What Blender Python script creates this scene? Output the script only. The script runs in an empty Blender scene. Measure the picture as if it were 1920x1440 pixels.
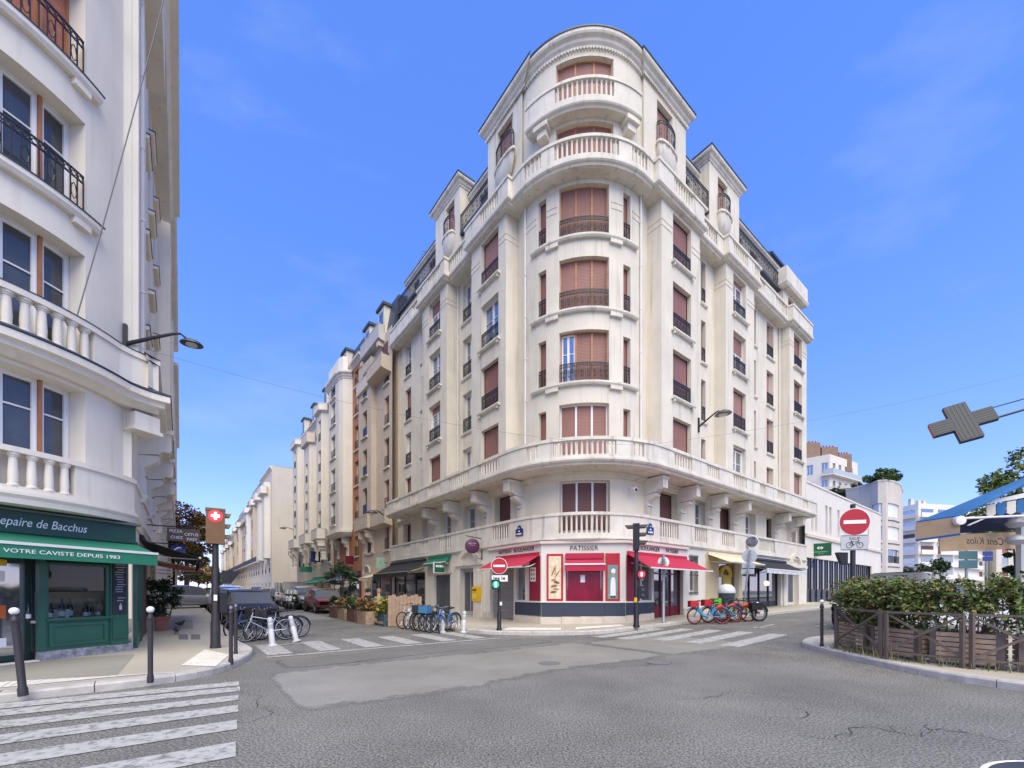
import bpy, bmesh, math, random
from mathutils import Vector, Matrix
random.seed(7)
sc = bpy.context.scene
R = math.radians
# ------------------------------------------------------------------ camera
F, H, CX, HC = 795.0, 1110.0, 960.0, 1.5
cam = bpy.data.cameras.new('camera'); camo = bpy.data.objects.new('camera', cam)
sc.collection.objects.link(camo); sc.camera = camo
cam.sensor_width = 36; cam.lens = 36 * F / 1920; cam.shift_y = (H - 720) / 1920
cam.clip_start = .05; cam.clip_end = 5000
camo.location = (0, 0, HC); camo.rotation_euler = (R(90), 0, 0)
# ------------------------------------------------------------------ sky, sun, exposure
SUN_AZ, SUN_EL = R(169), R(54)      # azimuth clockwise from +Y
w = bpy.data.worlds.new('World'); sc.world = w; w.use_nodes = True
nt = w.node_tree; nt.nodes.clear()
wo = nt.nodes.new('ShaderNodeOutputWorld'); bg = nt.nodes.new('ShaderNodeBackground')
sky = nt.nodes.new('ShaderNodeTexSky'); sky.sky_type = 'NISHITA'; sky.sun_disc = False
sky.sun_elevation = SUN_EL; sky.sun_rotation = SUN_AZ; sky.altitude = 0
sky.air_density = 1.0; sky.dust_density = .15; sky.ozone_density = 3.0
hs = nt.nodes.new('ShaderNodeHueSaturation'); hs.inputs['Saturation'].default_value = 1.38
gm = nt.nodes.new('ShaderNodeGamma'); gm.inputs[1].default_value = .6
# faint high cloud wisps
tc = nt.nodes.new('ShaderNodeTexCoord'); mp = nt.nodes.new('ShaderNodeMapping'); mp.inputs['Scale'].default_value = (1.2, 3.4, 5)
mp.inputs['Rotation'].default_value = (0, 0, .6)
nz = nt.nodes.new('ShaderNodeTexNoise'); nz.inputs['Scale'].default_value = 1.7; nz.inputs['Detail'].default_value = 7; nz.inputs['Roughness'].default_value = .55
cr = nt.nodes.new('ShaderNodeValToRGB'); cr.color_ramp.elements[0].position = .53; cr.color_ramp.elements[1].position = 1.0
cr.color_ramp.elements[1].color = (.5, .5, .5, 1)
mx = nt.nodes.new('ShaderNodeMixRGB'); mx.inputs[2].default_value = (2.6, 3.2, 4.2, 1)
L = nt.links.new
L(tc.outputs['Generated'], mp.inputs[0]); L(mp.outputs[0], nz.inputs['Vector']); L(nz.outputs['Fac'], cr.inputs[0])
tint = nt.nodes.new('ShaderNodeMixRGB'); tint.blend_type = 'MULTIPLY'; tint.inputs[0].default_value = 1; tint.inputs[2].default_value = (2.0, 1.93, 2.6, 1)
L(sky.outputs[0], gm.inputs[0]); L(gm.outputs[0], tint.inputs[1]); L(tint.outputs[0], hs.inputs['Color']); L(cr.outputs[0], mx.inputs[0]); L(hs.outputs[0], mx.inputs[1])
L(mx.outputs[0], bg.inputs[0]); L(bg.outputs[0], wo.inputs[0]); bg.inputs[1].default_value = .15
sd = bpy.data.lights.new('sun', 'SUN'); sd.energy = 3.2; sd.angle = R(64); sd.color = (1, .89, .59)
so = bpy.data.objects.new('sun', sd); sc.collection.objects.link(so)
sv = Vector((math.sin(SUN_AZ) * math.cos(SUN_EL), math.cos(SUN_AZ) * math.cos(SUN_EL), math.sin(SUN_EL)))
so.rotation_euler = (-sv).to_track_quat('-Z', 'Y').to_euler(); so.location = sv * 60
sc.view_settings.view_transform = 'Standard'; sc.view_settings.look = 'None'
sc.view_settings.exposure = .56; sc.view_settings.gamma = 1; sc.view_settings.use_curve_mapping = False
sc.render.engine = 'CYCLES'; sc.cycles.max_bounces = 6; sc.cycles.diffuse_bounces = 3; sc.cycles.transparent_max_bounces = 8
sc.render.resolution_x = 1024; sc.render.resolution_y = 768

# ------------------------------------------------------------------ site coordinates
# u runs along the left facade of the corner block, v along its right facade, origin at its corner
def nrm(a):
    l = math.hypot(*a); return (a[0] / l, a[1] / l)
dL = nrm(((340 - CX) / F, 1)); dR = nrm(((1980 - CX) / F, 1))
_P = ((1093 - CX) / F * 17.4, 17.4)
C0 = (_P[0] - 1.25 * (dL[0] + dR[0]), _P[1] - 1.25 * (dL[1] + dR[1]))
def W(u, v): return (C0[0] + u * dL[0] + v * dR[0], C0[1] + u * dL[1] + v * dR[1])
def UV(x, y):
    a, b = x - C0[0], y - C0[1]; return (a * dL[0] + b * dL[1], a * dR[0] + b * dR[1])
def lin(t, p):
    if t <= p[0][0]: return p[0][1]
    for (a, b), (c, d) in zip(p, p[1:]):
        if t <= c: return b + (d - b) * (t - a) / (c - a)
    return p[-1][1]
PU = [(0, 0), (3, .02), (6., .085), (14, .21), (20, .30), (50, .58), (160, 1.4)]
PV = [(-2, 0), (0, .02), (2.5, .1), (7, .3), (15, .43), (23, .58), (60, 1.2), (120, 1.8)]
def gz(x, y):                       # the streets rise gently away from the crossing
    u, v = UV(x, y); return lin(u, PU) + lin(v, PV)
KB = .13                            # kerb height
def GP(px, py, dz=0):               # photo pixel -> point on the ground
    z = dz
    for i in range(60):
        Y = (HC - min(z, 1.4)) * F / (py - H); p = ((px - CX) / F * Y, Y); z = .5 * z + .5 * (gz(*p) + dz)
    return p
DLA = math.atan2(dL[1], dL[0]); DRA = math.atan2(dR[1], dR[0])

# ------------------------------------------------------------------ objects
col = sc.collection
WL = {}
def prep(o, label=None, cat=None, group=None, kind=None):
    if label: o['label'] = label
    if cat: o['category'] = cat
    if group: o['group'] = group
    if kind: o['kind'] = kind
    return o
def put(o, parent, loc, rz=0, local=False):
    col.objects.link(o); loc = Vector(loc)
    if parent is not None:
        o.parent = parent
        o.location = loc if local else loc - WL[parent]
    else: o.location = loc
    o.rotation_euler.z = rz; WL[o] = loc
    return o
def thing(name, label, cat, loc, group=None, rz=0):
    o = bpy.data.objects.new(name, None); o.empty_display_size = .3
    put(o, None, loc, rz); return prep(o, label, cat, group)
def part_empty(name, parent, loc):
    o = bpy.data.objects.new(name, None); return put(o, parent, loc)
def clone(o, parent=None, loc=None, rz=None, label=None):
    c = o.copy(); col.objects.link(c); c.parent = parent
    if loc is not None: c.location = loc
    if rz is not None: c.rotation_euler.z = rz
    if label: c['label'] = label
    for ch in o.children: clone(ch, c)
    return c
class MB:
    def __init__(s): s.v = []; s.f = []
    def add(s, vs, fs):
        n = len(s.v); s.v += [tuple(p) for p in vs]; s.f += [tuple(i + n for i in f) for f in fs]; return s
    def box(s, x0, x1, y0, y1, z0, z1):
        return s.add([(x0, y0, z0), (x1, y0, z0), (x1, y1, z0), (x0, y1, z0), (x0, y0, z1), (x1, y0, z1), (x1, y1, z1), (x0, y1, z1)], BF)
    def obox(s, c, h, ax=(1, 0, 0), az=(0, 0, 1)):     # oriented box: centre, half sizes, x axis, z axis
        ax = Vector(ax).normalized(); az = Vector(az).normalized(); ay = az.cross(ax).normalized(); az = ax.cross(ay); c = Vector(c)
        return s.add([c + ax * a * h[0] + ay * b * h[1] + az * d * h[2] for d in (-1, 1) for a, b in ((-1, -1), (1, -1), (1, 1), (-1, 1))], BF)
    def bar(s, p, q, w, h=None, up=(0, 0, 1)):
        p = Vector(p); q = Vector(q); d = q - p; h = h or w; up = Vector(up)
        if abs(d.normalized().dot(up)) > .98: up = Vector((1, 0, 0))
        return s.obox((p + q) / 2, (d.length / 2, w / 2, h / 2), d, up)
    def tube(s, pts, r, n=8, cap=True):
        pts = [Vector(p) for p in pts]; rr = r if isinstance(r, (list, tuple)) else [r] * len(pts)
        k = len(s.v); ref = None
        for i, p in enumerate(pts):
            d = (pts[min(i + 1, len(pts) - 1)] - pts[max(i - 1, 0)]).normalized()
            if ref is None: ref = d.orthogonal().normalized()
            a = (ref - d * ref.dot(d)); a = a.normalized() if a.length > 1e-5 else d.orthogonal().normalized()
            ref = a; b = d.cross(a)
            s.v += [tuple(p + (a * math.cos(t) + b * math.sin(t)) * rr[i]) for t in [2 * math.pi * j / n for j in range(n)]]
        for i in range(len(pts) - 1):
            for j in range(n):
                s.f.append((k + i * n + j, k + i * n + (j + 1) % n, k + (i + 1) * n + (j + 1) % n, k + (i + 1) * n + j))
        if cap:
            s.f.append(tuple(k + j for j in range(n))[::-1]); s.f.append(tuple(k + (len(pts) - 1) * n + j for j in range(n)))
        return s
    def lathe(s, prof, n=12, c=(0, 0, 0), axis=None):
        k = len(s.v); M = Matrix.Identity(3)
        if axis is not None: M = Vector(axis).to_track_quat('Z', 'Y').to_matrix()
        c = Vector(c)
        for r, z in prof:
            s.v += [tuple(c + M @ Vector((r * math.cos(t), r * math.sin(t), z))) for t in [2 * math.pi * j / n for j in range(n)]]
        m = len(prof)
        for i in range(m - 1):
            for j in range(n):
                s.f.append((k + i * n + j, k + i * n + (j + 1) % n, k + (i + 1) * n + (j + 1) % n, k + (i + 1) * n + j))
        s.f.append(tuple(k + j for j in range(n))[::-1]); s.f.append(tuple(k + (m - 1) * n + j for j in range(n)))
        return s
    def prism(s, poly, d):               # planar 3d polygon extruded by vector d
        n = len(poly); d = Vector(d)
        a = [Vector(p) for p in poly]
        return s.add(a + [p + d for p in a], [tuple(range(n))[::-1], tuple(range(n, 2 * n))] + [(i, (i + 1) % n, n + (i + 1) % n, n + i) for i in range(n)])
    # ---- shapes laid along a facade path: s along it, o outward, z up
    def sbox(s, P, a, b, o0, o1, z0, z1):
        ss = P.cuts(a, b); k = len(s.v); n = len(ss)
        for t in ss:
            s.v += [P.p(t, o0, z0), P.p(t, o1, z0), P.p(t, o1, z1), P.p(t, o0, z1)]
        for i in range(n - 1):
            for j in range(4):
                s.f.append((k + i * 4 + j, k + i * 4 + (j + 1) % 4, k + i * 4 + 4 + (j + 1) % 4, k + i * 4 + 4 + j))
        s.f += [(k, k + 3, k + 2, k + 1), (k + n * 4 - 4, k + n * 4 - 3, k + n * 4 - 2, k + n * 4 - 1)]
        return s
    def sprof(s, P, a, b, poly):         # profile [(o, z)] swept from s=a to s=b
        ss = P.cuts(a, b); k = len(s.v); n = len(ss); m = len(poly)
        for t in ss: s.v += [P.p(t, o, z) for o, z in poly]
        for i in range(n - 1):
            for j in range(m):
                s.f.append((k + i * m + j, k + i * m + (j + 1) % m, k + i * m + m + (j + 1) % m, k + i * m + m + j))
        s.f += [tuple(k + j for j in range(m))[::-1], tuple(k + (n - 1) * m + j for j in range(m))]
        return s
    def wall(s, P, a, b, z0, z1, op=(), depth=.25, o=0):
        op = [q for q in op if q[1] > a and q[0] < b]
        ss = sorted(set([round(t, 4) for t in P.cuts(a, b)] + [round(max(a, min(b, q[i])), 4) for q in op for i in (0, 1)]))
        zs = sorted(set([z0, z1] + [q[i] for q in op for i in (2, 3)]))
        for i in range(len(ss) - 1):
            sm = (ss[i] + ss[i + 1]) / 2
            run = None
            for j in range(len(zs) - 1):
                zm = (zs[j] + zs[j + 1]) / 2
                hole = any(q[0] < sm < q[1] and q[2] < zm < q[3] for q in op)
                if hole: continue
                s.add([P.p(ss[i], o, zs[j]), P.p(ss[i + 1], o, zs[j]), P.p(ss[i + 1], o, zs[j + 1]), P.p(ss[i], o, zs[j + 1])], [(0, 1, 2, 3)])
        for q in op:
            c = [t for t in P.cuts(q[0], q[1])]
            for t0, t1 in zip(c, c[1:]):
                for zz in (q[2], q[3]):
                    s.add([P.p(t0, o, zz), P.p(t1, o, zz), P.p(t1, o - depth, zz), P.p(t0, o - depth, zz)], [(0, 1, 2, 3)])
            for t in (q[0], q[1]):
                s.add([P.p(t, o, q[2]), P.p(t, o, q[3]), P.p(t, o - depth, q[3]), P.p(t, o - depth, q[2])], [(0, 1, 2, 3)])
        return s
    def mesh(s, name, m, smooth=False, fix=True):
        me = bpy.data.meshes.new(name); me.from_pydata(s.v, [], s.f)
        if fix:
            bm = bmesh.new(); bm.from_mesh(me); bmesh.ops.remove_doubles(bm, verts=bm.verts, dist=1e-5)
            bmesh.ops.recalc_face_normals(bm, faces=bm.faces); bm.to_mesh(me); bm.free()
        if m is not None: me.materials.append(m)
        if smooth:
            me.polygons.foreach_set('use_smooth', [True] * len(me.polygons))
            try: me.set_sharp_from_angle(angle=R(38))
            except Exception: pass
        return me
    def build(s, name, m, parent=None, smooth=False, local=False, fix=True):
        if local:                         # parent-local coordinates
            return put(bpy.data.objects.new(name, s.mesh(name, m, smooth, fix)), parent, (0, 0, 0), 0, True)
        xs = [p[0] for p in s.v]; ys = [p[1] for p in s.v]; z = min(p[2] for p in s.v)
        c = ((min(xs) + max(xs)) / 2, (min(ys) + max(ys)) / 2, z)
        s.v = [(p[0] - c[0], p[1] - c[1], p[2] - c[2]) for p in s.v]
        return put(bpy.data.objects.new(name, s.mesh(name, m, smooth, fix)), parent, c)
BF = [(3, 2, 1, 0), (4, 5, 6, 7), (0, 1, 5, 4), (1, 2, 6, 5), (2, 3, 7, 6), (3, 0, 4, 7)]
class Path:                               # left to right as seen from the street; outward is to the right of travel
    def __init__(s, pts, uvp=True):
        s.pts = [W(*p) if uvp else tuple(p) for p in pts]
        s.S = [0]
        for p, q in zip(s.pts, s.pts[1:]): s.S.append(s.S[-1] + math.hypot(q[0] - p[0], q[1] - p[1]))
        s.L = s.S[-1]; s.N = []
        ns = [nrm((q[1] - p[1], -(q[0] - p[0]))) for p, q in zip(s.pts, s.pts[1:])]
        for i in range(len(s.pts)):
            a = ns[max(i - 1, 0)]; b = ns[min(i, len(ns) - 1)]
            k = 1 + a[0] * b[0] + a[1] * b[1]; k = max(k, .2)
            s.N.append(((a[0] + b[0]) / k, (a[1] + b[1]) / k))
        s.ns = ns
    def seg(s, t):
        for i in range(len(s.pts) - 1):
            if t <= s.S[i + 1] + 1e-9: return i
        return len(s.pts) - 2
    def p(s, t, o, z):
        i = s.seg(t); k = (t - s.S[i]) / max(s.S[i + 1] - s.S[i], 1e-9)
        a, b = s.pts[i], s.pts[i + 1]; m, n = s.N[i], s.N[i + 1]
        return (a[0] + (b[0] - a[0]) * k + o * (m[0] + (n[0] - m[0]) * k), a[1] + (b[1] - a[1]) * k + o * (m[1] + (n[1] - m[1]) * k), z)
    def tan(s, t):
        i = s.seg(t); n = s.ns[i]; return (-n[1], n[0])
    def nor(s, t): return s.ns[s.seg(t)]
    def cuts(s, a, b): return [a] + [t for t in s.S if a + 1e-4 < t < b - 1e-4] + [b]
    def px(s, x, o=0, lo=0):              # s where the photo column x meets the path
        f = lambda t: CX + F * s.p(t, o, 0)[0] / max(s.p(t, o, 0)[1], .01) - x
        n = 400; pt = lo; pf = f(lo)
        for i in range(1, n + 1):
            t = lo + (s.L - lo) * i / n; g = f(t)
            if pf <= 0 <= g or pf >= 0 >= g: return pt + (t - pt) * (0 if g == pf else -pf / (g - pf))
            pt, pf = t, g
        return 0 if abs(f(0)) < abs(f(s.L)) else s.L
def arc(cu, cv, r, a0, a1, n=28): return [(cu + r * math.cos(R(a0 + (a1 - a0) * i / n)), cv + r * math.sin(R(a0 + (a1 - a0) * i / n))) for i in range(n + 1)]

# ------------------------------------------------------------------ materials
MT = {}
def mat(name, c, rough=.7, metal=0, var=.0, vs=1.5, bump=0, bs=60, streak=0, spec=None, emit=0, coat=0):
    if name in MT: return MT[name]
    m = bpy.data.materials.new(name); m.use_nodes = True; MT[name] = m
    t = m.node_tree; b = t.nodes['Principled BSDF']; b.inputs['Roughness'].default_value = rough; b.inputs['Metallic'].default_value = metal
    if spec is not None: b.inputs['Specular IOR Level'].default_value = spec
    if coat: b.inputs['Coat Weight'].default_value = coat; b.inputs['Coat Roughness'].default_value = .05
    b.inputs['Base Color'].default_value = (*c, 1)
    if emit: b.inputs['Emission Color'].default_value = (*c, 1); b.inputs['Emission Strength'].default_value = emit
    geo = t.nodes.new('ShaderNodeNewGeometry'); colo = None
    if var:
        n = t.nodes.new('ShaderNodeTexNoise'); n.inputs['Scale'].default_value = vs; n.inputs['Detail'].default_value = 6; n.inputs['Roughness'].default_value = .6
        t.links.new(geo.outputs['Position'], n.inputs['Vector'])
        r = t.nodes.new('ShaderNodeValToRGB'); r.color_ramp.elements[0].position = .28; r.color_ramp.elements[1].position = .72
        r.color_ramp.elements[0].color = (*[max(0, x * (1 - var)) for x in c], 1); r.color_ramp.elements[1].color = (*[min(1, x * (1 + var)) for x in c], 1)
        t.links.new(n.outputs['Fac'], r.inputs[0]); colo = r.outputs[0]
    if streak:
        mp = t.nodes.new('ShaderNodeMapping'); mp.inputs['Scale'].default_value = (2.6, 2.6, .16); t.links.new(geo.outputs['Position'], mp.inputs[0])
        n = t.nodes.new('ShaderNodeTexNoise'); n.inputs['Scale'].default_value = 1.6; n.inputs['Detail'].default_value = 5; t.links.new(mp.outputs[0], n.inputs['Vector'])
        r = t.nodes.new('ShaderNodeValToRGB'); r.color_ramp.elements[0].position = .56; r.color_ramp.elements[1].position = .78
        r.color_ramp.elements[0].color = (0, 0, 0, 1); r.color_ramp.elements[1].color = (streak, streak, streak, 1)
        t.links.new(n.outputs['Fac'], r.inputs[0])
        x = t.nodes.new('ShaderNodeMixRGB'); x.inputs[1].default_value = (*c, 1); x.inputs[2].default_value = (c[0] * .42, c[1] * .41, c[2] * .4, 1)
        t.links.new(r.outputs[0], x.inputs[0])
        if colo: t.links.new(colo, x.inputs[1])
        colo = x.outputs[0]
    if colo: t.links.new(colo, b.inputs['Base Color'])
    if bump:
        n = t.nodes.new('ShaderNodeTexNoise'); n.inputs['Scale'].default_value = bs; n.inputs['Detail'].default_value = 3
        t.links.new(geo.outputs['Position'], n.inputs['Vector'])
        q = t.nodes.new('ShaderNodeBump'); q.inputs['Strength'].default_value = bump; q.inputs['Distance'].default_value = .02
        t.links.new(n.outputs['Fac'], q.inputs['Height']); t.links.new(q.outputs[0], b.inputs['Normal'])
    return m
STUC = mat('cream_stucco', (.71, .65, .525), .85, var=.1, vs=.7, bump=.15, bs=90, streak=.5)
STUC2 = mat('cream_trim', (.70, .65, .545), .8, var=.14, vs=1.3, bump=.12, bs=70, streak=.72)
ENTR = mat('warm_cream_wall', (.78, .69, .53), .85, var=.05, vs=.8, bump=.15, bs=90, streak=.2)
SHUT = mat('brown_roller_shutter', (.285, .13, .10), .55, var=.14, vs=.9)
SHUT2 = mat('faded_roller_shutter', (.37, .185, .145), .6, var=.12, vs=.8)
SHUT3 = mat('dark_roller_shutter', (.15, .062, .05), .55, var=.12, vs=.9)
WOODM = mat('orange_wood_mullion', (.40, .17, .07), .5, var=.2, vs=4)
WFRAME = mat('white_window_frame', (.78, .77, .75), .45, var=.04)
IRON = mat('black_wrought_iron', (.018, .019, .024), .45, var=.2, vs=3)
ZINC = mat('dark_zinc_roof', (.06, .075, .09), .45, .4, var=.2, vs=2)
GLASS = mat('window_glass', (.05, .06, .075), .04, var=.35, vs=.6, spec=1.0); GLASS.node_tree.nodes['Principled BSDF'].inputs['IOR'].default_value = 2.5
GLASS2 = mat('dark_window_glass', (.06, .065, .07), .05, var=.4, vs=1.2, spec=.7)
DARK = mat('dark_interior', (.012, .012, .014), .8)
PIPE = mat('cream_pipe', (.74, .72, .68), .6, var=.05)
# roller shutters: fine horizontal lath lines
for m_ in (SHUT, SHUT2, SHUT3):
    t = m_.node_tree; g = t.nodes.new('ShaderNodeNewGeometry'); wv = t.nodes.new('ShaderNodeTexWave'); wv.bands_direction = 'Z'
    wv.inputs['Scale'].default_value = 5.2; t.links.new(g.outputs['Position'], wv.inputs['Vector'])
    q = t.nodes.new('ShaderNodeBump'); q.inputs['Strength'].default_value = .5; q.inputs['Distance'].default_value = .012
    t.links.new(wv.outputs['Fac'], q.inputs['Height']); t.links.new(q.outputs[0], t.nodes['Principled BSDF'].inputs['Normal'])
def thin_glass(name, tint=(.9, .95, .95)):
    m = bpy.data.materials.new(name); m.use_nodes = True; t = m.node_tree; t.nodes.clear()
    o = t.nodes.new('ShaderNodeOutputMaterial'); mx = t.nodes.new('ShaderNodeMixShader'); a = t.nodes.new('ShaderNodeBsdfTransparent'); g = t.nodes.new('ShaderNodeBsdfGlossy')
    a.inputs[0].default_value = (*tint, 1); g.inputs['Roughness'].default_value = .02; fr = t.nodes.new('ShaderNodeFresnel'); fr.inputs[0].default_value = 1.38
    t.links.new(fr.outputs[0], mx.inputs[0]); t.links.new(a.outputs[0], mx.inputs[1]); t.links.new(g.outputs[0], mx.inputs[2]); t.links.new(mx.outputs[0], o.inputs[0])
    return m
SHOPGLASS = thin_glass('shop_glass', (.82, .86, .85))

def text(name, body, m, parent, org, ex, size, align='CENTER', ext=.004, ez=(0, 0, 1), sx=1, local=False, shear=0):
    cu = bpy.data.curves.new(name, 'FONT'); cu.body = body; cu.size = size; cu.extrude = ext; cu.align_x = align; cu.align_y = 'CENTER'; cu.shear = shear
    cu.resolution_u = 3
    o = bpy.data.objects.new(name, cu); col.objects.link(o); dg = bpy.context.evaluated_depsgraph_get()
    me = bpy.data.meshes.new_from_object(o.evaluated_get(dg)); bpy.data.objects.remove(o)
    X = Vector((*ex, 0) if len(ex) == 2 else ex).normalized(); Z = Vector(ez).normalized(); N = X.cross(Z)
    M = Matrix((X * sx, Z, N)).transposed(); me.transform(M.to_4x4()); me.materials.clear(); me.materials.append(m)
    return put(bpy.data.objects.new(name, me), parent, org, 0, local)

def marks(parent, org, ex, rects, m):      # writing too small to read in the photograph: blocks of its size and place
    X = Vector((ex[0], ex[1], 0)).normalized(); o = Vector(org); mb = MB()
    for x0, x1, z0, z1 in rects: mb.obox(o + X * (x0 + x1) / 2 + Vector((0, 0, (z0 + z1) / 2)), ((x1 - x0) / 2, .0015, (z1 - z0) / 2), X)
    return mb.build('lettering', m, parent)
# ================================================================== GROUND
def asphalt(name, lo, hi, sc_, big=.12, rough=.75, bump=.5, spec=.3):
    m = bpy.data.materials.new(name); m.use_nodes = True; t = m.node_tree; b = t.nodes['Principled BSDF']; b.inputs['Roughness'].default_value = rough
    b.inputs['Specular IOR Level'].default_value = spec
    g = t.nodes.new('ShaderNodeNewGeometry'); n = t.nodes.new('ShaderNodeTexNoise'); n.inputs['Scale'].default_value = sc_; n.inputs['Detail'].default_value = 4; n.inputs['Roughness'].default_value = .75
    t.links.new(g.outputs['Position'], n.inputs['Vector'])
    r = t.nodes.new('ShaderNodeValToRGB'); e = r.color_ramp.elements; e[0].position = .36; e[1].position = .66; e[0].color = (*lo, 1); e[1].color = (*hi, 1)
    t.links.new(n.outputs['Fac'], r.inputs[0])
    k = t.nodes.new('ShaderNodeTexNoise'); k.inputs['Scale'].default_value = .55; k.inputs['Detail'].default_value = 7; k.inputs['Roughness'].default_value = .62; t.links.new(g.outputs['Position'], k.inputs['Vector'])
    r2 = t.nodes.new('ShaderNodeValToRGB'); e = r2.color_ramp.elements; e[0].position = .3; e[1].position = .7; e[0].color = (1 - big * 2, 1 - big * 2, 1 - big * 2, 1); e[1].color = (1, 1, 1, 1); t.links.new(k.outputs['Fac'], r2.inputs[0])
    x = t.nodes.new('ShaderNodeMixRGB'); x.blend_type = 'MULTIPLY'; x.inputs[0].default_value = 1; t.links.new(r.outputs[0], x.inputs[1]); t.links.new(r2.outputs[0], x.inputs[2])
    t.links.new(x.outputs[0], b.inputs['Base Color'])
    q = t.nodes.new('ShaderNodeBump'); q.inputs['Strength'].default_value = bump; q.inputs['Distance'].default_value = .008; t.links.new(n.outputs['Fac'], q.inputs['Height']); t.links.new(q.outputs[0], b.inputs['Normal'])
    return m
ASPH = asphalt('coarse_asphalt', (.016, .0156, .014), (.455, .44, .386), 44, .2, .75, .3)
ASPH2 = asphalt('smooth_worn_asphalt', (0.235, 0.226, 0.192), (0.385, 0.368, 0.313), 55, .16, .55, .2, .45)
ASPH3 = asphalt('dark_asphalt_patch', (0.13, 0.127, 0.11), (0.26, 0.252, 0.221), 50, .12, .75, .3)
feather_ = 1
PAVE = asphalt('pavement_asphalt', (0.42, 0.381, 0.297), (0.58, 0.535, 0.423), 45, .10, .7, .2)
PAVE2 = asphalt('pavement_asphalt_repair', (0.27, 0.257, 0.211), (0.38, 0.361, 0.297), 50, .08, .75, .2)
KERB = mat('granite_kerb', (.48, .45, .40), .75, var=.2, vs=5, bump=.3, bs=80)
TACT = mat('pale_tactile_paving', (.72, .68, .6), .8, var=.12, vs=3, bump=.2)
CRACK = mat('crack_filler', (.04, .04, .042), .9)
def feather(m):                     # ragged worn edges: surface breaks up towards the strip's border
    t = m.node_tree; b = t.nodes['Principled BSDF']; out = [n for n in t.nodes if n.type == 'OUTPUT_MATERIAL'][0]
    at = t.nodes.new('ShaderNodeAttribute'); at.attribute_name = 'edge'; g = t.nodes.new('ShaderNodeNewGeometry'); n = t.nodes.new('ShaderNodeTexNoise'); n.inputs['Scale'].default_value = 5; n.inputs['Detail'].default_value = 8; n.inputs['Roughness'].default_value = .7
    t.links.new(g.outputs['Position'], n.inputs['Vector']); ad = t.nodes.new('ShaderNodeMath'); t.links.new(at.outputs['Fac'], ad.inputs[0]); t.links.new(n.outputs['Fac'], ad.inputs[1])
    mr = t.nodes.new('ShaderNodeMapRange'); mr.inputs[1].default_value = .72; mr.inputs[2].default_value = 1.12; t.links.new(ad.outputs[0], mr.inputs[0])
    tr = t.nodes.new('ShaderNodeBsdfTransparent'); mx = t.nodes.new('ShaderNodeMixShader'); t.links.new(mr.outputs[0], mx.inputs[0]); t.links.new(tr.outputs[0], mx.inputs[1]); t.links.new(b.outputs[0], mx.inputs[2]); t.links.new(mx.outputs[0], out.inputs[0])
def paint(name, c):
    m = bpy.data.materials.new(name); m.use_nodes = True; t = m.node_tree; b = t.nodes['Principled BSDF']; b.inputs['Roughness'].default_value = .7
    g = t.nodes.new('ShaderNodeNewGeometry'); n = t.nodes.new('ShaderNodeTexNoise'); n.inputs['Scale'].default_value = 9; n.inputs['Detail'].default_value = 9; n.inputs['Roughness'].default_value = .72
    t.links.new(g.outputs['Position'], n.inputs['Vector'])
    r = t.nodes.new('ShaderNodeValToRGB'); e = r.color_ramp.elements; e[0].position = .40; e[1].position = .49; e[0].color = (.2, .197, .18, 1); e[1].color = (*c, 1)
    e2 = r.color_ramp.elements.new(.62); e2.color = (c[0] * 1.13, c[1] * 1.13, c[2] * 1.12, 1)
    t.links.new(n.outputs['Fac'], r.inputs[0]); t.links.new(r.outputs[0], b.inputs['Base Color']); return m
PAINT = paint('worn_white_road_paint', (.42, .41, .375))
PAINT2 = paint('faded_road_paint', (.40, .39, .365))

def frange(a, b, st):
    n = max(1, int(round((b - a) / st))); return [a + (b - a) * i / n for i in range(n + 1)]
us = [-2500, -800, -200, -90] + frange(-40, 24, 1) + frange(27, 60, 3) + [80, 110, 160, 300, 1000, 2500]
vs = [-2500, -800, -200, -90] + frange(-40, 26, 1) + frange(29, 60, 3) + [90, 120, 200, 600, 2500]
us = sorted(set(us + [p[0] for p in PU])); vs = sorted(set(vs + [p[0] for p in PV]))
m_ = MB()
for a in us:
    for b in vs:
        x, y = W(a, b); m_.v.append((x, y, gz(x, y)))
nv = len(vs)
for i in range(len(us) - 1):
    for j in range(nv - 1): m_.f.append((i * nv + j, (i + 1) * nv + j, (i + 1) * nv + j + 1, i * nv + j + 1))
me_ = m_.mesh('road', ASPH, True); o_ = bpy.data.objects.new('road', me_); put(o_, None, (0, 0, 0)); prep(o_, kind='structure', label='coarse grey asphalt of the crossing and its streets')

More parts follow.
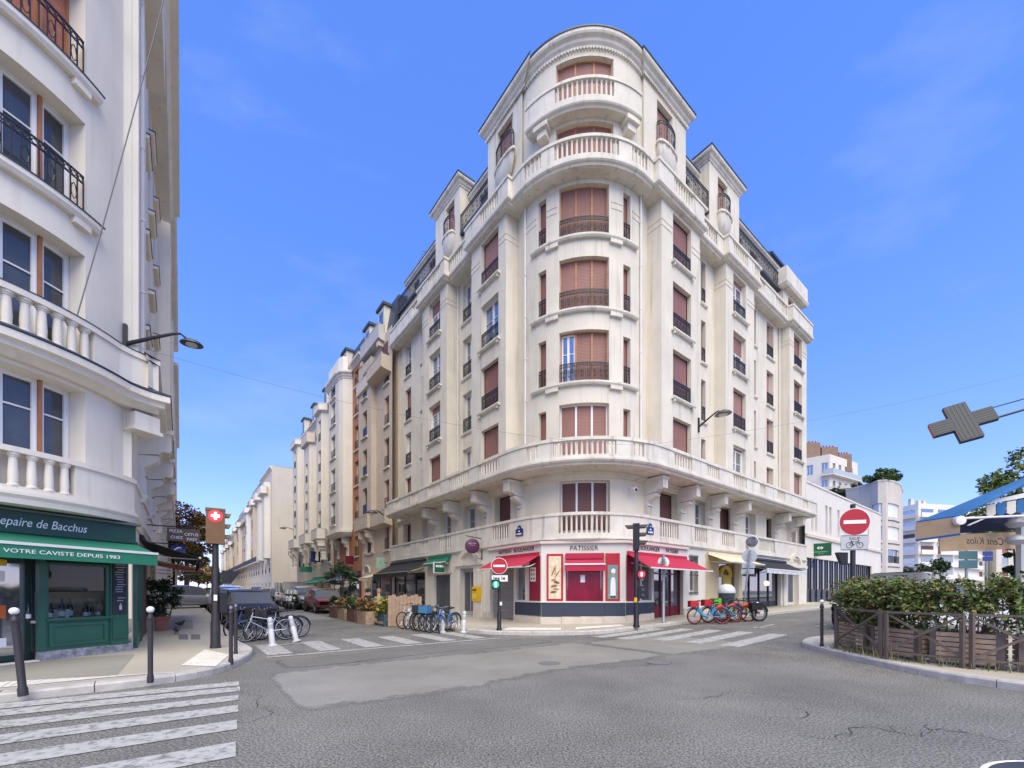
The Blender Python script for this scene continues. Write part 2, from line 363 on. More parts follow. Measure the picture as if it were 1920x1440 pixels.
def smooth_poly(p, n=6):
    out = []
    for i in range(len(p) - 1):
        a, b, c, d = p[max(i - 1, 0)], p[i], p[i + 1], p[min(i + 2, len(p) - 1)]
        m = n if math.hypot(c[0] - b[0], c[1] - b[1]) < 8 else 12
        for k in range(m):
            t = k / m
            f = lambda q: .5 * (2 * b[q] + (c[q] - a[q]) * t + (2 * a[q] - 5 * b[q] + 4 * c[q] - d[q]) * t * t + (3 * b[q] - a[q] - 3 * c[q] + d[q]) * t ** 3)
            g = lambda q: b[q] + (c[q] - b[q]) * t
            big = math.hypot(c[0] - b[0], c[1] - b[1]) > 6
            out.append((g(0), g(1)) if big else (f(0), f(1)))
    return out + [p[-1]]
def ribbon(name, A, B, dz, m, parent=None, rows=6, kind='structure', label=None, skirt=0):
    A = smooth_poly(A); B = smooth_poly(B); mb = MB(); n = len(A)
    for i in range(n):
        for j in range(rows + 1):
            k = j / rows; x, y = W(A[i][0] + (B[i][0] - A[i][0]) * k, A[i][1] + (B[i][1] - A[i][1]) * k); mb.v.append((x, y, gz(x, y) + dz))
    r = rows + 1
    for i in range(n - 1):
        for j in range(rows): mb.f.append((i * r + j, (i + 1) * r + j, (i + 1) * r + j + 1, i * r + j + 1))
    o = mb.build(name, m, parent, True, fix=False)
    at = o.data.attributes.new('edge', 'FLOAT', 'POINT')
    for i in range(n):
        for j in range(r): at.data[i * r + j].value = min(1, min(j, rows - j) / 1.0, min(i, n - 1 - i) / 6)
    if parent is None: prep(o, kind=kind, label=label)
    return o
def kerb(parent, pts, s0, s1, step=1.05, w=.26):
    P = Path(smooth_poly(pts)); s = s0; k = 0
    while s < min(s1, P.L) - .2:
        l = step * random.uniform(.88, 1.1); e = min(s + l - .012, P.L); mb = MB(); dz = random.uniform(-.006, .006)
        ss = frange(s, e, .35); n = len(ss)
        prof = [(0, -.1), (0.0, KB - .025), (-.02, KB + .002), (-w, KB + .004), (-w, -.1)]
        for t in ss:
            c = P.p(t, 0, 0); g = gz(c[0], c[1]) + dz
            for o, z in prof:
                q = P.p(t, o, 0); mb.v.append((q[0], q[1], g + z))
        for i in range(n - 1):
            for j in range(4): mb.f.append((i * 5 + j, i * 5 + j + 1, i * 5 + 6 + j, i * 5 + 5 + j))
        mb.f += [(0, 1, 2, 3, 4), tuple(n * 5 - 5 + q for q in (4, 3, 2, 1, 0))]
        mb.build('kerbstone', KERB, parent, False); s += l
    return P
def inset(pts, d):
    P = Path(smooth_poly(pts)); return P
# --- pavement under the corner block
KM = [(60, -3.6), (30, -3.6), (10, -3.6), (4.2, -3.6), (2.1, -3.4), (1.3, -3.03), (.4, -2.2), (-.25, -1.35), (-.7, -.5), (-.92, .3), (-1.02, 1.75), (-1.2, 3.5), (-1.8, 9), (-2.1, 14), (-2.2, 40)]
def offs(pts, d): # offset polyline inward by d in uv
    P = Path(pts, False)      # uv treated as plane: handedness matches the world
    return [(P.pts[i][0] + d * P.N[i][0], P.pts[i][1] + d * P.N[i][1]) for i in range(len(pts))]
IM = [(60, .8), (30, .8), (10, .8), (5, .8), (3.6, 1.2), (3, 1.6), (2.6, 2), (2.2, 2.4), (1.8, 2.8), (1.4, 3.2), (1, 4), (.8, 5), (.8, 9), (.8, 14), (.8, 40)]
flip = (dL[0] * dR[1] - dL[1] * dR[0])           # sign of the (u,v) frame
sg = 1 if flip < 0 else 1
def inner(pts, d):
    out = []
    wp = Path(pts)
    for i in range(len(pts)):
        x = wp.pts[i][0] - d * wp.N[i][0]; y = wp.pts[i][1] - d * wp.N[i][1]; out.append(UV(x, y))
    return out
pv_main = ribbon('pavement', inner(KM, .24), IM, KB, PAVE, rows=8, label='grey asphalt pavement round the corner apartment block')
kerb(pv_main, KM, 26, 84)
KL = [(-2.0, -24), (-1.98, -17), (-1.92, -14.3), (-1.88, -13.2), (-1.75, -12.05), (-1.28, -11.29), (-.31, -10.78), (.81, -10.45), (1.75, -10.38), (4, -10.5), (10, -10.52), (30, -10.55), (90, -10.55)]
IL = [(4, -24), (3.4, -18), (3.2, -15.5), (3.2, -14.5), (3.2, -13.8), (3.2, -13.4), (3.3, -13.2), (3.5, -13), (3.8, -13), (5, -13), (10, -13), (30, -13), (90, -13)]
pv_left = ribbon('pavement', inner(KL, .24), IL, KB, PAVE, rows=8, label='pale pavement in front of the green wine shop')
kerb(pv_left, KL, 5, 55)
KI = [(-7.95, 60), (-7.95, 20), (-7.95, 6.2), (-7.3, 4.3), (-6.45, 2.6), (-6.5, 1.35), (-6.98, .72), (-7.99, -.28), (-8.98, -1.16), (-9.71, -1.59), (-10.39, -1.78), (-11.5, -2.05), (-14, -2.6)]
II = [(-13, 60), (-13, 20), (-13, 8), (-12, 7), (-11.5, 6), (-11, 5), (-11, 4), (-11, 3), (-11.5, 2), (-12, 2), (-12.5, 2), (-13.5, 2), (-15, 2)]
pv_isl = ribbon('pavement', inner(KI, .24), II, KB, PAVE, rows=8, label='kerbed pavement below the hedge and metal barrier')
kerb(pv_isl, KI, 30, 80)
feather(ASPH2); feather(ASPH3)
# --- worn strips and patches on the road
def strip(name, u0, u1, v0, v1, m, dz=.004, label=None, wob=.08, seedv=1):
    rnd = random.Random(seedv); A = []; B = []; st = .22 if v1 - v0 < 9 else .7
    for v in frange(v0, v1, st): A.append((u0 + rnd.gauss(0, wob) * .5 + .12 * math.sin(v * 1.3 + seedv), v + rnd.uniform(-.06, .06))); B.append((u1 + rnd.gauss(0, wob) * .5 + .12 * math.sin(v * .9 + seedv), v + rnd.uniform(-.06, .06)))
    return ribbon(name, A, B, dz, m, rows=5, label=label)
strip('road_repair_strip', -5.22, -1.55, -10.6, -2.6, ASPH2, label='smooth pale strip of worn asphalt across the crossing', seedv=3)
strip('road_repair_strip', -5.5, -1.75, -2.5, 1.1, ASPH2, label='smooth pale patch of worn asphalt before the right crossing', seedv=5)
strip('road_repair_strip', -1.5, -.2, -10.2, -2.8, ASPH3, label='narrow dark strip of asphalt beside the white line', seedv=4)
strip('street_surface', 4.6, 60, -8.9, -5.6, ASPH2, label='worn grey roadway of the left street', wob=.05)
strip('pavement_repair', -1.0, 1.6, -16.5, -12.6, PAVE2, KB + .004, 'darker repaired strip of pavement along the wine shop', .05, 8)
strip('pavement_repair', 7.5, 12, -12.4, -11.4, PAVE2, KB + .004, 'darker repaired patch of pavement by the potted shrub', .05, 9)
# --- painted crossings
def crossing(label, quads, m=PAINT):
    c = [sum(q[i][k] for q in quads for i in range(4)) / (4 * len(quads)) for k in (0, 1)]
    x, y = W(*c); r = bpy.data.objects.new('zebra_crossing', None); put(r, None, (x, y, gz(x, y))); prep(r, label, kind='structure')
    for q in quads:
        mb = MB(); n = 6; k = 5
        for i in range(n + 1):
            for j in range(k + 1):
                a = i / n; b = j / k
                u = (q[0][0] * (1 - a) + q[1][0] * a) * (1 - b) + (q[3][0] * (1 - a) + q[2][0] * a) * b
                v = (q[0][1] * (1 - a) + q[1][1] * a) * (1 - b) + (q[3][1] * (1 - a) + q[2][1] * a) * b
                x, y = W(u, v); mb.v.append((x, y, gz(x, y) + .008))
        for i in range(n):
            for j in range(k): mb.f.append((i * (k + 1) + j, (i + 1) * (k + 1) + j, (i + 1) * (k + 1) + j + 1, i * (k + 1) + j + 1))
        mb.build('stripe', m, r)
    return r
def uq(*p): return [UV(*GP(*q)) for q in p]
zs_ = []
for (yr0, yr1, xr, yl0, yl1) in ((1278.3, 1286, 448, 1320, 1330), (1288, 1296.5, 450, 1332, 1344), (1304, 1313.5, 447, 1353, 1367), (1322.7, 1335.5, 446.7, 1379, 1397), (1350.7, 1368, 444.5, 1415, 1438), (1392, 1420, 441.7, 1467, 1503), (1458, 1510, 438, 1560, 1630)):
    a, b, c, d = uq((0, yl0), (xr, yr0), (xr, yr1), (0, yl1))
    e = (a[0] * 3 - b[0] * 2, a[1] * 3 - b[1] * 2) if yl0 < 1400 else (a[0] * 2 - b[0], a[1] * 2 - b[1])
    f = (d[0] * 3 - c[0] * 2, d[1] * 3 - c[1] * 2) if yl0 < 1400 else (d[0] * 2 - c[0], d[1] * 2 - c[1])
    zs_.append([e, b, c, f])
crossing('worn white zebra crossing in the left foreground', zs_)
crossing('white zebra crossing over the right street', [[(u, v0), (u, v1), (u - .52, v1), (u - .52, v0)] for u, v0, v1 in ((-1.15, -1.0, 2.6), (-2.0, -.8, 3.1), (-2.95, -.2, 3.3), (-3.95, -.1, 3.4), (-4.95, .0, 3.4))])
crossing('faded zebra crossing over the left street', [[(.7, v), (3.0, v), (3.0, v + .55), (.7, v + .55)] for v in (-10.15, -9.0, -7.85, -6.7, -5.55, -4.45)], PAINT2)
crossing('long white line before the left street', [[(.32, -10.2), (.5, -10.2), (.5, -3.6), (.32, -3.6)]], PAINT2)
crossing('white bar beside the parked bicycles', [[(2.62, -10.1), (2.78, -10.1), (2.78, -8.6), (2.62, -8.6)]], PAINT)
crossing('white arrow mark on the right street', [[(-4.0, 4.6), (-4.0, 6.1), (-4.12, 6.1), (-4.12, 4.6)], [(-3.75, 5.0), (-4.05, 4.5), (-4.3, 5.0), (-4.05, 4.8)], [(-5.4, 6.0), (-5.4, 7.0), (-5.5, 7.0), (-5.5, 6.0)]], PAINT)
# --- cracks in the asphalt
def crack(pts, label, wd=.014, seedv=1, amp=.06):
    wd *= .62
    rnd = random.Random(seedv); P = [GP(*p) for p in pts]; Q = []
    for a, b in zip(P, P[1:]):
        n = max(2, int(math.hypot(b[0] - a[0], b[1] - a[1]) / .07))
        for i in range(n): Q.append((a[0] + (b[0] - a[0]) * i / n + rnd.uniform(-amp, amp), a[1] + (b[1] - a[1]) * i / n + rnd.uniform(-amp, amp)))
    mb = MB()
    def strand(Q, wd):
        k = len(mb.v)
        for i, q in enumerate(Q):
            a = Q[max(i - 1, 0)]; b = Q[min(i + 1, len(Q) - 1)]; t = nrm((b[0] - a[0] + 1e-6, b[1] - a[1])); w2 = wd * rnd.uniform(.3, 1) * math.sin(math.pi * (i + .5) / len(Q)) ** .4
            mb.v += [(q[0] - t[1] * w2, q[1] + t[0] * w2, gz(*q) + .005), (q[0] + t[1] * w2, q[1] - t[0] * w2, gz(*q) + .005)]
        for i in range(len(Q) - 1): mb.f.append((k + 2 * i, k + 2 * i + 1, k + 2 * i + 3, k + 2 * i + 2))
    strand(Q, wd)
    for i in range(0, len(Q), 6):
        a = rnd.uniform(0, 6.28); q = Q[i]; br = []
        for j in range(rnd.randint(3, 7)):
            br.append(q); a += rnd.uniform(-.6, .6); q = (q[0] + .05 * math.cos(a), q[1] + .05 * math.sin(a))
        if len(br) > 2: strand(br, wd * .55)
    o = mb.build('road_crack', CRACK); prep(o, label, kind='structure')
crack([(1270, 1312), (1340, 1308), (1372, 1296), (1420, 1303), (1480, 1309)], 'branching crack in the asphalt left of the long one', .012, 2)
crack([(1450, 1345), (1500, 1346), (1520, 1333), (1470, 1325)], 'hooked crack in the middle of the asphalt', .011, 3)
crack([(1560, 1385), (1620, 1362), (1680, 1374), (1720, 1378), (1760, 1366), (1820, 1375), (1870, 1387), (1918, 1397)], 'long jagged crack in the right foreground asphalt', .016, 4)
crack([(445, 1302), (490, 1305), (480, 1318), (505, 1338), (470, 1360)], 'short crack at the end of the zebra stripes', .011, 5)
crack([(1120, 1252), (1200, 1249), (1240, 1244), (1300, 1241)], 'fine crack along the edge of the pale strip', .012, 6)
crack([(1400, 1240), (1460, 1263), (1490, 1270)], 'fine crack near the kerb nose', .008, 7)
# --- tactile strips on the pavements
def tactile(name, quad, label, ribs=True):
    a, b, c, d = [Vector((*p, 0)) for p in quad]; mb = MB()
    def g(s, t, z): p = (a * (1 - s) + b * s) * (1 - t) + (d * (1 - s) + c * s) * t; return (p.x, p.y, gz(p.x, p.y) + KB + z)
    mb.add([g(0, 0, .008), g(1, 0, .008), g(1, 1, .008), g(0, 1, .008)], [(0, 1, 2, 3)])
    L1 = (b - a).length; L2 = (d - a).length
    n = int(L1 / .075)
    if ribs:
        for i in range(n):
            s0 = (i + .2) / n; s1 = (i + .7) / n
            mb.add([g(s0, .06, .009), g(s1, .06, .009), g(s1, .94, .009), g(s0, .94, .009), g(s0, .06, .016), g(s1, .06, .016), g(s1, .94, .016), g(s0, .94, .016)], BF)
    else:
        k = int(L2 / .075)
        for i in range(n):
            for j in range(k):
                s0 = (i + .3) / n; s1 = (i + .7) / n; t0 = (j + .3) / k; t1 = (j + .7) / k
                mb.add([g(s0, t0, .009), g(s1, t0, .009), g(s1, t1, .009), g(s0, t1, .009), g(s0, t0, .015), g(s1, t0, .015), g(s1, t1, .015), g(s0, t1, .015)], BF)
    o = mb.build(name, TACT); prep(o, label, kind='structure')
tactile('tactile_paving', [GP(-60, 1296, KB), GP(230, 1268, KB), GP(335, 1261, KB), GP(-60, 1283, KB)], 'pale ribbed tactile strip along the left kerb')
tactile('tactile_paving', [GP(340, 1248, KB), GP(405, 1250, KB), GP(430, 1228, KB), GP(384, 1218, KB)], 'pale studded tactile patch at the foot of the traffic light', False)
tactile('tactile_paving', [GP(940, 1181.5, KB), GP(1052, 1182, KB), GP(1052, 1177.5, KB), GP(952, 1177, KB)], 'pale tactile strip before the bakery', False)
tactile('tactile_paving', [GP(1078, 1181, KB), GP(1172, 1174, KB), GP(1164, 1170.8, KB), GP(1080, 1176.5, KB)], 'pale tactile strip beside the black traffic light', False)
# ================================================================== FACADE KIT
BAL = {}
def baluster_mesh(h, r, m, n=10):
    k = (round(h, 3), r, m.name)
    if k not in BAL:
        mb = MB(); mb.lathe([(r * 1.25, 0), (r * 1.25, h * .05), (r * .95, h * .07), (r * 1.02, h * .3), (r * .82, h * .82), (r * .8, h * .86), (r * 1.02, h * .87), (r * 1.02, h * .9), (r * 1.3, h * .93), (r * 1.3, h)], n)
        BAL[k] = mb.mesh('baluster', m, True)
    return BAL[k]
def balusters(parent, P, a, b, o, z0, z1, m, r=.055, step=.2):
    n = max(2, int(round((b - a) / step))); me = baluster_mesh(z1 - z0, r, m)
    for i in range(n):
        t = a + (b - a) * (i + .5) / n
        put(bpy.data.objects.new('baluster', me), parent, P.p(t, o, z0))
def balustrade(parent, P, a, b, z0, z1, groups, m=None, th=.16, plinth=.14, rail=.12, step=.2, r=.055, out=.03):
    m = m or STUC2; mb = MB(); e = a
    mb.sbox(P, a, b, -th, 0, z0, z0 + plinth); mb.sbox(P, a, b, -th - out, out, z1 - rail, z1)
    for (g0, g1) in sorted(groups):
        if g0 > e + .02: mb.sbox(P, e, g0, -th + .01, -.012, z0 + plinth - .02, z1 - rail + .02)
        e = g1
    if b > e + .02: mb.sbox(P, e, b, -th + .01, -.012, z0 + plinth - .02, z1 - rail + .02)
    o = mb.build('balustrade', m, parent)
    for (g0, g1) in groups: balusters(o, P, g0 + .02, g1 - .02, -th / 2, z0 + plinth, z1 - rail, m, r, step)
    return o
def railing(parent, P, a, b, z0, h=.85, o=.02, bars=.09, orn=True, bow=0, w=.021):
    mb = MB(); w2 = w / 2
    if bow:                              # bowed front: own path
        c = [P.p(a + (b - a) * i / 10, o + bow * math.sin(math.pi * i / 10) ** .6, 0)[:2] for i in range(11)]
        P = Path(c, False); a, b, o = 0, P.L, 0
    for zz, hh in ((z0 + h - .02, .03), (z0 + .03, .02), (z0 + h - .16, .016)): mb.sbox(P, a, b, o - .014, o + .014, zz, zz + hh)
    n = max(2, int((b - a) / bars))
    for i in range(n + 1):
        t = a + (b - a) * i / n; t = min(max(t, a + w2), b - w2); mb.sbox(P, t - w2, t + w2, o - w2, o + w2, z0, z0 + h)
    if orn:
        for i in range(n):
            t = a + (b - a) * (i + .5) / n; r_ = (b - a) / n * .36
            q = [P.p(t + r_ * math.cos(x), o, z0 + h - .085 + r_ * math.sin(x)) for x in [2 * math.pi * k / 8 for k in range(9)]]
            mb.tube(q, .01, 4, False)
            if i % 3 == 1:
                q = [P.p(t + r_ * 1.1 * math.cos(x), o, z0 + h * .45 + .16 * math.sin(x)) for x in [2 * math.pi * k / 8 for k in range(9)]]; mb.tube(q, .011, 4, False)
    return mb.build('railing', IRON, parent)
SHS = None
def window(parent, P, a, b, z0, z1, depth=.25, kind='shutter', n=1, frac=None, mull=None, sm=None, o=0, name='window', bars=1, gm=None, fw=.05, sw=.06):
    """one window: frame mesh with shutter and pane sub-parts, set back by depth"""
    mb = MB(); d = o - depth
    mb.sbox(P, a, a + fw, d, d + .05, z0, z1); mb.sbox(P, b - fw, b, d, d + .05, z0, z1); mb.sbox(P, a + fw, b - fw, d, d + .05, z1 - fw, z1)
    mw = .09 if n > 1 else 0; cw = (b - a - 2 * fw - mw * (n - 1)) / n; cells = []
    for i in range(n):
        c0 = a + fw + i * (cw + mw); cells.append((c0, c0 + cw))
        if i < n - 1: mb.sbox(P, c0 + cw, c0 + cw + mw, d, d + .07, z0, z1 - fw)
    fr = mb.build(name, mull or (IRON if kind == 'shutter' and n == 1 else WFRAME), parent)
    for i, (c0, c1) in enumerate(cells):
        k = kind if isinstance(kind, str) else kind[i]
        f = (1. if k == 'shutter' else 0.) if frac is None else (frac if isinstance(frac, (int, float)) else frac[i])
        if k == 'shutter' and frac is None and n == 1 and b - a > .6 and random.random() < .22: f = random.choice((.94, .9, .8))
        zt = z1 - fw; zb = zt - (zt - z0) * f
        if f > 0:
            s = MB(); s.sbox(P, c0, c1, d + .0, d + .03, zb, zt); s.build('shutter', sm or random.choice((SHUT, SHUT, SHUT2)), fr)
        if f < 1:
            s = MB(); s.sbox(P, c0, c1, d - .03, d - .02, z0, zb); s.build('pane', gm or GLASS, fr)
            s = MB(); cc = (c0 + c1) / 2
            s.sbox(P, c0, c0 + sw, d - .02, d + .02, z0, zb); s.sbox(P, c1 - sw, c1, d - .02, d + .02, z0, zb); s.sbox(P, c0 + sw, c1 - sw, d - .02, d + .02, z0, z0 + .08)
            if c1 - c0 > .55: s.sbox(P, cc - .05, cc + .05, d - .02, d + .025, z0 + .08, zb)
            if bars: s.sbox(P, c0 + sw, c1 - sw, d - .015, d + .012, z0 + (zt - z0) * .62, z0 + (zt - z0) * .62 + .03)
            s.sbox(P, c0 + sw, c1 - sw, d - .02, d + .02, zb - .06, zb)
            s.build('sash', WFRAME, fr)
    return fr
def sill(parent, P, a, b, z, out=.16, corb=True, m=None, h=.12):
    mb = MB(); mb.sprof(P, a, b, [(-.05, z - h), (out * .75, z - h), (out, z - h * .55), (out, z), (-.05, z + .01)])
    if corb:
        for t in (a + .14, b - .14):
            c = P.p(t, .0, z - h - .055); n = P.nor(t); mb.tube([(c[0] - n[0] * .03, c[1] - n[1] * .03, c[2]), (c[0] + n[0] * out * .8, c[1] + n[1] * out * .8, c[2])], .06, 10)
    return mb.build('sill', m or STUC2, parent)
def corbel(parent, P, s, zt, zb, proj, w=.34, m=None, name='corbel'):
    m = m or STUC2; mb = MB(); h = zt - zb
    a, b = s - w / 2, s + w / 2
    mb.sbox(P, a - .06, b + .06, -.05, proj + .04, zt - h * .06, zt)                                  # abacus
    mb.sprof(P, a, b, [(-.05, zt - h * .06), (proj, zt - h * .06), (proj, zt - h * .27), (proj * .92, zt - h * .3), (proj * .7, zt - h * .3), (proj * .62, zt - h * .34), (-.05, zt - h * .38)])
    pr = [(-.05, zt - h * .38)]
    for i in range(9):                                                                             # scroll
        k = i / 8; pr.append((proj * (.56 - .36 * k + .15 * math.sin(k * 6.6 + .3)), zt - h * (.36 + .28 * k)))
    pr.append((-.05, zt - h * .64)); mb.sprof(P, a + .02, b - .02, pr)
    mb.sprof(P, a + .03, b - .03, [(-.05, zt - h * .64), (proj * .2, zt - h * .64), (proj * .17, zt - h * .88), (-.05, zt - h * .88)])   # fluted shaft
    for i in range(3):
        t = a + .08 + (w - .16) * i / 2; mb.sbox(P, t - .022, t + .022, proj * .15, proj * .23, zt - h * .87, zt - h * .66)
    mb.sprof(P, a - .02, b + .02, [(-.05, zt - h * .88), (proj * .26, zt - h * .88), (proj * .3, zt - h * .93), (proj * .24, zt - h * .95), (proj * .18, zt - h), (-.05, zt - h)])
    return mb.build(name, m, parent)
def pipe(parent, P, s, o, z0, z1, r=.045, m=None):
    mb = MB(); c = P.p(s, o, 0); mb.tube([(c[0], c[1], z0), (c[0], c[1], z1)], r, 8)
    z = z0 + 1
    while z < z1: mb.tube([(c[0], c[1], z), (c[0], c[1], z + .06)], r * 1.35, 8); z += 1.9
    return mb.build('downpipe', m or PIPE, parent, True)
def band(parent, P, a, b, z0, z1, out, m=None, name='band', prof=None):
    mb = MB()
    if prof: mb.sprof(P, a, b, prof)
    else: mb.sbox(P, a, b, -.05, out, z0, z1)
    return mb.build(name, m or STUC2, parent)
def cornice_prof(z0, z1, out):
    h = z1 - z0; return [(-.1, z0), (out * .15, z0), (out * .2, z0 + h * .15), (out * .45, z0 + h * .3), (out * .55, z0 + h * .5), (out * .9, z0 + h * .62), (out, z0 + h * .75), (out, z1), (-.1, z1)]
def awning(parent, P, a, b, z0, o0, z1, o1, m, val=.22, edge=None, stripes=None, name='awning', vm=None):
    mb = MB(); th = .02
    mb.sprof(P, a, b, [(o0, z0), (o1, z1), (o1, z1 - th), (o0, z0 - th)])
    aw = mb.build(name, m, parent)
    if val:
        v = MB(); v.sbox(P, a, b, o1 - .012, o1, z1 - val, z1 - .004); v.build('valance', vm or m, aw)
    e = MB(); e.sbox(P, a - .01, b + .01, o1 - .03, o1 + .02, z1 - .02, z1 + .03); e.build('front_bar', edge or PIPE, aw)
    for t in (a + .25, b - .25):
        ar = MB(); p = P.p(t, o0 - .02, z0 - .35); q = P.p(t + .25, (o0 + o1) / 2, (z0 + z1) / 2 - .22); r_ = P.p(t, o1 - .04, z1 - .03); ar.tube([p, q, r_], .018, 6); ar.build('arm', PIPE, aw)
    c = MB(); c.sbox(P, a, b, o0 - .12, o0 + .04, z0 - .02, z0 + .12); c.build('cassette', m, aw)
    return aw
def lamp_head(name, label, P0, d, reach, group=None, parent=None, k=1):
    """wall lamp: bracket plate, swan-neck arm, oval shade"""
    d = Vector((*nrm(d), 0)); p = Vector(P0); t = thing(name, label, 'street lamp', p, group)
    mb = MB(); mb.obox(p, (.03, .05, .35), d); mb.build('bracket', IRON, t)
    e = p + d * reach + Vector((0, 0, .35))
    mb = MB(); mb.tube([p + Vector((0, 0, -.1)), p + d * reach * .5 + Vector((0, 0, .16)), p + d * reach * .86 + Vector((0, 0, .33)), e + Vector((0, 0, .02)), e + d * .1 + Vector((0, 0, -.06))], [.045, .04, .03, .025, .025], 8); mb.build('arm', IRON, t, True)
    c = e + d * .22 + Vector((0, 0, -.16)); mb = MB()
    prof = [(x * k, y * k) for x, y in ((.02, .13), (.1, .12), (.22, .06), (.3, -.02), (.31, -.06), (.26, -.07))]
    mb.lathe(prof, 18, c); mb.v = [tuple(c + d * ((Vector(q) - c).dot(d)) * 1.25 + ((Vector(q) - c) - d * (Vector(q) - c).dot(d))) for q in mb.v]
    sh = mb.build('lamp_shade', mat('grey_lamp_metal', (.09, .095, .1), .4, .6), t, True)
    mb = MB(); mb.lathe([(.2 * k, -.07 * k), (.19 * k, -.1 * k), (.1 * k, -.125 * k), (.02, -.13 * k)], 14, c); mb.build('diffuser', mat('lamp_diffuser', (.5, .5, .5), .3), sh, True)
    return t

# ================================================================== CORNER APARTMENT BLOCK
RC = 3.93; RR = 3.34
blk = thing('corner_apartment_building', 'tall cream apartment block with rounded corner and brown roller shutters', 'building', (*W(1.25, 1.25), 0))
ZS = [7.27, 10.35, 13.43, 16.51]; WH = 2.2
def Lu(P, u): # s on a straight left-facade segment starting at larger u
    x, y = W(u, 0); return None
def segL(u0, u1, v): return Path([(u0, v), (u1, v)])
def segR(v0, v1, u): return Path([(u, v0), (u, v1)])
ztop = 18.9
def fac(P, wins, z0=6.5, z1=ztop, depth=.25, o=0):
    op = []
    for (a, b) in wins:
        for z in ZS: op.append((a, b, z, z + WH))
    mb = MB(); mb.wall(P, 0, P.L, z0, z1, op, depth, o); return mb.build('wall', STUC, blk)
def grooves(P, a, b):
    for z in (17.72, 17.98): band(blk, P, a, b, z, z + .2, .018, STUC)
# ---- left facade, seen left to right
L5 = segL(18.4, 13.38, .7); L3 = segL(13.38, 10.34, 0); L2 = segL(10.34, 7.76, .75); L1 = segL(7.76, 4.85, 0)
R1 = segR(4.95, 8.2, 0); R2 = segR(8.2, 10.86, .62); R3 = segR(10.86, 14.26, 0); R4 = segR(14.26, 19.55, .6); R6 = segR(19.55, 22.6, 0)
uL = lambda P, u0, a, b: (u0 - a, u0 - b)
cols = [(L5, [(18.4 - 17.5, 18.4 - 16.55), (18.4 - 14.95, 18.4 - 14.68)]), (L3, [(13.38 - 12.5, 13.38 - 11.1)]), (L2, [(10.34 - 9.85, 10.34 - 8.85)]), (L1, [(7.76 - 6.88, 7.76 - 5.42)]),
        (R1, [(5.85 - 4.95, 7.4 - 4.95)]), (R2, [(9.5 - 8.2, 9.95 - 8.2)]), (R3, [(11.7 - 10.86, 13.2 - 10.86)]), (R4, [(15.72 - 14.26, 15.98 - 14.26), (17.54 - 14.26, 18.6 - 14.26)]), (R6, [(20.3 - 19.55, 21.75 - 19.55)])]
OPENW = {('L1', 2): .0, ('L3', 3): .3, ('L3', 2): 0., ('L3', 1): .18, ('L2', 3): 0., ('L2', 2): 0., ('L2', 1): 0., ('L2', 0): 0., ('L5', 3): .05, ('L5', 1): .05, ('R3', 3): .12, ('R3', 2): .42, ('R3', 0): .05}
for nm, (P, ws) in zip(('L5', 'L3', 'L2', 'L1', 'R1', 'R2', 'R3', 'R4', 'R6'), cols):
    fac(P, ws)
    pier = nm in ('L3', 'L1', 'R1', 'R3', 'R6')
    for k, z in enumerate(ZS):
        for j, (a, b) in enumerate(ws):
            f = OPENW.get((nm, k)) if j == 0 and b - a > .6 else None
            window(blk, P, a, b, z, z + WH, .25, 'shutter' if f is None else 'open', 1, f, mull=None, bars=(f is not None))
            if k == 0: continue
            if b - a > .3: railing(blk, P, a + .01, b - .01, z + .02, .8, -.03)
            if pier: sill(blk, P, a - .16, b + .16, z)
            else: sill(blk, P, a - .1, b + .1, z, .1, False)
    if pier: grooves(P, 0, ws[0][0] - .05); grooves(P, ws[0][1] + .05, P.L)
# return faces between piers and recesses
for p, q in (((13.38, .7), (13.38, 0)), ((10.34, 0), (10.34, .75)), ((7.76, .75), (7.76, 0)), ((4.85, 0), (4.85, .72)), ((.72, 4.95), (0, 4.95)), ((0, 8.2), (.62, 8.2)), ((.62, 10.86), (0, 10.86)), ((0, 14.26), (.6, 14.26)), ((.6, 19.55), (0, 19.55)), ((0, 22.6), (9, 22.6)), ((9, 18.4), (.7, 18.4))):
    P = Path([p, q]); mb = MB(); mb.wall(P, 0, P.L, 6.5, ztop); mb.build('wall', STUC, blk)
    if P.L < 1: grooves(P, .0, P.L)
# ---- rotunda
ROT = Path([(4.85, .72)] + arc(RC, RC, RR, 225 + 59, 225 - 59, 40)[0:] + [(.72, 4.95)])
th = lambda ph: ROT.px(0) if 0 else None
def rs(ph):            # s on the rotunda at angle ph (deg, + = left)
    x, y = W(RC + RR * math.cos(R(225 + ph)), RC + RR * math.sin(R(225 + ph))); best = min(range(2001), key=lambda i: (ROT.p(ROT.L * i / 2000, 0, 0)[0] - x) ** 2 + (ROT.p(ROT.L * i / 2000, 0, 0)[1] - y) ** 2)
    return ROT.L * best / 2000
c0, c1 = rs(17), rs(-19.5); nl0, nl1 = rs(34.5), rs(27.5); nr0, nr1 = rs(-31.5), rs(-38.5)
def bigger(f): return f
op = []
for k, z in enumerate(ZS): op += [(c0, c1, z, z + WH), (nl0, nl1, z, z + WH - .12), (nr0, nr1, z, z + WH - .12)]
mb = MB(); mb.wall(ROT, 0, ROT.L, 6.5, ztop, op, .25); mb.build('rounded_wall', STUC, blk)
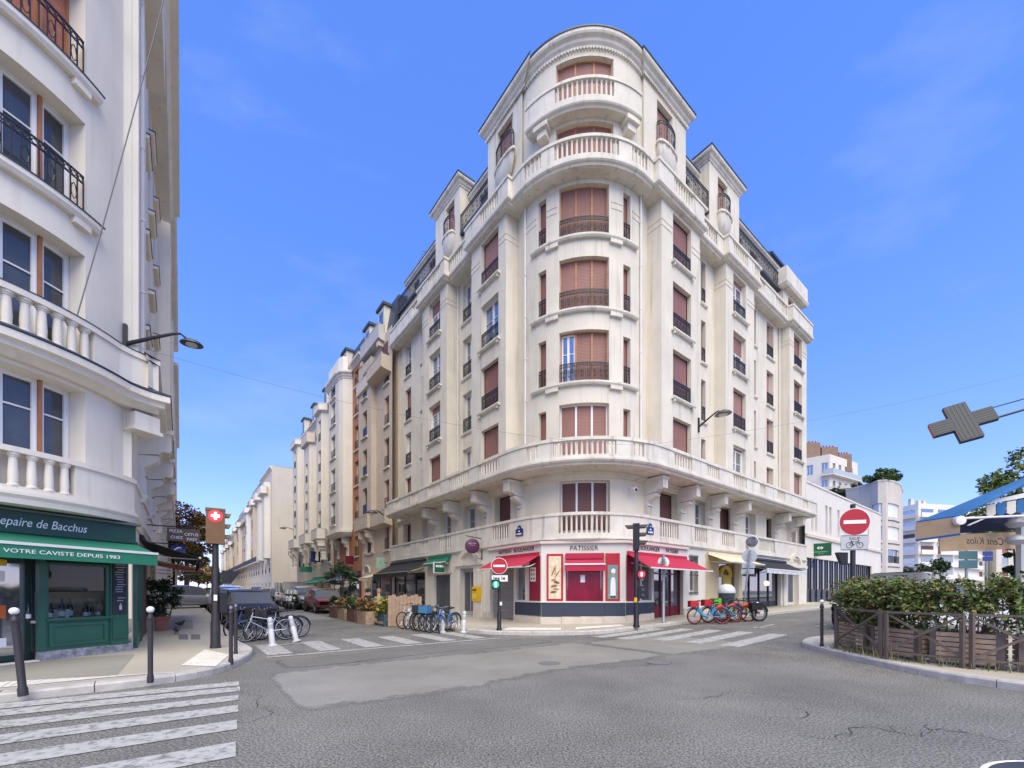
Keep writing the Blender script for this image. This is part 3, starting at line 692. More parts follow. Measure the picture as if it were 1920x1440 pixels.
for k, z in enumerate(ZS):
    fr = None; kd = 'shutter'
    if k == 1: kd = ['open', 'shutter', 'shutter']
    window(blk, ROT, c0, c1, z, z + WH, .25, kd, 3, None, mull=(WFRAME if k == 0 else WOODM), sm=SHUT)
    for a, b in ((nl0, nl1), (nr0, nr1)):
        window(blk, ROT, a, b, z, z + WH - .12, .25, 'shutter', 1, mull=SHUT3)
        if k: railing(blk, ROT, a + .01, b - .01, z + .02, .8, -.03)
    if k:
        railing(blk, ROT, c0 + .01, c1 - .01, z + .02, .82, -.03)
        sill(blk, ROT, nl0 - .35, nr1 + .35, z, .17, False, h=.14)
        for t in (c0 - .3, c1 + .3): mb = MB(); mb.sbox(ROT, t - .28, t + .28, -.02, .13, z - .3, z - .14); mb.build('sill_block', STUC2, blk)
for z in (17.72, 17.98): band(blk, ROT, nl1 + .05, c0 - .1, z, z + .2, .018, STUC); band(blk, ROT, c1 + .1, nr0 - .05, z, z + .2, .018, STUC); band(blk, ROT, .75, nl0 - .1, z, z + .2, .018, STUC); band(blk, ROT, nr1 + .1, ROT.L - .75, z, z + .2, .018, STUC)
pipe(blk, ROT, .78, .07, 7.2, ztop); pipe(blk, ROT, ROT.L - .78, .07, 7.2, ztop); pipe(blk, L2, .08, .07, 7.2, ztop); pipe(blk, R4, R4.L - .15, .07, 7.2, ztop)
# ---- main balcony
def quarter(d, u1, v1): return Path([(u1, -d), (RC + 1.5, -d)] + arc(RC, RC, RC + d, 270, 180, 40) + [(-d, RC + 1.5), (-d, v1)])
MBAL = quarter(.8, 17.2, 21.9)
mb = MB(); mb.sprof(MBAL, 0, MBAL.L, [(-1.7, 6.52), (-.25, 6.5), (-.12, 6.5), (-.1, 6.58), (0, 6.6), (.05, 6.66), (.05, 6.74), (0, 6.76), (-1.7, 6.76)]); mb.build('balcony_slab', STUC2, blk)
gx = [(739, 752), (770, 785), (802, 825), (840.6, 880), (897.5, 933.7), (987, 1009), (1036.5, 1156), (1187, 1209), (1263.7, 1299), (1325.7, 1349.6), (1375, 1401), (1425, 1436), (1458, 1473), (1506, 1516)]
balustrade(blk, MBAL, 0, MBAL.L, 6.76, 7.55, [(MBAL.px(a), MBAL.px(b)) for a, b in gx], plinth=.1, rail=.13, step=.21, r=.05)
# soffit moulding against the wall
ENT = quarter(-.55, 18.4, 22.6)
band(blk, ENT, 0, ENT.L, 0, 0, 0, STUC2, 'soffit_moulding', [(-.1, 6.3), (.06, 6.3), (.1, 6.38), (.2, 6.42), (.22, 6.51), (-.1, 6.51)])
# ---- entresol wall, windows and corbels
ew = [(756, 770), (791, 803), (826, 846), (868, 893), (927, 957)]
ewR = [(1237, 1271), (1303.6, 1326), (1350, 1377), (1398, 1417), (1437, 1452), (1480, 1492)]
op = []; lst = []
for a, b in ew + [(1049, 1144)] + ewR:
    s0, s1 = ENT.px(a), ENT.px(b); op.append((s0, s1, 4.1, 6.2)); lst.append((s0, s1))
mb = MB(); mb.wall(ENT, 0, ENT.L, 3.6, 6.5, op, .4); mb.build('entresol_wall', ENTR, blk)
for i, (s0, s1) in enumerate(lst):
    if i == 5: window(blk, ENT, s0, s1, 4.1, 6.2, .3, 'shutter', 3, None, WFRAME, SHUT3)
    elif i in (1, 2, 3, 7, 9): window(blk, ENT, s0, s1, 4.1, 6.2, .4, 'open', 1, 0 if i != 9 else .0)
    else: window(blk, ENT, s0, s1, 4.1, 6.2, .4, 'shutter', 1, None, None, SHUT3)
for x in (794.5, 834, 887, 949, 1247, 1309, 1361, 1406, 1481, 1507):
    s = ENT.px(x, .95); corbel(blk, ENT, s, 6.46, 4.62, .98, .36)
LBAL = Path([(18.4, 0), (RC + 1.5, 0)] + arc(RC, RC, RC, 270, 180, 40) + [(0, RC + 1.5), (0, 22.6)])
gx = [(755, 769), (786.7, 803), (822.5, 846), (922.5, 955), (1046.7, 1144), (1237, 1273), (1302, 1326.4), (1353.5, 1378), (1422, 1453)]
balustrade(blk, LBAL, 0, LBAL.L, 3.72, 4.77, [(LBAL.px(a), LBAL.px(b)) for a, b in gx], plinth=.2, rail=.12, step=.2, r=.047, m=STUC2)
mb = MB(); mb.sprof(LBAL, 0, LBAL.L, [(-.7, 3.6), (-.02, 3.6), (0, 3.63), (.06, 3.67), (.06, 3.72), (-.7, 3.73)]); mb.build('entresol_ledge', STUC2, blk)
# ---- terrace of the fifth floor
TER = Path([(18.6, 0), (13.6, 0), (13.6, -.3), (10.1, -.3), (10.1, 0), (7.95, 0), (7.95, -.3), (4.3, -.3), (4.3, -.05)] + arc(RC, RC, 4.0, 265, 185, 36) + [(-.05, 4.3), (-.3, 4.3), (-.3, 8.35), (0, 8.35), (0, 10.6), (-.3, 10.6), (-.3, 14.5), (0, 14.5), (0, 19.3), (-.3, 19.3), (-.3, 22.9)])
mb = MB(); mb.sprof(TER, 0, TER.L, [(-.9, 18.9), (-.22, 18.88), (-.1, 18.9), (-.06, 18.98), (0, 19.0), (.04, 19.05), (.04, 19.16), (0, 19.18), (-.9, 19.18)]); mb.build('terrace_slab', STUC2, blk)
mb = MB(); pts = [W(*p) for p in ((18.4, .2), (4.3, .2), (2.4, 1.2), (1.2, 2.4), (.2, 4.3), (.2, 22.6), (9, 22.6), (9, 9), (18.4, 9))]
mb.prism([(x, y, 18.93) for x, y in pts], (0, 0, .2)); mb.build('terrace_floor', STUC2, blk)
gx = [(772, 791), (802, 825), (841, 868), (899, 933), (982, 1014), (1039, 1161), (1186, 1214), (1265, 1300), (1321, 1345), (1375, 1403), (1416, 1435), (1455, 1475)]
balustrade(blk, TER, 0, TER.L, 19.18, 20.07, [(TER.px(a), TER.px(b)) for a, b in gx], plinth=.13, rail=.12, step=.21, r=.05)
# ---- attic storeys: tower, side boxes, recessed walls
TOW = Path([(7.0, 1.3), (7.0, .5), (4.25, .5)] + arc(RC, RC, RR, 225 + 53, 225 - 53, 36) + [(.5, 4.35), (.5, 7.8), (1.3, 7.8)])
tcw = [TOW.px(1044, -.1), TOW.px(1148, -.1)]
twl = (TOW.px(933, 0, .85), TOW.px(962, 0, .85)); twr = (TOW.px(1232, 0, 5), TOW.px(1261, 0, 5))
op = [(tcw[0], tcw[1], 19.3, 21.3), (tcw[0], tcw[1], 21.95, 24.05), (*twl, 21.9, 24.0), (*twr, 21.9, 24.0)]
mb = MB(); mb.wall(TOW, 0, TOW.L, 19.1, 24.6, op, .25); mb.build('tower_wall', STUC, blk)
for q in op[:2]: window(blk, TOW, *q, .25, 'shutter', 3, None, WOODM, SHUT)
for q in op[2:]:
    window(blk, TOW, *q, .25, 'shutter', 1, None, None, SHUT2); railing(blk, TOW, q[0] - .05, q[1] + .05, 21.9, .95, .04, .11, True, .3)
def shell(P, s0, s1, zt, h=1.0, out=.36):
    mb = MB(); n = 12; m = 6; sm = (s0 + s1) / 2; hw = (s1 - s0) / 2 + .08
    for j in range(m + 1):
        k = j / m; rr_ = math.sqrt(max(0, 1 - k * k))
        for i in range(n + 1):
            a = math.pi * i / n; fl = 1 + .05 * math.cos(i * math.pi)
            mb.v.append(P.p(sm + hw * rr_ * math.cos(a), -.02 + out * rr_ * math.sin(a) ** .8 * fl, zt - h * k))
    for j in range(m):
        for i in range(n): mb.f.append((j * (n + 1) + i, j * (n + 1) + i + 1, (j + 1) * (n + 1) + i + 1, (j + 1) * (n + 1) + i))
    mb.f.append(tuple(range(n + 1)))
    mb.build('shell_corbel', STUC2, blk, True)
    b2 = [P.p(sm + (hw + .03) * math.cos(math.pi * i / 12), (out + .04) * math.sin(math.pi * i / 12) ** .8, 0)[:2] for i in range(12, -1, -1)]
    Q = Path(b2, False); mb = MB(); mb.sbox(Q, 0, Q.L, -.12, 0, zt - .0, zt + .1); mb.build('shell_rim', STUC2, blk)
shell(TOW, *twl, 21.8); shell(TOW, *twr, 21.8)
band(blk, TOW, 0, TOW.L, 0, 0, 0, STUC2, 'cornice', cornice_prof(24.35, 24.85, .33))
mb = MB(); s = .5
while s < TOW.L - .5:
    mb.sbox(TOW, s, s + .06, .02, .1, 24.25, 24.36); s += .13
prep(mb.build('dentil_course', STUC2, blk), kind='stuff')
mb = MB(); mb.sprof(TOW, 0, TOW.L, [(-.3, 24.85), (.36, 24.85), (.36, 24.91), (-.4, 24.98)]); mb.build('roof_edge', ZINC, blk)
# upper curved balcony of the tower
TB = Path(arc(RC, RC, RR, 225 + 40, 225 - 41, 30)); hb = .5
mb = MB(); mb.sprof(TB, 0, TB.L, [(-.1, 21.45), (hb - .12, 21.43), (hb - .08, 21.5), (hb, 21.53), (hb + .03, 21.58), (hb + .03, 21.66), (-.1, 21.68)]); mb.build('balcony_slab', STUC2, blk)
TB2 = Path([UV(*TB.p(TB.L * i / 30, hb, 0)[:2]) for i in range(31)])
balustrade(blk, TB2, 0, TB2.L, 21.66, 22.62, [(TB2.px(1040), TB2.px(1152))], plinth=.2, rail=.12, step=.21, r=.05)
for x in (1017, 1182):
    s = TB.px(x, .25); mb = MB(); mb.sbox(TB, s - .3, s + .3, -.05, .48, 21.25, 21.44); mb.sbox(TB, s - .2, s + .2, -.05, .36, 20.95, 21.25); mb.build('balcony_bracket', STUC2, blk)
# side boxes
def box2(P, win, label=None):
    mb = MB(); mb.wall(P, 0, P.L, 19.1, 24.3, [(*win, 21.9, 23.9)], .25); mb.build('attic_wall', STUC, blk)
    window(blk, P, *win, 21.9, 23.9, .25, 'shutter', 1, None, None, SHUT2)
    railing(blk, P, win[0] - .05, win[1] + .05, 21.9, .95, .04, .11, True, .28); shell(P, *win, 21.8)
    band(blk, P, 0, P.L, 0, 0, 0, STUC2, 'cornice', cornice_prof(24.15, 24.6, .28))
    mb = MB(); mb.sprof(P, 0, P.L, [(-.3, 24.6), (.31, 24.6), (.31, 24.66), (-.4, 24.75)]); mb.build('roof_edge', ZINC, blk)
B2L = Path([(12.6, 1.3), (12.6, .5), (9.75, .5), (9.75, 1.3)]); box2(B2L, (B2L.px(836, 0, .85), B2L.px(852, 0, .85)))
B2R = Path([(1.3, 10.1), (.5, 10.1), (.5, 13.5), (1.3, 13.5)]); box2(B2R, (B2R.px(1346, 0, .85), B2R.px(1364, 0, .85)))
# recessed attic walls with windows and long iron balconies
for P, ws in ((Path([(18.4, 1.25), (12.6, 1.25)]), [(1.0, 2.0), (3.4, 4.4)]), (Path([(9.75, 1.25), (7.0, 1.25)]), [(.8, 2.0)]), (Path([(1.25, 7.8), (1.25, 10.1)]), [(.6, 1.7)]), (Path([(1.25, 13.5), (1.25, 22.6)]), [(1.0, 2.1), (3.2, 4.3), (6.6, 7.6)])):
    mb = MB(); mb.wall(P, 0, P.L, 19.1, 23.6, [(a, b, 19.3, 21.3) for a, b in ws] + [(a, b, 21.6, 23.3) for a, b in ws], .2); mb.build('attic_wall', STUC, blk)
    for a, b in ws: window(blk, P, a, b, 19.3, 21.3, .2, 'shutter'); window(blk, P, a, b, 21.6, 23.3, .2, 'shutter')
    L_ = min(P.L, 6.2)
    mb = MB(); mb.sbox(P, 0, L_, 0, .75, 21.4, 21.55); mb.build('balcony_slab', ZINC, blk)
    mb = MB(); mb.sbox(P, 0, L_, 0, .55, 21.28, 21.4); mb.build('balcony_moulding', STUC2, blk)
    railing(blk, P, .02, L_ - .02, 21.55, .95, .72, .12, True, w=.024)
    band(blk, P, 0, P.L, 0, 0, 0, STUC2, 'cornice', cornice_prof(23.5, 23.85, .25))
    mb = MB(); mb.sprof(P, 0, P.L, [(-.3, 23.85), (.28, 23.85), (.28, 23.9), (-.5, 24.15)]); mb.build('roof_edge', ZINC, blk)
    railing(blk, P, .1, P.L - .1, 24.1, .7, -.3, .14, True, w=.02)
# end pavilions with solid balconies and slate mansards
for P, mans in ((Path([(1.3, 19.5), (.35, 19.5), (.35, 22.6), (3, 22.6)]), (20.0, 22.4)),):
    mb = MB(); mb.wall(P, 0, P.L, 19.1, 21.7, [(P.px(1478), P.px(1493), 19.3, 21.3)], .2); mb.build('attic_wall', STUC, blk); window(blk, P, P.px(1478), P.px(1493), 19.3, 21.3, .2, 'shutter')
    mb = MB(); mb.sprof(P, .3, P.L, [(-.3, 21.5), (.3, 21.5), (.38, 21.65), (.38, 21.75), (-.3, 21.75)]); mb.build('balcony_slab', STUC2, blk)
    mb = MB(); mb.sbox(P, .4, P.L, .22, .32, 21.75, 22.7); mb.build('parapet', STUC2, blk)
    Q = Path([(2.6, 19.7), (1.2, 19.7), (1.2, 22.4), (2.6, 22.4)]); mb = MB(); mb.wall(Q, 0, Q.L, 21.7, 24.2, [(1.9, 2.8, 21.9, 23.7)], .2); mb.build('attic_wall', STUC, blk); window(blk, Q, 1.9, 2.8, 21.9, 23.7, .2, 'shutter')
    mb = MB(); mb.sprof(Q, 0, Q.L, [(-.1, 24.2), (.2, 24.2), (.22, 24.35), (-.3, 24.9), (-.9, 25.1)]); mb.build('slate_roof', ZINC, blk)
# main roof body closing the block
mb = MB(); pts = [W(*p) for p in ((18.4, 1.3), (7, 1.3), (3.2, 1.7), (1.7, 3.2), (1.3, 7), (1.3, 22.6), (9, 22.6), (9, 9), (18.4, 9))]
mb.prism([(x, y, 23.4) for x, y in pts], (0, 0, .45)); mb.build('roof', ZINC, blk)
pts = [W(*p) for p in ((7, .8), (4.3, .8), (3.2, 1.0), (2.2, 1.7), (1.7, 2.2), (1.0, 3.2), (.8, 4.3), (.8, 7.8), (6, 7.8), (7, 6))]
mb = MB(); mb.prism([(x, y, 23.8) for x, y in pts], (0, 0, 1.1)); mb.build('roof', ZINC, blk)
# ================================================================== GROUND FLOOR OF THE CORNER BLOCK
STONE = mat('beige_stone_base', (.62, .54, .44), .8, var=.1, vs=3, bump=.25, bs=50)
GSTUC = mat('shop_cream_paint', (.70, .66, .57), .7, var=.05, vs=1)
CRIM = mat('crimson_paint', (.25, .014, .04), .45, var=.08, vs=2)
CRIMC = mat('crimson_awning_canvas', (.44, .02, .055), .8, var=.06, vs=2)
DRED = mat('dark_red_shopfront', (.14, .008, .022), .35, var=.08, vs=2)
NAVY = mat('dark_slate_blue_panel', (.035, .045, .07), .5, var=.1, vs=2)
BLACK = mat('black_shopfront', (.012, .011, .013), .45, var=.2, vs=2)
BLKC = mat('black_awning_canvas', (.022, .022, .024), .85, var=.15, vs=3)
ROLL = mat('grey_roller_door', (.33, .31, .29), .5, .3, var=.08, vs=2)
GREY = mat('grey_metal_door', (.10, .105, .12), .5, .2, var=.1)
GREEN = mat('bottle_green_paint', (.012, .085, .055), .4, var=.08, vs=2, coat=.2)
GREENC = mat('green_awning_canvas', (.02, .19, .105), .8, var=.08, vs=2)
CREAMC = mat('cream_awning_canvas', (.72, .62, .42), .8, var=.06, vs=2)
INK = mat('dark_lettering', (.025, .02, .02), .6)
WHITE = mat('white_lettering', (.85, .85, .83), .6)
PAPER = mat('white_paper', (.8, .79, .76), .7)
SIGNRED = mat('sign_red', (.45, .012, .02), .4)
SIGNBLUE = mat('sign_blue', (.01, .025, .16), .35, coat=.3)
YELL = mat('post_yellow', (.72, .43, .01), .45, var=.06, vs=4)
LITW = mat('warm_shop_light', (1, .72, .35), .5, emit=2.2)
GF = Path([(18.4, .08), (2.5, .08), (.08, 2.5), (.08, 22.6)])
def gp(x, o=0): return GF.px(x, o)
def gzs(s): p = GF.p(s, 0, 0); return gz(p[0], p[1]) + KB
ops = [(gp(734), gp(797), -.1, 2.75), (gp(813), gp(844), -.1, 2.5), (gp(864), gp(890), -.1, 2.75), (gp(919), gp(963), -.1, 2.75), (gp(968), gp(985), 1.15, 2.7),
       (gp(1061), gp(1131), 1.06, 3.1), (gp(1203), gp(1221), 1.15, 2.75), (gp(1226), gp(1281), -.1, 2.9), (gp(1292), gp(1308), 1.5, 3.2), (gp(1347), gp(1384), -.1, 3.1), (gp(1392), gp(1464), -.1, 3.0), (gp(1474), gp(1495), -.1, 3.0)]
mb = MB(); mb.wall(GF, 0, GF.L, -.5, 3.62, ops, .3); mb.build('ground_floor_wall', GSTUC, blk)
# stone base course, built in blocks
def base(s0, s1, z1=.42):
    s = s0
    while s < s1 - .05:
        e = min(s + random.uniform(.7, 1.0), s1); mb = MB(); mb.sbox(GF, s, e - .008, -.02, .05, -.4, gzs((s + e) / 2) + z1 - .13 + random.uniform(-.004, .004)); mb.build('base_stone', STONE, blk); s = e
sE = lambda i: ops[i]
for a, b in ((ops[3][1] + .02, ops[7][0] - .02), (gp(893), ops[3][0] - .02), (ops[7][1] + .03, ops[9][0]), ): base(a, b)
# dark cafe on the left end
def glazed(s0, s1, z0, z1, nm, m, cols=2, trans=None, kick=.5, depth=.28, fm=None):
    fr = MB(); fw = .07; w = (s1 - s0) / cols
    for i in range(cols + 1):
        t = min(max(s0 + w * i, s0 + fw / 2), s1 - fw / 2); fr.sbox(GF, t - fw / 2, t + fw / 2, -depth, -depth + .08, z0, z1)
    for i in range(cols):
        a, b = s0 + w * i + (fw / 2 if i else fw), s0 + w * (i + 1) - (fw / 2 if i < cols - 1 else fw)
        fr.sbox(GF, a, b, -depth, -depth + .07, z1 - .08, z1); fr.sbox(GF, a, b, -depth, -depth + .05, z0, z0 + kick)
        if trans: fr.sbox(GF, a, b, -depth, -depth + .07, trans, trans + .06)
    o = fr.build(nm, m, blk)
    for i in range(cols):
        g = MB(); g.sbox(GF, s0 + w * i + .03, s0 + w * (i + 1) - .03, -depth + .01, -depth + .025, z0 + kick, z1 - .08); g.build('pane', GLASS, o)
    return o
g0 = gzs(ops[0][0]) + .0
cf = glazed(ops[0][0], ops[0][1], g0, 2.75, 'cafe_shopfront', BLACK, 3, 2.25, .45)
awning(blk, GF, gp(724), gp(800), 3.4, .1, 2.72, 1.35, BLKC, .3, mat('olive_trim', (.35, .33, .16), .6))
o = MB(); o.sbox(GF, ops[1][0], (ops[1][0] + ops[1][1]) / 2 - .01, -.25, -.2, gzs(ops[1][0]), 2.5); o.build('door_leaf', GREY, blk)
o = MB(); o.sbox(GF, (ops[1][0] + ops[1][1]) / 2 + .01, ops[1][1], -.25, -.2, gzs(ops[1][0]), 2.5); o.build('door_leaf', GREY, blk)
awning(blk, GF, gp(805), gp(846), 3.45, .06, 3.16, .42, GREENC, .16)
fs = MB(); fs.sbox(GF, gp(802), gp(848), 0, .06, 2.56, 2.98); fs.build('shop_fascia', STONE, blk)
# projecting green box sign
sp_ = gp(838); c = GF.p(sp_, .55, 2.85); n_ = GF.nor(sp_)
o = MB(); o.obox(c, (.32, .06, .26), (*n_, 0)); sg_ = o.build('box_sign', mat('sign_green', (.01, .10, .055), .5), blk)
o = MB(); o.obox(c, (.36, .045, .3), (*n_, 0)); o.build('sign_frame', PAPER, sg_)
tx = (n_[0], n_[1]); e_ = Vector(GF.tan(sp_) + (0,)) if len(GF.tan(sp_)) == 2 else None
tt = GF.tan(sp_); face = (c[0] + tt[0] * .065, c[1] + tt[1] * .065, c[2] + .08)
marks(sg_, face, (-n_[0], -n_[1]), [(-.24, -.12, -.06, .06), (-.09, -.02, -.06, .06), (.0, .12, -.06, .06), (.15, .25, -.06, .06)], WHITE)
# entrance with stone surround and arched pediment
def entrance(x0, x1, xd0, xd1, zt, arch_r, dm, tall):
    s0, s1 = gp(x0), gp(x1); g = gzs(s0); o = MB()
    a, b = gp(xd0), gp(xd1)
    o.sbox(GF, s0, a, -.02, .1, -.2, zt + .12); o.sbox(GF, b, s1, -.02, .1, -.2, zt + .12); o.sbox(GF, a, b, -.02, .1, zt, zt + .12)
    o.sbox(GF, s0 - .04, s1 + .04, -.02, .2, zt + .12, zt + .28)
    su = o.build('door_surround', STUC2, blk); m = (s0 + s1) / 2; o = MB(); n = 12; k0 = len(o.v)
    for i in range(n + 1):
        t = math.pi * i / n
        for r_, oo in ((arch_r, -.02), (arch_r, .2), (arch_r * .72, .2), (arch_r * .72, -.02)): o.v.append(GF.p(m - r_ * math.cos(t), oo, zt + .28 + r_ * .78 * math.sin(t)))
    for i in range(n):
        for j in range(4): o.f.append((i * 4 + j, i * 4 + (j + 1) % 4, i * 4 + 4 + (j + 1) % 4, i * 4 + 4 + j))
    o.f += [(0, 1, 2, 3), (n * 4 + 3, n * 4 + 2, n * 4 + 1, n * 4)]; o.build('arched_pediment', STUC2, su)
    o = MB(); o.sbox(GF, a, b, -.3, -.24, g, zt); d_ = o.build('door', dm, blk)
    o = MB(); o.sbox(GF, a + .12, (a + b) / 2 - .05, -.24, -.225, g + .2, zt - .2); o.build('door_panel', GREY, d_); o = MB(); o.sbox(GF, (a + b) / 2 + .05, b - .12, -.24, -.225, g + .2, zt - .2); o.build('door_panel', GREY, d_)
entrance(857, 907, 864, 890, 2.75, .95, mat('pale_grey_door', (.42, .42, .43), .5), True)
entrance(1467, 1508, 1474, 1495, 3.0, 1.0, mat('white_door', (.66, .64, .61), .5), True)
# roller shutter beside the bakery: separate laths
s0, s1 = ops[3][0], ops[3][1]; g = gzs(s0); rb = MB(); rb.sbox(GF, s0, s1, -.27, -.25, g, 2.75); rbo = rb.build('roller_door', ROLL, blk)
nl = 22
for i in range(nl):
    z = g + (2.75 - g) * i / nl; l = MB(); l.sprof(GF, s0 + .02, s1 - .02, [(-.25, z + .01), (-.232, z + .03), (-.232, z + (2.75 - g) / nl - .03), (-.25, z + (2.75 - g) / nl - .008)]); l.build('lath', ROLL, rbo)
# bakery fronts
def panel(s0, s1, z0, z1, o0, o1, m, nm): o = MB(); o.sbox(GF, s0, s1, o0, o1, z0, z1); return o.build(nm, m, blk)
ch0, ch1 = 18.4 - 2.5, 18.4 - 2.5 + math.hypot(2.42, 2.42)
for a, b, t in ((gp(966), ch0 - .02, 'l'), (ch0 + .02, gp(1056), 'c'), (gp(1056) + .01, gp(1134), 'c'), (gp(1134) + .01, ch1 - .02, 'c'), (ch1 + .02, ops[7][0] - .03, 'r')):
    panel(a, b, gzs(a) + .3, 1.06, 0, .035, NAVY, 'kick_panel')
panel(gp(966), ops[7][0] - .02, 1.06, 1.12, 0, .07, GSTUC, 'ledge')
panel(gp(917), gp(1289), 3.5, 3.6, 0, .12, mat('pink_cornice', (.66, .55, .47), .7), 'shop_cornice')
panel(gp(993), ch0 - .05, 1.12, 3.0, 0, .03, CRIM, 'red_panel'); panel(ch1 + .05, gp(1199), 1.12, 3.0, 0, .03, CRIM, 'red_panel')
for x0, x1, kind in ((1026, 1056, 'bread'), (1135, 1161, 'baker')):
    a, b = gp(x0), gp(x1); fr = panel(a, b, 1.12, 3.08, .0, .05, SIGNRED, 'painted_panel')
    o = MB(); o.sbox(GF, a + .08, b - .08, .05, .056, 1.22, 2.98 if kind == 'bread' else 2.6); o.build('painting_ground', mat('painting_' + kind, (.72, .62, .42) if kind == 'bread' else (.16, .3, .27), .6, var=.25, vs=6), fr)
    t0 = GF.tan(a); n0 = GF.nor(a); mid = (a + b) / 2
    def pt(ds, z): q = GF.p(mid + ds, .06, z); return q
    if kind == 'bread':
        for k, (ds, z, ln, wd, an, cc) in enumerate(((-.06, 2.35, .45, .05, 1.2, 0), (.02, 2.4, .4, .045, 1.45, 1), (.1, 2.25, .35, .05, 1.0, 0), (-.05, 2.0, .22, .09, .3, 1), (.08, 1.9, .24, .1, -.3, 2), (-.03, 1.75, .26, .1, .2, 0), (.06, 1.62, .22, .08, -.2, 1), (-.06, 1.5, .25, .09, .1, 2))):
            o = MB(); v = [pt(ds + ln / 2 * math.cos(an) * math.cos(q) - wd / 2 * math.sin(an) * math.sin(q), z + ln / 2 * math.sin(an) * math.cos(q) + wd / 2 * math.cos(an) * math.sin(q)) for q in [2 * math.pi * i / 14 for i in range(14)]]
            o.prism(v, (n0[0] * (.004 + .001 * k), n0[1] * (.004 + .001 * k), 0)); o.build('painted_loaf', mat('loaf%d' % cc, [(.32, .13, .04), (.45, .22, .08), (.2, .07, .03)][cc], .6, var=.3, vs=20), fr)
    else:
        for k, (poly, cc) in enumerate(((((-.1, 1.35), (.12, 1.35), (.1, 1.95), (.07, 2.1), (-.05, 2.1), (-.09, 1.9)), (.8, .79, .76)), (((-.03, 2.12), (.06, 2.12), (.07, 2.25), (.0, 2.28), (-.04, 2.2)), (.5, .3, .2)), (((-.05, 2.27), (.09, 2.26), (.11, 2.42), (.02, 2.47), (-.07, 2.4)), (.8, .79, .76)), (((-.08, 1.26), (-.01, 1.26), (-.01, 1.35), (-.08, 1.35)), (.05, .03, .03)), (((.03, 1.26), (.1, 1.26), (.1, 1.35), (.03, 1.35)), (.05, .03, .03)), (((-.19, 2.28), (-.06, 2.28), (-.08, 2.36), (-.18, 2.36)), (.45, .24, .1)))):
            o = MB(); o.prism([pt(x, z) for x, z in poly], (n0[0] * (.004 + .001 * k), n0[1] * (.004 + .001 * k), 0)); o.build('painted_shape', mat('baker%d' % k, cc, .6), fr)
# chamfer shop window with crimson blind
a, b = ops[5][0], ops[5][1]
w_ = MB(); w_.sbox(GF, a, a + .06, -.1, .02, 1.06, 3.1); w_.sbox(GF, b - .06, b, -.1, .02, 1.06, 3.1); w_.sbox(GF, a + .06, b - .06, -.1, .02, 3.02, 3.1); w_.sbox(GF, a + .06, b - .06, -.1, .02, 1.06, 1.14); wo_ = w_.build('shop_window', CRIM, blk)
o = MB(); o.sbox(GF, a + .06, b - .06, -.14, -.12, 1.14, 3.02); o.build('pane', mat('crimson_tinted_glass', (.24, .008, .035), .15, spec=.3, var=.3, vs=1.5), wo_)
o = MB(); o.sbox(GF, a, b, .02, .16, 2.86, 3.08); o.build('blind_box', CRIMC, wo_)
o = MB(); o.sprof(GF, a + .01, b - .01, [(.1, 2.86), (.3, 2.62), (.3, 2.6), (.08, 2.84)]); o.sbox(GF, a + .01, b - .01, .29, .3, 2.35, 2.6); o.build('blind', CRIMC, wo_)
o = MB(); o.sbox(GF, a, b, .26, .33, 2.6, 2.66); o.build('blind_bar', PAPER, wo_)
o = MB(); o.sbox(GF, (a + b) / 2 - .16, (a + b) / 2 + .03, -.115, -.11, 1.9, 2.2); o.build('paper_notice', PAPER, wo_)
# small framed shop windows, posters
for i in (4, 6):
    a, b = ops[i][0], ops[i][1]; o = MB(); o.sbox(GF, a - .06, a, -.05, .03, 1.12, 2.76); o.sbox(GF, b, b + .06, -.05, .03, 1.12, 2.76); o.sbox(GF, a, b, -.05, .03, 2.7, 2.76); f_ = o.build('display_window', GSTUC, blk)
    o = MB(); o.sbox(GF, a, b, -.2, -.18, 1.15, 2.7 if i == 4 else 2.75); o.build('pane', GLASS, f_)
o = MB(); o.sbox(GF, gp(995), gp(1005), .03, .035, 1.95, 2.55); ps = o.build('poster', PAPER, blk)
for k in range(6):
    q = (gp(995) + gp(1005)) / 2; hw = (gp(1005) - gp(995)) * .22; o = MB(); o.sbox(GF, q - hw * 1.6 + (k % 2) * hw * 1.9, q - hw * .4 + (k % 2) * hw * 1.9, .036, .039, 2.02 + .18 * (k // 2), 2.12 + .18 * (k // 2)); o.build('poster_picture', [WOODM, GREENC, SHUT2][k % 3], ps)
# dark red door and display of the right side
glazed(ops[7][0], ops[7][1], gzs(ops[7][0]), 2.9, 'bakery_door', DRED, 3, 2.3, .55)
awning(blk, GF, gp(932), ch0 - .1, 3.05, .06, 2.48, 1.5, CRIMC, .0); awning(blk, GF, ch1 + .1, ch1 + 4.55, 3.05, .06, 2.4, 1.55, CRIMC, .0)
# lettering on the fascia
def fascia(s, body, size, z=3.35):
    p = GF.p(s, .015, z); text('lettering', body, INK, blk, p, GF.tan(s), size, ext=.004)
fascia(gp(947), 'ARTISAN', .24); fascia(gp(982), 'BOULANGER', .24); fascia(gp(1095), 'PATISSIER', .27, 3.3); fascia(gp(1219), 'BOULANGER', .24); fascia(gp(1260), 'PATISSIER', .24)
# barred window
a, b = ops[8][0], ops[8][1]; fr = window(blk, GF, a, b, 1.5, 3.2, .25, 'open', 1, 0); o = MB()
for i in range(7): t = a + .04 + (b - a - .08) * i / 6; q = GF.p(t, .04, 0); o.tube([(q[0], q[1], 1.35), (q[0], q[1], 3.3)], .012, 5)
for z in (1.45, 2.3, 3.2): o.sbox(GF, a - .05, b + .05, .03, .05, z, z + .03)
o.build('window_grille', IRON, blk)
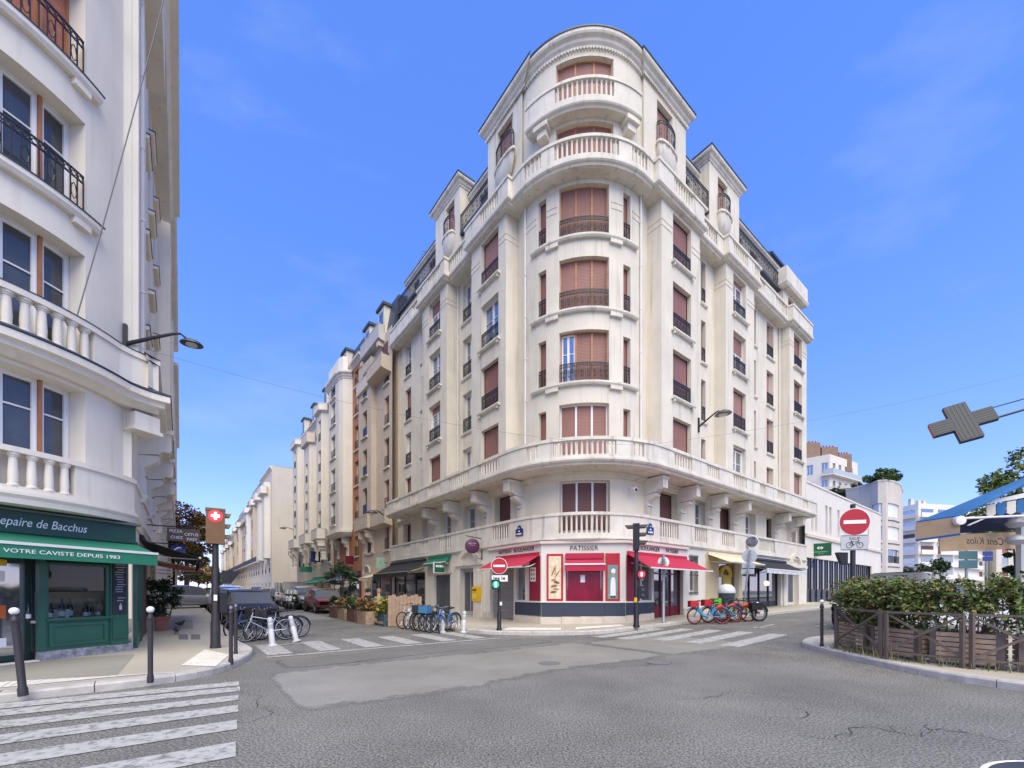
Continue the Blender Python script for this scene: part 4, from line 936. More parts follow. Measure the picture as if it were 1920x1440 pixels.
# cream shop and black shop
panel(gp(1322), gp(1387), gzs(gp(1350)) - .2, 3.4, 0, .03, mat('cream_yellow_front', (.55, .45, .27), .6, var=.06), 'shop_front_panel') if 0 else None
for x0, x1 in ((1323, 1346.5), (1384.5, 1390)): panel(gp(x0), gp(x1), -.2, 3.4, 0, .04, mat('cream_yellow_front', (.55, .45, .27), .6, var=.06), 'shop_front_panel')
glazed(ops[9][0], ops[9][1], gzs(ops[9][0]), 3.1, 'cream_shopfront', mat('brass_frame', (.45, .33, .1), .5), 1, None, .15)
o = MB(); sm_ = (ops[9][0] + ops[9][1]) / 2
q = [GF.p(sm_ + .55 * math.cos(t), -.2, 2.3 + .55 * math.sin(t)) for t in [math.pi * i / 10 for i in range(11)]]; o.tube(q, .12, 6); q2 = GF.p(sm_, -.2, 0); o.box(q2[0] - .3, q2[0] + .3, q2[1] - .02, q2[1] + .02, 1.5, 2.4); o.build('window_lettering', mat('gold_decal', (.55, .38, .04), .5), blk)
aw_ = awning(blk, GF, gp(1326), gp(1392), 3.4, .05, 2.95, 1.25, CREAMC, .05)
bs_ = glazed(ops[10][0], ops[10][1], gzs(ops[10][0]), 3.0, 'black_shopfront', BLACK, 4, None, .4)
for k in (.68, .74):
    q = GF.p(ops[10][0] + (ops[10][1] - ops[10][0]) * k, -.24, 1.9); o = MB(); o.lathe([(.03, 0), (.07, .06), (.08, .2), (.03, .28)], 8, q); o.build('lit_pendant', LITW, bs_)
awning(blk, GF, gp(1398), gp(1472), 3.35, .06, 2.75, 1.2, BLKC, .22, PAPER, vm=mat('white_scalloped_valance', (.6, .6, .6), .8, var=.4, vs=8))
panel(gp(1392), gp(1466), 3.38, 3.48, 0, .14, BLACK, 'shop_fascia')
# barred-window vent and camera on the rotunda
c = ENT.p(ENT.px(1178), .25, 5.85); n_ = ENT.nor(ENT.px(1178)); o = MB(); o.tube([(c[0] - n_[0] * .3, c[1] - n_[1] * .3, c[2] + .1), (c[0] - n_[0] * .05, c[1] - n_[1] * .05, c[2] + .05)], .03, 6); o.tube([c, (c[0] + n_[0] * .22, c[1] + n_[1] * .22, c[2] - .05)], .1, 12); cm = o.build('security_camera', PAPER, blk)
o = MB(); d_ = (c[0] + n_[0] * .222, c[1] + n_[1] * .222, c[2] - .05); o.tube([d_, (d_[0] + n_[0] * .01, d_[1] + n_[1] * .01, d_[2])], .07, 12); o.build('lens', BLACK, cm)
# street name plates
def plate(P, s, z, label, l1, l2):
    t = P.tan(s); n = P.nor(s); c = P.p(s, .02, z); r_ = thing('street_name_plate', label, 'sign', c); hw, hh = .23, .14
    v = [(-hw, -hh), (hw, -hh), (hw, hh)] + [(.13 * math.cos(a), hh + .16 * math.sin(a)) for a in [math.pi * i / 6 for i in range(7)]] + [(-hw, hh)]
    mk = lambda k, o: [(c[0] + t[0] * x * k + n[0] * o, c[1] + t[1] * x * k + n[1] * o, c[2] + y * k) for x, y in v]
    o = MB(); o.prism(mk(1.08, 0), (n[0] * .012, n[1] * .012, 0)); o.build('plate_border', mat('plate_green', (.02, .08, .06), .4), r_)
    o = MB(); o.prism(mk(1, .012), (n[0] * .006, n[1] * .006, 0)); o.build('plate_face', SIGNBLUE, r_)
    q = lambda dz: (c[0] + n[0] * .02, c[1] + n[1] * .02, c[2] + dz)
    marks(r_, q(0), t, [(-.05, .05, .02, .08), (-.17, -.1, -.1, -.04), (-.08, .17, -.1, -.04), (-.05, .05, .17, .2)], WHITE)
plate(LBAL, LBAL.px(974.5), 4.12, 'blue street name plate left of the bakery corner balustrade', '', '')
plate(LBAL, LBAL.px(1218.5), 4.12, 'blue street name plate right of the bakery corner balustrade', '', '')
# hanging purple disc sign over the entrance
s_ = gp(897); c = GF.p(gp(899), .0, 3.75); n_ = GF.nor(gp(899)); t_ = GF.tan(gp(899)); c = GF.p(gp(904), .72, 3.72)
hs_ = thing('hanging_shop_sign', 'round purple shop sign on a scrolled iron bracket above the entrance', 'sign', c)
w0 = GF.p(gp(904), .02, 4.15); o = MB(); o.tube([(w0[0], w0[1], 4.15), (c[0] + n_[0] * .35, c[1] + n_[1] * .35, 4.2)], .02, 6); o.tube([(w0[0], w0[1], 3.1), (w0[0], w0[1], 4.3)], .025, 6); o.tube([(w0[0], w0[1], 3.2), (w0[0] + n_[0] * .2, w0[1] + n_[1] * .2, 3.15), (w0[0] + n_[0] * .28, w0[1] + n_[1] * .28, 3.3)], .015, 6)
o.tube([(c[0], c[1], 4.05), (c[0], c[1], 4.2)], .012, 6); o.build('bracket', IRON, hs_)
vd = Vector((-c[0], -c[1], 0)).normalized(); ax = Vector((t_[0], t_[1], 0)); ax = (ax * .35 + vd * .65).normalized()
o = MB(); o.lathe([(.3, -.05), (.36, -.03), (.36, .03), (.3, .05), (.02, .055)], 22, c, ax); pd = o.build('sign_disc', mat('plum_purple', (.075, .012, .045), .4), hs_, True)
ex = Vector((0, 0, 1)).cross(ax); f_ = Vector(c) + ax * .06
marks(pd, f_, (ex.x, ex.y), [(-.2, -.03, .08, .17), (.0, .2, .1, .16), (-.12, .12, .02, .05)], mat('mauve_lettering', (.3, .16, .24), .5))
# small round sign on the right facade
c = GF.p(gp(1408, .3), .35, 4.3); hs2 = thing('hanging_shop_sign', 'small round black and white sign on a bracket of the right facade', 'sign', c); n_ = GF.nor(gp(1408))
ax = Vector((-c[0], -c[1], 0)).normalized(); o = MB(); o.lathe([(.3, -.04), (.3, .04), (.02, .045)], 20, c, ax); d1 = o.build('sign_disc', mat('sign_grey_print', (.12, .13, .16), .5, var=.8, vs=5), hs2, True)
e1_ = Vector((0, 0, 1)).cross(ax); o = MB(); o.tube([Vector(c) + (e1_ * math.cos(a_) + Vector((0, 0, 1)) * math.sin(a_)) * .31 for a_ in [2 * math.pi * i / 24 for i in range(25)]], .025, 6, False); o.build('rim', PAPER, d1, True)
w1 = GF.p(gp(1408, .3) - .1, -.02, 4.45); o = MB()
for z in (4.42, 4.2): o.tube([(w1[0], w1[1], z), (c[0], c[1], z)], .015, 6)
o.build('bracket', IRON, hs2)
# letter box on the wall by the entrance
bx_ = gp(899.5); c = GF.p(bx_, .2, 0); g = gzs(bx_); n_ = GF.nor(bx_); t_ = GF.tan(bx_)
pb = thing('letter_box', 'yellow wall letter box on a stone base beside the roller door', 'letter box', (c[0], c[1], g))
o = MB(); o.obox((c[0], c[1], g + 1.15), (.24, .16, .36), (*t_, 0)); bd = o.build('body', YELL, pb)
o = MB(); o.obox((c[0] + n_[0] * .165, c[1] + n_[1] * .165, g + 1.35), (.16, .01, .03), (*t_, 0)); o.build('slot', INK, bd)
o = MB(); o.obox((c[0] + n_[0] * .165, c[1] + n_[1] * .165, g + 1.05), (.17, .006, .12), (*t_, 0)); o.build('notice', mat('post_yellow_light', (.8, .6, .1), .5), bd)
o = MB(); o.obox((c[0], c[1], g + .39), (.17, .13, .4), (*t_, 0)); o.build('base', STONE, pb)
lamp_head('wall_lamp', 'black street lamp on the right facade beside a brown shutter', R1.p(8.2 - 4.95 - .15, .03, 9.6), R1.nor(1), .95)

# ================================================================== WINE SHOP BUILDING (left)
GREYW = mat('pale_grey_stucco', (.76, .70, .59), .85, var=.05, vs=.8, bump=.12, bs=90, streak=.22)
GREYT = mat('pale_grey_trim', (.76, .70, .59), .8, var=.07, vs=1.4, streak=.3)
LEAD = mat('lead_flashing', (.05, .06, .075), .5, .3, var=.3, vs=3)
BRICKP = mat('orange_brick_panel', (.42, .15, .08), .8, var=.25, vs=7, bump=.3, bs=30)
cd = (.309, .951); K = W(2.58, -12.66)
def ch(t, o=0): return (K[0] - cd[0] * t + cd[1] * o, K[1] - cd[1] * t - cd[0] * o)
wine = thing('wine_shop_building', 'pale grey apartment building with bowed windows above a green wine shop', 'building', (*K, 0))
# rounded corner: an arc between the two streets, like the block opposite
WC = (-12.2, 8.98)
def wa_(r, th): return (WC[0] + r * math.cos(R(th)), WC[1] - r * math.sin(R(th)))
WF = Path([wa_(3.3, 60 - 2.5 * i) for i in range(31)] + [K], False)
WS = Path([K] + [W(u, -12.66) for u in (9, 16)], False)
wz = [(4.05, 5.67), (6.4, 8.5), (9.3, 11.26), (12.1, 14.05), (14.9, 16.9), (17.7, 19.6)]
wr = WF.px(160, 0); wl = max(.2, wr - 3.0)
op = [(wl, wr, a, b) for a, b in wz]
mb = MB(); mb.wall(WF, 0, WF.L, 3.2, 22, op, .45); mb.build('wall', GREYW, wine)
for i, (a, b) in enumerate(wz):
    n = 5
    for k in range(n):
        s0 = wl + (wr - wl) * k / n + .01; s1 = wl + (wr - wl) * (k + 1) / n - .01
        if k == n - 1: s0 += .05
        if i == 3 and k >= n - 4: window(wine, WF, s0, s1, a, b, .4, 'shutter', 1, None, WOODM, BRICKP)
        else: window(wine, WF, s0, s1, a, b, .4, 'open', 1, 0, WFRAME, gm=GLASS2, fw=.025, sw=.045)
    o = MB(); s = wl + (wr - wl) * 4 / 5; o.sbox(WF, s, s + .055, -.38, -.3, a, b); o.build('wood_mullion', WOODM, wine)
    o = MB(); s = wl + (wr - wl) * 1 / 5; o.sbox(WF, s - .025, s + .03, -.38, -.3, a, b); o.build('wood_mullion', WOODM, wine)
    if i >= 2:
        P2 = WF; railing(wine, WF, wl + .03, wr - .05, a, .8, .02, .12, True, w=.018)
        o = MB(); o.sprof(WF, wl - .05, wr + .22, [(-.05, a - .2), (.12, a - .2), (.17, a - .12), (.17, a - .03), (-.05, a)]); o.build('sill', GREYT, wine)
        o = MB(); o.sbox(WF, wl - .05, wr + .24, -.05, .19, a - .03, a - .01); o.build('sill_flashing', LEAD, wine)
        o = MB(); o.sbox(WF, wr - .28, wr + .02, -.03, .12, a - .32, a - .2); o.build('sill_block', GREYT, wine)
# corner return bands and the upper balcony (ogee plan)
og = [wa_(3.72, 60 - 2.5 * i) for i in range(26)] + [(-8.5, 9.42), (-8.46, 9.62), (-8.38, 9.82), (-8.26, 9.98), (-8.16, 10.08)]
UB = Path(og + [(-8.16 + dL[0] * t, 10.08 + dL[1] * t) for t in (1.1, 10)], False)
mb = MB(); mb.sprof(UB, 0, UB.L, [(-.8, 5.8), (-.3, 5.75), (-.2, 5.82), (-.08, 5.86), (-.06, 5.96), (.03, 5.98), (.03, 6.12), (-.8, 6.13)]); mb.build('balcony_slab', GREYT, wine)
mb = MB(); mb.sprof(UB, 0, UB.L, [(-.3, 6.13), (.05, 6.13), (.05, 6.16), (-.14, 6.26), (-.3, 6.26)]); mb.build('slab_flashing', LEAD, wine)
sb = UB.px(180, -.2)
UB2 = Path([UB.p(t, -.22, 0)[:2] for t in UB.cuts(0, UB.L)], False); e_ = UB2.px(178)
balustrade(wine, UB2, 0, UB2.L, 6.25, 7.02, [(.2, e_)], GREYT, .16, .04, .12, .235, .075)
mb = MB(); mb.sbox(UB2, 0, UB2.L, -.22, .04, 7.02, 7.04); mb.build('rail_flashing', LEAD, wine)
# lower balustrade
LB = Path([wa_(3.52, 60 - 2.5 * i) for i in range(31)] + [(-8.82, 9.93)] + [(-8.82 + dL[0] * t, 9.93 + dL[1] * t) for t in (.1, 8)], False)
balustrade(wine, LB, 0, LB.L, 3.32, 4.12, [(.2, LB.px(142))], GREYT, .14, .1, .1, .235, .07)
mb = MB(); mb.sprof(LB, 0, LB.L, [(-1.1, 3.1), (-.02, 3.1), (0, 3.2), (.05, 3.26), (.05, 3.32), (-1.1, 3.33)]); mb.build('ledge', GREYT, wine)
# block bracket under the balcony corner
o = MB(); c = ch(-.18, .06); o.obox((c[0], c[1], 5.5), (.26, .2, .17), (*cd, 0)); bk = o.build('corner_bracket', GREYT, wine); o = MB(); o.obox((c[0] + .0, c[1], 5.29), (.3, .24, .04), (*cd, 0)); o.build('bracket_moulding', GREYT, bk)
# side facade down the left street
mb = MB(); sop = [(3.2 + 3.2 * i, 4.3 + 3.2 * i, a, b) for i in range(3) for a, b in wz]; mb.wall(WS, 0, WS.L, -.4, 22, sop, .3); mb.build('wall', GREYW, wine)
for q in sop:
    window(wine, WS, *q, .28, 'open', 1, 0)
    if q[2] > 6: sill(wine, WS, q[0] - .12, q[1] + .12, q[2], .18, False, GREYT); o = MB(); o.sbox(WS, q[0] - .14, q[1] + .14, -.03, .2, q[2] + .005, q[2] + .03); o.build('sill_flashing', LEAD, wine)
for s0, s1 in ((.0, .5), (1.9, 2.6)):
    o = MB(); o.sbox(WS, s0 + .02, s1, -.05, .12, 6.4, 20); o.build('pier', GREYW, wine)
pipe(wine, WS, 1.6, .1, 6.5, 20)
o = MB(); o.sbox(WS, 1.2, 4.4, -.1, .5, 17.4, 22); o.build('oriel_wall', GREYW, wine)
o = MB(); o.sprof(WS, 1.0, WS.L, [(-.2, 19.7), (.5, 19.7), (.62, 19.95), (.85, 20.05), (.85, 20.25), (-.2, 20.25)]); o.build('cornice', GREYT, wine)
for s in (2.0, 5.2, 8.4): corbel(wine, WS, s, 5.95, 3.9, .7, .45, GREYT)
# ---- the wine shop
SF = Path([ch(5.5, .02), ch(.12, .02)], False)
gs = KB
sx = lambda px: SF.px(px)
f_ = MB(); f_.sbox(SF, 0, SF.L, -.1, .02, 2.2, 3.1); f_.build('shop_header', GREEN, wine)
o = MB(); o.sbox(SF, 0, SF.L + .1, .0, .16, 2.62, 3.02); sgn = o.build('shop_sign_board', mat('sign_board_green', (.012, .06, .042), .45), wine)
o = MB(); o.sprof(SF, 0, SF.L + .16, [(0, 3.02), (.24, 3.02), (.24, 3.06), (0, 3.12)]); o.build('sign_cap', mat('sign_cap_grey', (.09, .11, .1), .5), sgn)
s_ = (sx(0) + sx(155)) / 2; q = SF.p(sx(153), .165, 2.82); text('lettering', 'Le Repaire de Bacchus', WHITE, sgn, q, SF.tan(1), .235, 'RIGHT', .003, shear=.28, sx=.74)
aw = awning(wine, SF, .0, SF.L + .12, 2.62, .06, 2.36, .85, GREENC, .26)
q = SF.p(SF.px(226, .857), .857, 2.225); text('lettering', 'VOTRE CAVISTE DEPUIS 1983', WHITE, aw, q, SF.tan(1), .1, 'RIGHT', .002, sx=1.32)
# glazed front: window, chalkboard pilaster, door recess
wa, wb = sx(82), sx(203); da, db = sx(-60), sx(75)
o = MB(); o.sbox(SF, wa, wb, 0, .05, .32, .92)
ob_ = o.build('stall_riser', GREEN, wine)
for a, b in ((wa + .05, wb - .05),):
    o = MB(); o.sbox(SF, a, b, .05, .075, .40, .46); o.sbox(SF, a, b, .05, .075, .80, .86); o.sbox(SF, a, a + .06, .05, .075, .46, .80); o.sbox(SF, b - .06, b, .05, .075, .46, .80); o.build('panel_moulding', GREEN, ob_)
o = MB(); o.sbox(SF, wb, sx(241), 0, .08, .32, 2.3); pil = o.build('pilaster', GREEN, wine)
o = MB(); o.sbox(SF, wb + .03, sx(241) - .05, .08, .1, 1.0, 2.22); bd = o.build('chalkboard', mat('chalkboard', (.02, .022, .03), .8, var=.3, vs=6), pil)
c_ = (wb + sx(241)) / 2; hw_ = (sx(241) - wb) * .3; rl_ = random.Random(5)
marks(bd, SF.p(c_, .102, 1.0), SF.tan(1), [(-hw_ * rl_.uniform(.5, 1), hw_ * rl_.uniform(.4, 1), z_, z_ + .012) for z_ in [1.16 - .055 * i for i in range(13)] + [.36, .3]] + [(-.02, .03, .1, .2), (.0, .015, .2, .25)], mat('chalk', (.4, .42, .5), .9))
o = MB(); o.sbox(SF, wb + .03, sx(241) - .05, .08, .1, .45, .88); o.build('pilaster_panel', GREEN, pil)
o = MB(); o.sbox(SF, wa - .1, wa, -.05, .08, .32, 2.3); o.build('pilaster', GREEN, wine)
o = MB(); o.sbox(SF, wa, wb, 0, .12, .92, .97); o.build('window_ledge', GREEN, wine)
o = MB(); t_ = sx(94); o.sbox(SF, wa, wb, .0, .05, 2.05, 2.1); o.sbox(SF, wb - .06, wb, 0, .05, .97, 2.05); o.sbox(SF, wa, wa + .05, 0, .05, .97, 2.05); fr = o.build('shop_window_frame', GREEN, wine)
o = MB(); o.sbox(SF, wa, wb, .0, .008, .97, 2.25); o.build('pane', SHOPGLASS, fr)
# marble plinth
MARB = mat('grey_marble', (.23, .24, .26), .35, var=.7, vs=9)
s = wa - .1
while s < SF.L: e2 = min(s + .55, SF.L + .1); o = MB(); o.sbox(SF, s, e2 - .006, -.05, .07, -.1, .32); o.build('plinth_block', MARB, wine); s = e2
# shop interior
INT = mat('shop_interior_wall', (.10, .075, .06), .8, var=.2); SHELF = mat('shop_shelf_wood', (.42, .30, .17), .6, var=.15, vs=5)
o = MB(); o.sbox(SF, 0, SF.L, -2.6, -2.5, 0, 3.1); o.sbox(SF, SF.L, SF.L + .05, -2.5, -.12, 0, 3.1); o.build('interior_wall', INT, wine)
o = MB(); o.sbox(SF, 0, SF.L, -2.5, -.1, 2.95, 3.0); o.build('interior_ceiling', INT, wine); o = MB(); o.sbox(SF, 0, SF.L, -2.5, -.1, .1, .16); o.build('interior_floor', SHELF, wine)
o = MB(); o.sbox(SF, wa - .1, SF.L - .05, -.7, -.62, .5, 1.5); o.build('display_back', SHELF, wine); o = MB(); o.sbox(SF, wa - .1, SF.L - .05, -.62, -.02, .88, .93); o.build('display_shelf', mat('pale_shelf', (.55, .5, .45), .6), wine)
bprof = [(.038, 0), (.04, .02), (.04, .18), (.032, .22), (.014, .26), (.014, .32), (.017, .325), (.017, .345)]
bm_ = MB().lathe(bprof, 10).mesh('bottle', mat('bottle_glass', (.012, .02, .012), .12, spec=.8), True)
bl_ = MB().lathe([(.041, .05), (.041, .13)], 10).mesh('label', PAPER)
for k, px in enumerate((66, 112, 120, 128, 136, 154, 172, 178, 190, 196, 200)):
    q = SF.p(sx(px), -.22 - .1 * (k % 3), .93); b_ = thing('wine_bottle', ('dark wine bottle standing alone by the door of the wine shop', 'leftmost bottle of the wine window display', 'second bottle of the wine window display', 'third bottle of the wine window display', 'fourth bottle of the wine window display', 'middle bottle of the wine window display', 'bottle right of the middle in the wine window', 'bottle beside the white card in the wine window', 'fourth bottle from the right end of the wine window', 'second bottle from the right end of the wine window', 'last bottle at the right end of the wine window')[k], 'bottle', q, 'bottles in the wine shop window')
    sc_ = 1.25 if k in (3, 5) else 1.0; b_.scale = (sc_,) * 3; put(bpy.data.objects.new('glass', bm_), b_, (0, 0, 0), 0, True); put(bpy.data.objects.new('paper_label', bl_), b_, (0, 0, 0), 0, True)
q = SF.p(sx(135), -.35, .93); cr_ = thing('display_card', 'white card leaning among the bottles of the wine window', 'card', q); o = MB(); o.obox((q[0], q[1], q[2] + .1), (.12, .005, .1), (*cd, 0)); o.build('card', PAPER, cr_)
# door with stickers
o = MB(); o.sbox(SF, da, da + .1, -.3, -.22, .1, 2.3); o.sbox(SF, db - .12, db, -.3, -.22, .1, 2.3); o.sbox(SF, da + .1, db - .12, -.3, -.22, .1, .28); o.sbox(SF, da + .1, db - .12, -.3, -.22, 2.2, 2.3); dr = o.build('shop_door', mat('door_dark_green', (.008, .03, .022), .45), wine)
o = MB(); o.sbox(SF, da + .1, db - .12, -.27, -.25, .28, 2.2); o.build('pane', GLASS, dr)
for px, z0, z1, m_ in ((10, 1.7, 1.9, PAPER), (13, .45, .62, PAPER), (12, 1.0, 1.25, mat('orange_poster', (.6, .12, .02), .6)), (14, 2.0, 2.12, YELL)):
    t_ = sx(px); o = MB(); o.sbox(SF, t_ - .09, t_ + .09, -.245, -.24, z0, z1); o.build('sticker', m_, dr)
o = MB(); o.sbox(SF, db, wa - .1, -.3, -.02, .1, .32); o.build('step_riser', BLACK, wine)
o = MB(); o.sbox(SF, db, wa - .1, -.2, -.18, .32, 2.3); o.build('side_light', GLASS, wine)
o = MB(); o.sbox(SF, 0, wa - .1, -.3, .1, -.05, .16); o.build('door_step', GREYT, wine)
# shopfront on the side street
s2 = Path([(K[0] + dR[0] * .0, K[1]), W(9, -12.66)], False)
o = MB(); o.sbox(WS, .35, .5, -.02, .08, 0, 2.7); o.sbox(WS, 1.8, 1.95, -.02, .08, 0, 2.7); o.sbox(WS, .5, 1.8, -.02, .06, .1, .75); o.sbox(WS, .5, 1.8, -.02, .06, 2.45, 2.7); sw = o.build('side_shopfront', GREEN, wine)
o = MB(); o.sbox(WS, .5, 1.8, 0, .02, .75, 2.45); o.build('pane', GLASS, sw)
o = MB(); o.sbox(WS, 2.05, 4.3, 0, .05, .0, 2.6); o.build('brown_panelling', mat('brown_slats', (.13, .085, .06), .7, var=.3, vs=9), wine)
awning(wine, WS, 2.2, 6.4, 2.95, .05, 2.5, 1.35, BLKC, .28)
awning(wine, WS, 7.0, 11.5, 2.7, .05, 2.35, 1.6, mat('rust_orange_canvas', (.46, .13, .035), .8, var=.1, vs=3), .15)
o = MB(); o.sbox(WS, 6.5, 9.5, .02, .1, 2.75, 3.3); o.build('shop_fascia', mat('pale_yellow_fascia', (.72, .6, .3), .6), wine)
lamp_head('wall_lamp', 'black street lamp arm on the corner of the wine shop building', (*WF.p(WF.L - .12, .03, 0)[:2], 7.35), (.93, .36), 1.05, k=.62)
# ================================================================== NEIGHBOURING BUILDINGS
def body(root, P, D, z0, z1, m, o=-.45, rm=None):
    a = [P.p(t, o, 0) for t in P.cuts(0, P.L)]; b = [P.p(t, -D, 0) for t in (P.L, 0)]
    mb = MB(); mb.prism([(q[0], q[1], z0) for q in a + b], (0, 0, z1 - z0)); mb.build('body', m, root)
    mb = MB(); mb.prism([(q[0], q[1], z1) for q in a + b], (0, 0, .25)); mb.build('roof', rm or ZINC, root)
def fwin(root, P, a, b, z0, z1, d, m, rail=False, frame=True):
    mb = MB(); mb.sbox(P, a, b, -d - .02, -d, z0, z1); w_ = mb.build('window', m, root)
    if frame and m is GLASS:
        f = MB(); c = (a + b) / 2
        for q0, q1 in ((a, a + .07), (c - .04, c + .04), (b - .07, b)): f.sbox(P, q0, q1, -d, -d + .03, z0, z1)
        f.build('frame', WFRAME, w_)
    if rail:
        f = MB(); f.sbox(P, a, b, -.03, -.01, z0 + .8, z0 + .84); n = max(3, int((b - a) / .14))
        for i in range(n + 1): t = a + (b - a) * i / n; f.sbox(P, max(a, t - .012), min(b, t + .012), -.03, -.01, z0, z0 + .8)
        f.build('railing', IRON, w_)
def block(name, label, P, z1, rows, colz, m, tm, D=9, dep=.22, wms=None, rails=True, sills=True, cor=.35, base=True, ub=True, group=None, rm=None, z0=-.4, frame=True, par=None):
    c = P.p(P.L / 2, 0, 0); g = gz(c[0], c[1]); r_ = thing(name, label, 'building', (c[0], c[1], g), group)
    op = [(a, b, z0_, z1_) for a, b in colz for z0_, z1_ in rows]
    mb = MB(); mb.wall(P, 0, P.L, z0, z1, op, dep); mb.build('wall', m, r_)
    for a, b in colz:
        for i, (za, zb) in enumerate(rows):
            fwin(r_, P, a, b, za, zb, dep, random.choice(wms or (GLASS, SHUT, SHUT2, GLASS)), rails and za > 4, frame)
            if sills and za > 4: s = MB(); s.sbox(P, a - .1, b + .1, -.02, .12, za - .13, za); s.build('sill', tm, r_)
    if ub: body(r_, P, D, z0, z1, m, rm=rm)
    if cor: mb = MB(); mb.sprof(P, 0, P.L, cornice_prof(z1 - .5, z1 + .05, cor)); mb.build('cornice', tm, r_)
    return r_
def solid_balcony(r_, P, a, b, z, out, h, m, th=.12):
    mb = MB(); mb.sprof(P, a, b, [(-.05, z - .3), (out * .7, z - .2), (out, z - .12), (out, z), (-.05, z)]); s = mb.build('balcony', m, r_)
    mb = MB(); mb.sbox(P, a, b, out - th, out - .02, z, z + h); mb.sbox(P, a, a + th, 0, out - th, z, z + h); mb.sbox(P, b - th, b, 0, out - th, z, z + h); mb.sbox(P, a - .02, b + .02, out - th - .02, out, z + h, z + h + .06); mb.build('parapet', m, s)
def mansard(r_, P, a, b, z0, z1, back=.6, win=None):
    mb = MB(); mb.sprof(P, a, b, [(-.1, z0), (-back, z1), (-3.5, z1 + .5), (-3.5, z0)]); mb.build('mansard_roof', ZINC, r_)
    if win:
        for t in win:
            d = MB(); d.sbox(P, t - .6, t + .6, -1.5, .05, z0, z0 + 2.1); dm = d.build('dormer', STUC, r_); w2 = MB(); w2.sbox(P, t - .4, t + .4, .05, .07, z0 + .3, z0 + 1.8); w2.build('dormer_window', random.choice((GLASS, SHUT2)), dm)
            d = MB(); d.sbox(P, t - .75, t + .75, -1.5, .2, z0 + 2.1, z0 + 2.3); d.build('dormer_roof', ZINC, dm)
BEIGE = mat('beige_stone', (.57, .475, .36), .85, var=.07, vs=1.2, bump=.15, streak=.2)
BEIGE2 = mat('pale_beige_stone', (.66, .575, .46), .85, var=.06, vs=1.2, bump=.15, streak=.2)
CREAM2 = mat('pale_cream_render', (.76, .70, .60), .85, var=.05, vs=.9, streak=.3)
GABLE = mat('beige_gable_render', (.62, .55, .44), .9, var=.05, vs=.6, streak=.2)
def brickmat():
    m = bpy.data.materials.new('orange_brick'); m.use_nodes = True; t = m.node_tree; b = t.nodes['Principled BSDF']; b.inputs['Roughness'].default_value = .85
    g = t.nodes.new('ShaderNodeNewGeometry'); sp = t.nodes.new('ShaderNodeSeparateXYZ'); t.links.new(g.outputs['Position'], sp.inputs[0]); ad = t.nodes.new('ShaderNodeMath'); t.links.new(sp.outputs[0], ad.inputs[0]); t.links.new(sp.outputs[1], ad.inputs[1])
    cb = t.nodes.new('ShaderNodeCombineXYZ'); t.links.new(ad.outputs[0], cb.inputs[0]); t.links.new(sp.outputs[2], cb.inputs[1])
    k = t.nodes.new('ShaderNodeTexBrick'); k.inputs['Color1'].default_value = (.40, .15, .065, 1); k.inputs['Color2'].default_value = (.48, .20, .09, 1); k.inputs['Mortar'].default_value = (.42, .3, .2, 1); k.inputs['Scale'].default_value = 4.5; k.inputs['Mortar Size'].default_value = .012
    t.links.new(cb.outputs[0], k.inputs['Vector']); t.links.new(k.outputs['Color'], b.inputs['Base Color']); return m
BRICK = brickmat()
rowsA = [(1.0 + .3, 3.0)]
ent = (4.6, 6.3); R5 = [(7.6 + 3.05 * i, 9.7 + 3.05 * i) for i in range(4)]
# B2 beige stone
P = Path([(24.8, .12), (18.42, .12)])
b2 = block('stone_apartment_building', 'beige stone apartment building with solid balconies next to the corner block', P, 20.6, [ent] + R5, [(1.3, 2.3), (4.9, 5.8)], BEIGE, BEIGE2, rails=True, wms=(SHUT, SHUT3, SHUT), cor=0)
o = MB(); o.wall(P, .3, 3.2, 6.6, 19.6, [(1.3, 2.3, a, b) for a, b in R5], .3, .4); o.build('pier', BEIGE, b2)
for t in (.3, 3.2): o = MB(); o.add([P.p(t, 0, 6.6), P.p(t, .4, 6.6), P.p(t, .4, 19.6), P.p(t, 0, 19.6)], [(0, 1, 2, 3)]); o.build('pier_return', BEIGE, b2)
for z_ in R5: o = MB(); o.sbox(P, 1.3, 2.3, .36, .38, z_[0], z_[0] + .85); o.build('railing', IRON, b2); sill(b2, P, 1.1, 2.5, z_[0], .55, False, BEIGE2)
solid_balcony(b2, P, .2, 3.3, 6.55, .75, .85, BEIGE); solid_balcony(b2, P, 3.3, 6.3, 6.55, .55, .8, BEIGE)
solid_balcony(b2, P, 3.2, 6.2, 17.6, .75, .8, BEIGE); solid_balcony(b2, P, .1, 3.3, 17.6, .55, .8, BEIGE2); solid_balcony(b2, P, 1.0, 5.0, 20.3, .5, .9, mat('grey_balcony', (.5, .48, .44), .8, var=.1))
for a_, b_ in ((.9, 1.8), (4.6, 5.6)):
    o = MB(); o.sbox(P, a_, b_, .005, .03, 18.0, 19.8); o.build('window', SHUT3, b2)
for t_ in (1.0, 4.6): o = MB(); o.sbox(P, t_ - .2, t_ + .2, 0, .42, 19.7, 20.05); o.build('balcony_bracket', BEIGE2, b2)
for x in (1.0, 2.6): corbel(b2, P, x, 6.25, 4.5, .6, .4, BEIGE2)
mansard(b2, P, 0, 6.3, 20.6, 23.0, .5, [1.4, 4.4])
o = MB(); o.sbox(P, 1.0, 1.8, -.3, -.2, .2, 2.6); o.build('door', SHUT3, b2)
o = MB(); o.sbox(P, .75, 1.0, -.02, .1, 0, 2.7); o.sbox(P, 1.8, 2.05, -.02, .1, 0, 2.7); o.sbox(P, .7, 2.1, -.02, .14, 2.7, 3.0); o.build('door_surround', BEIGE2, b2)
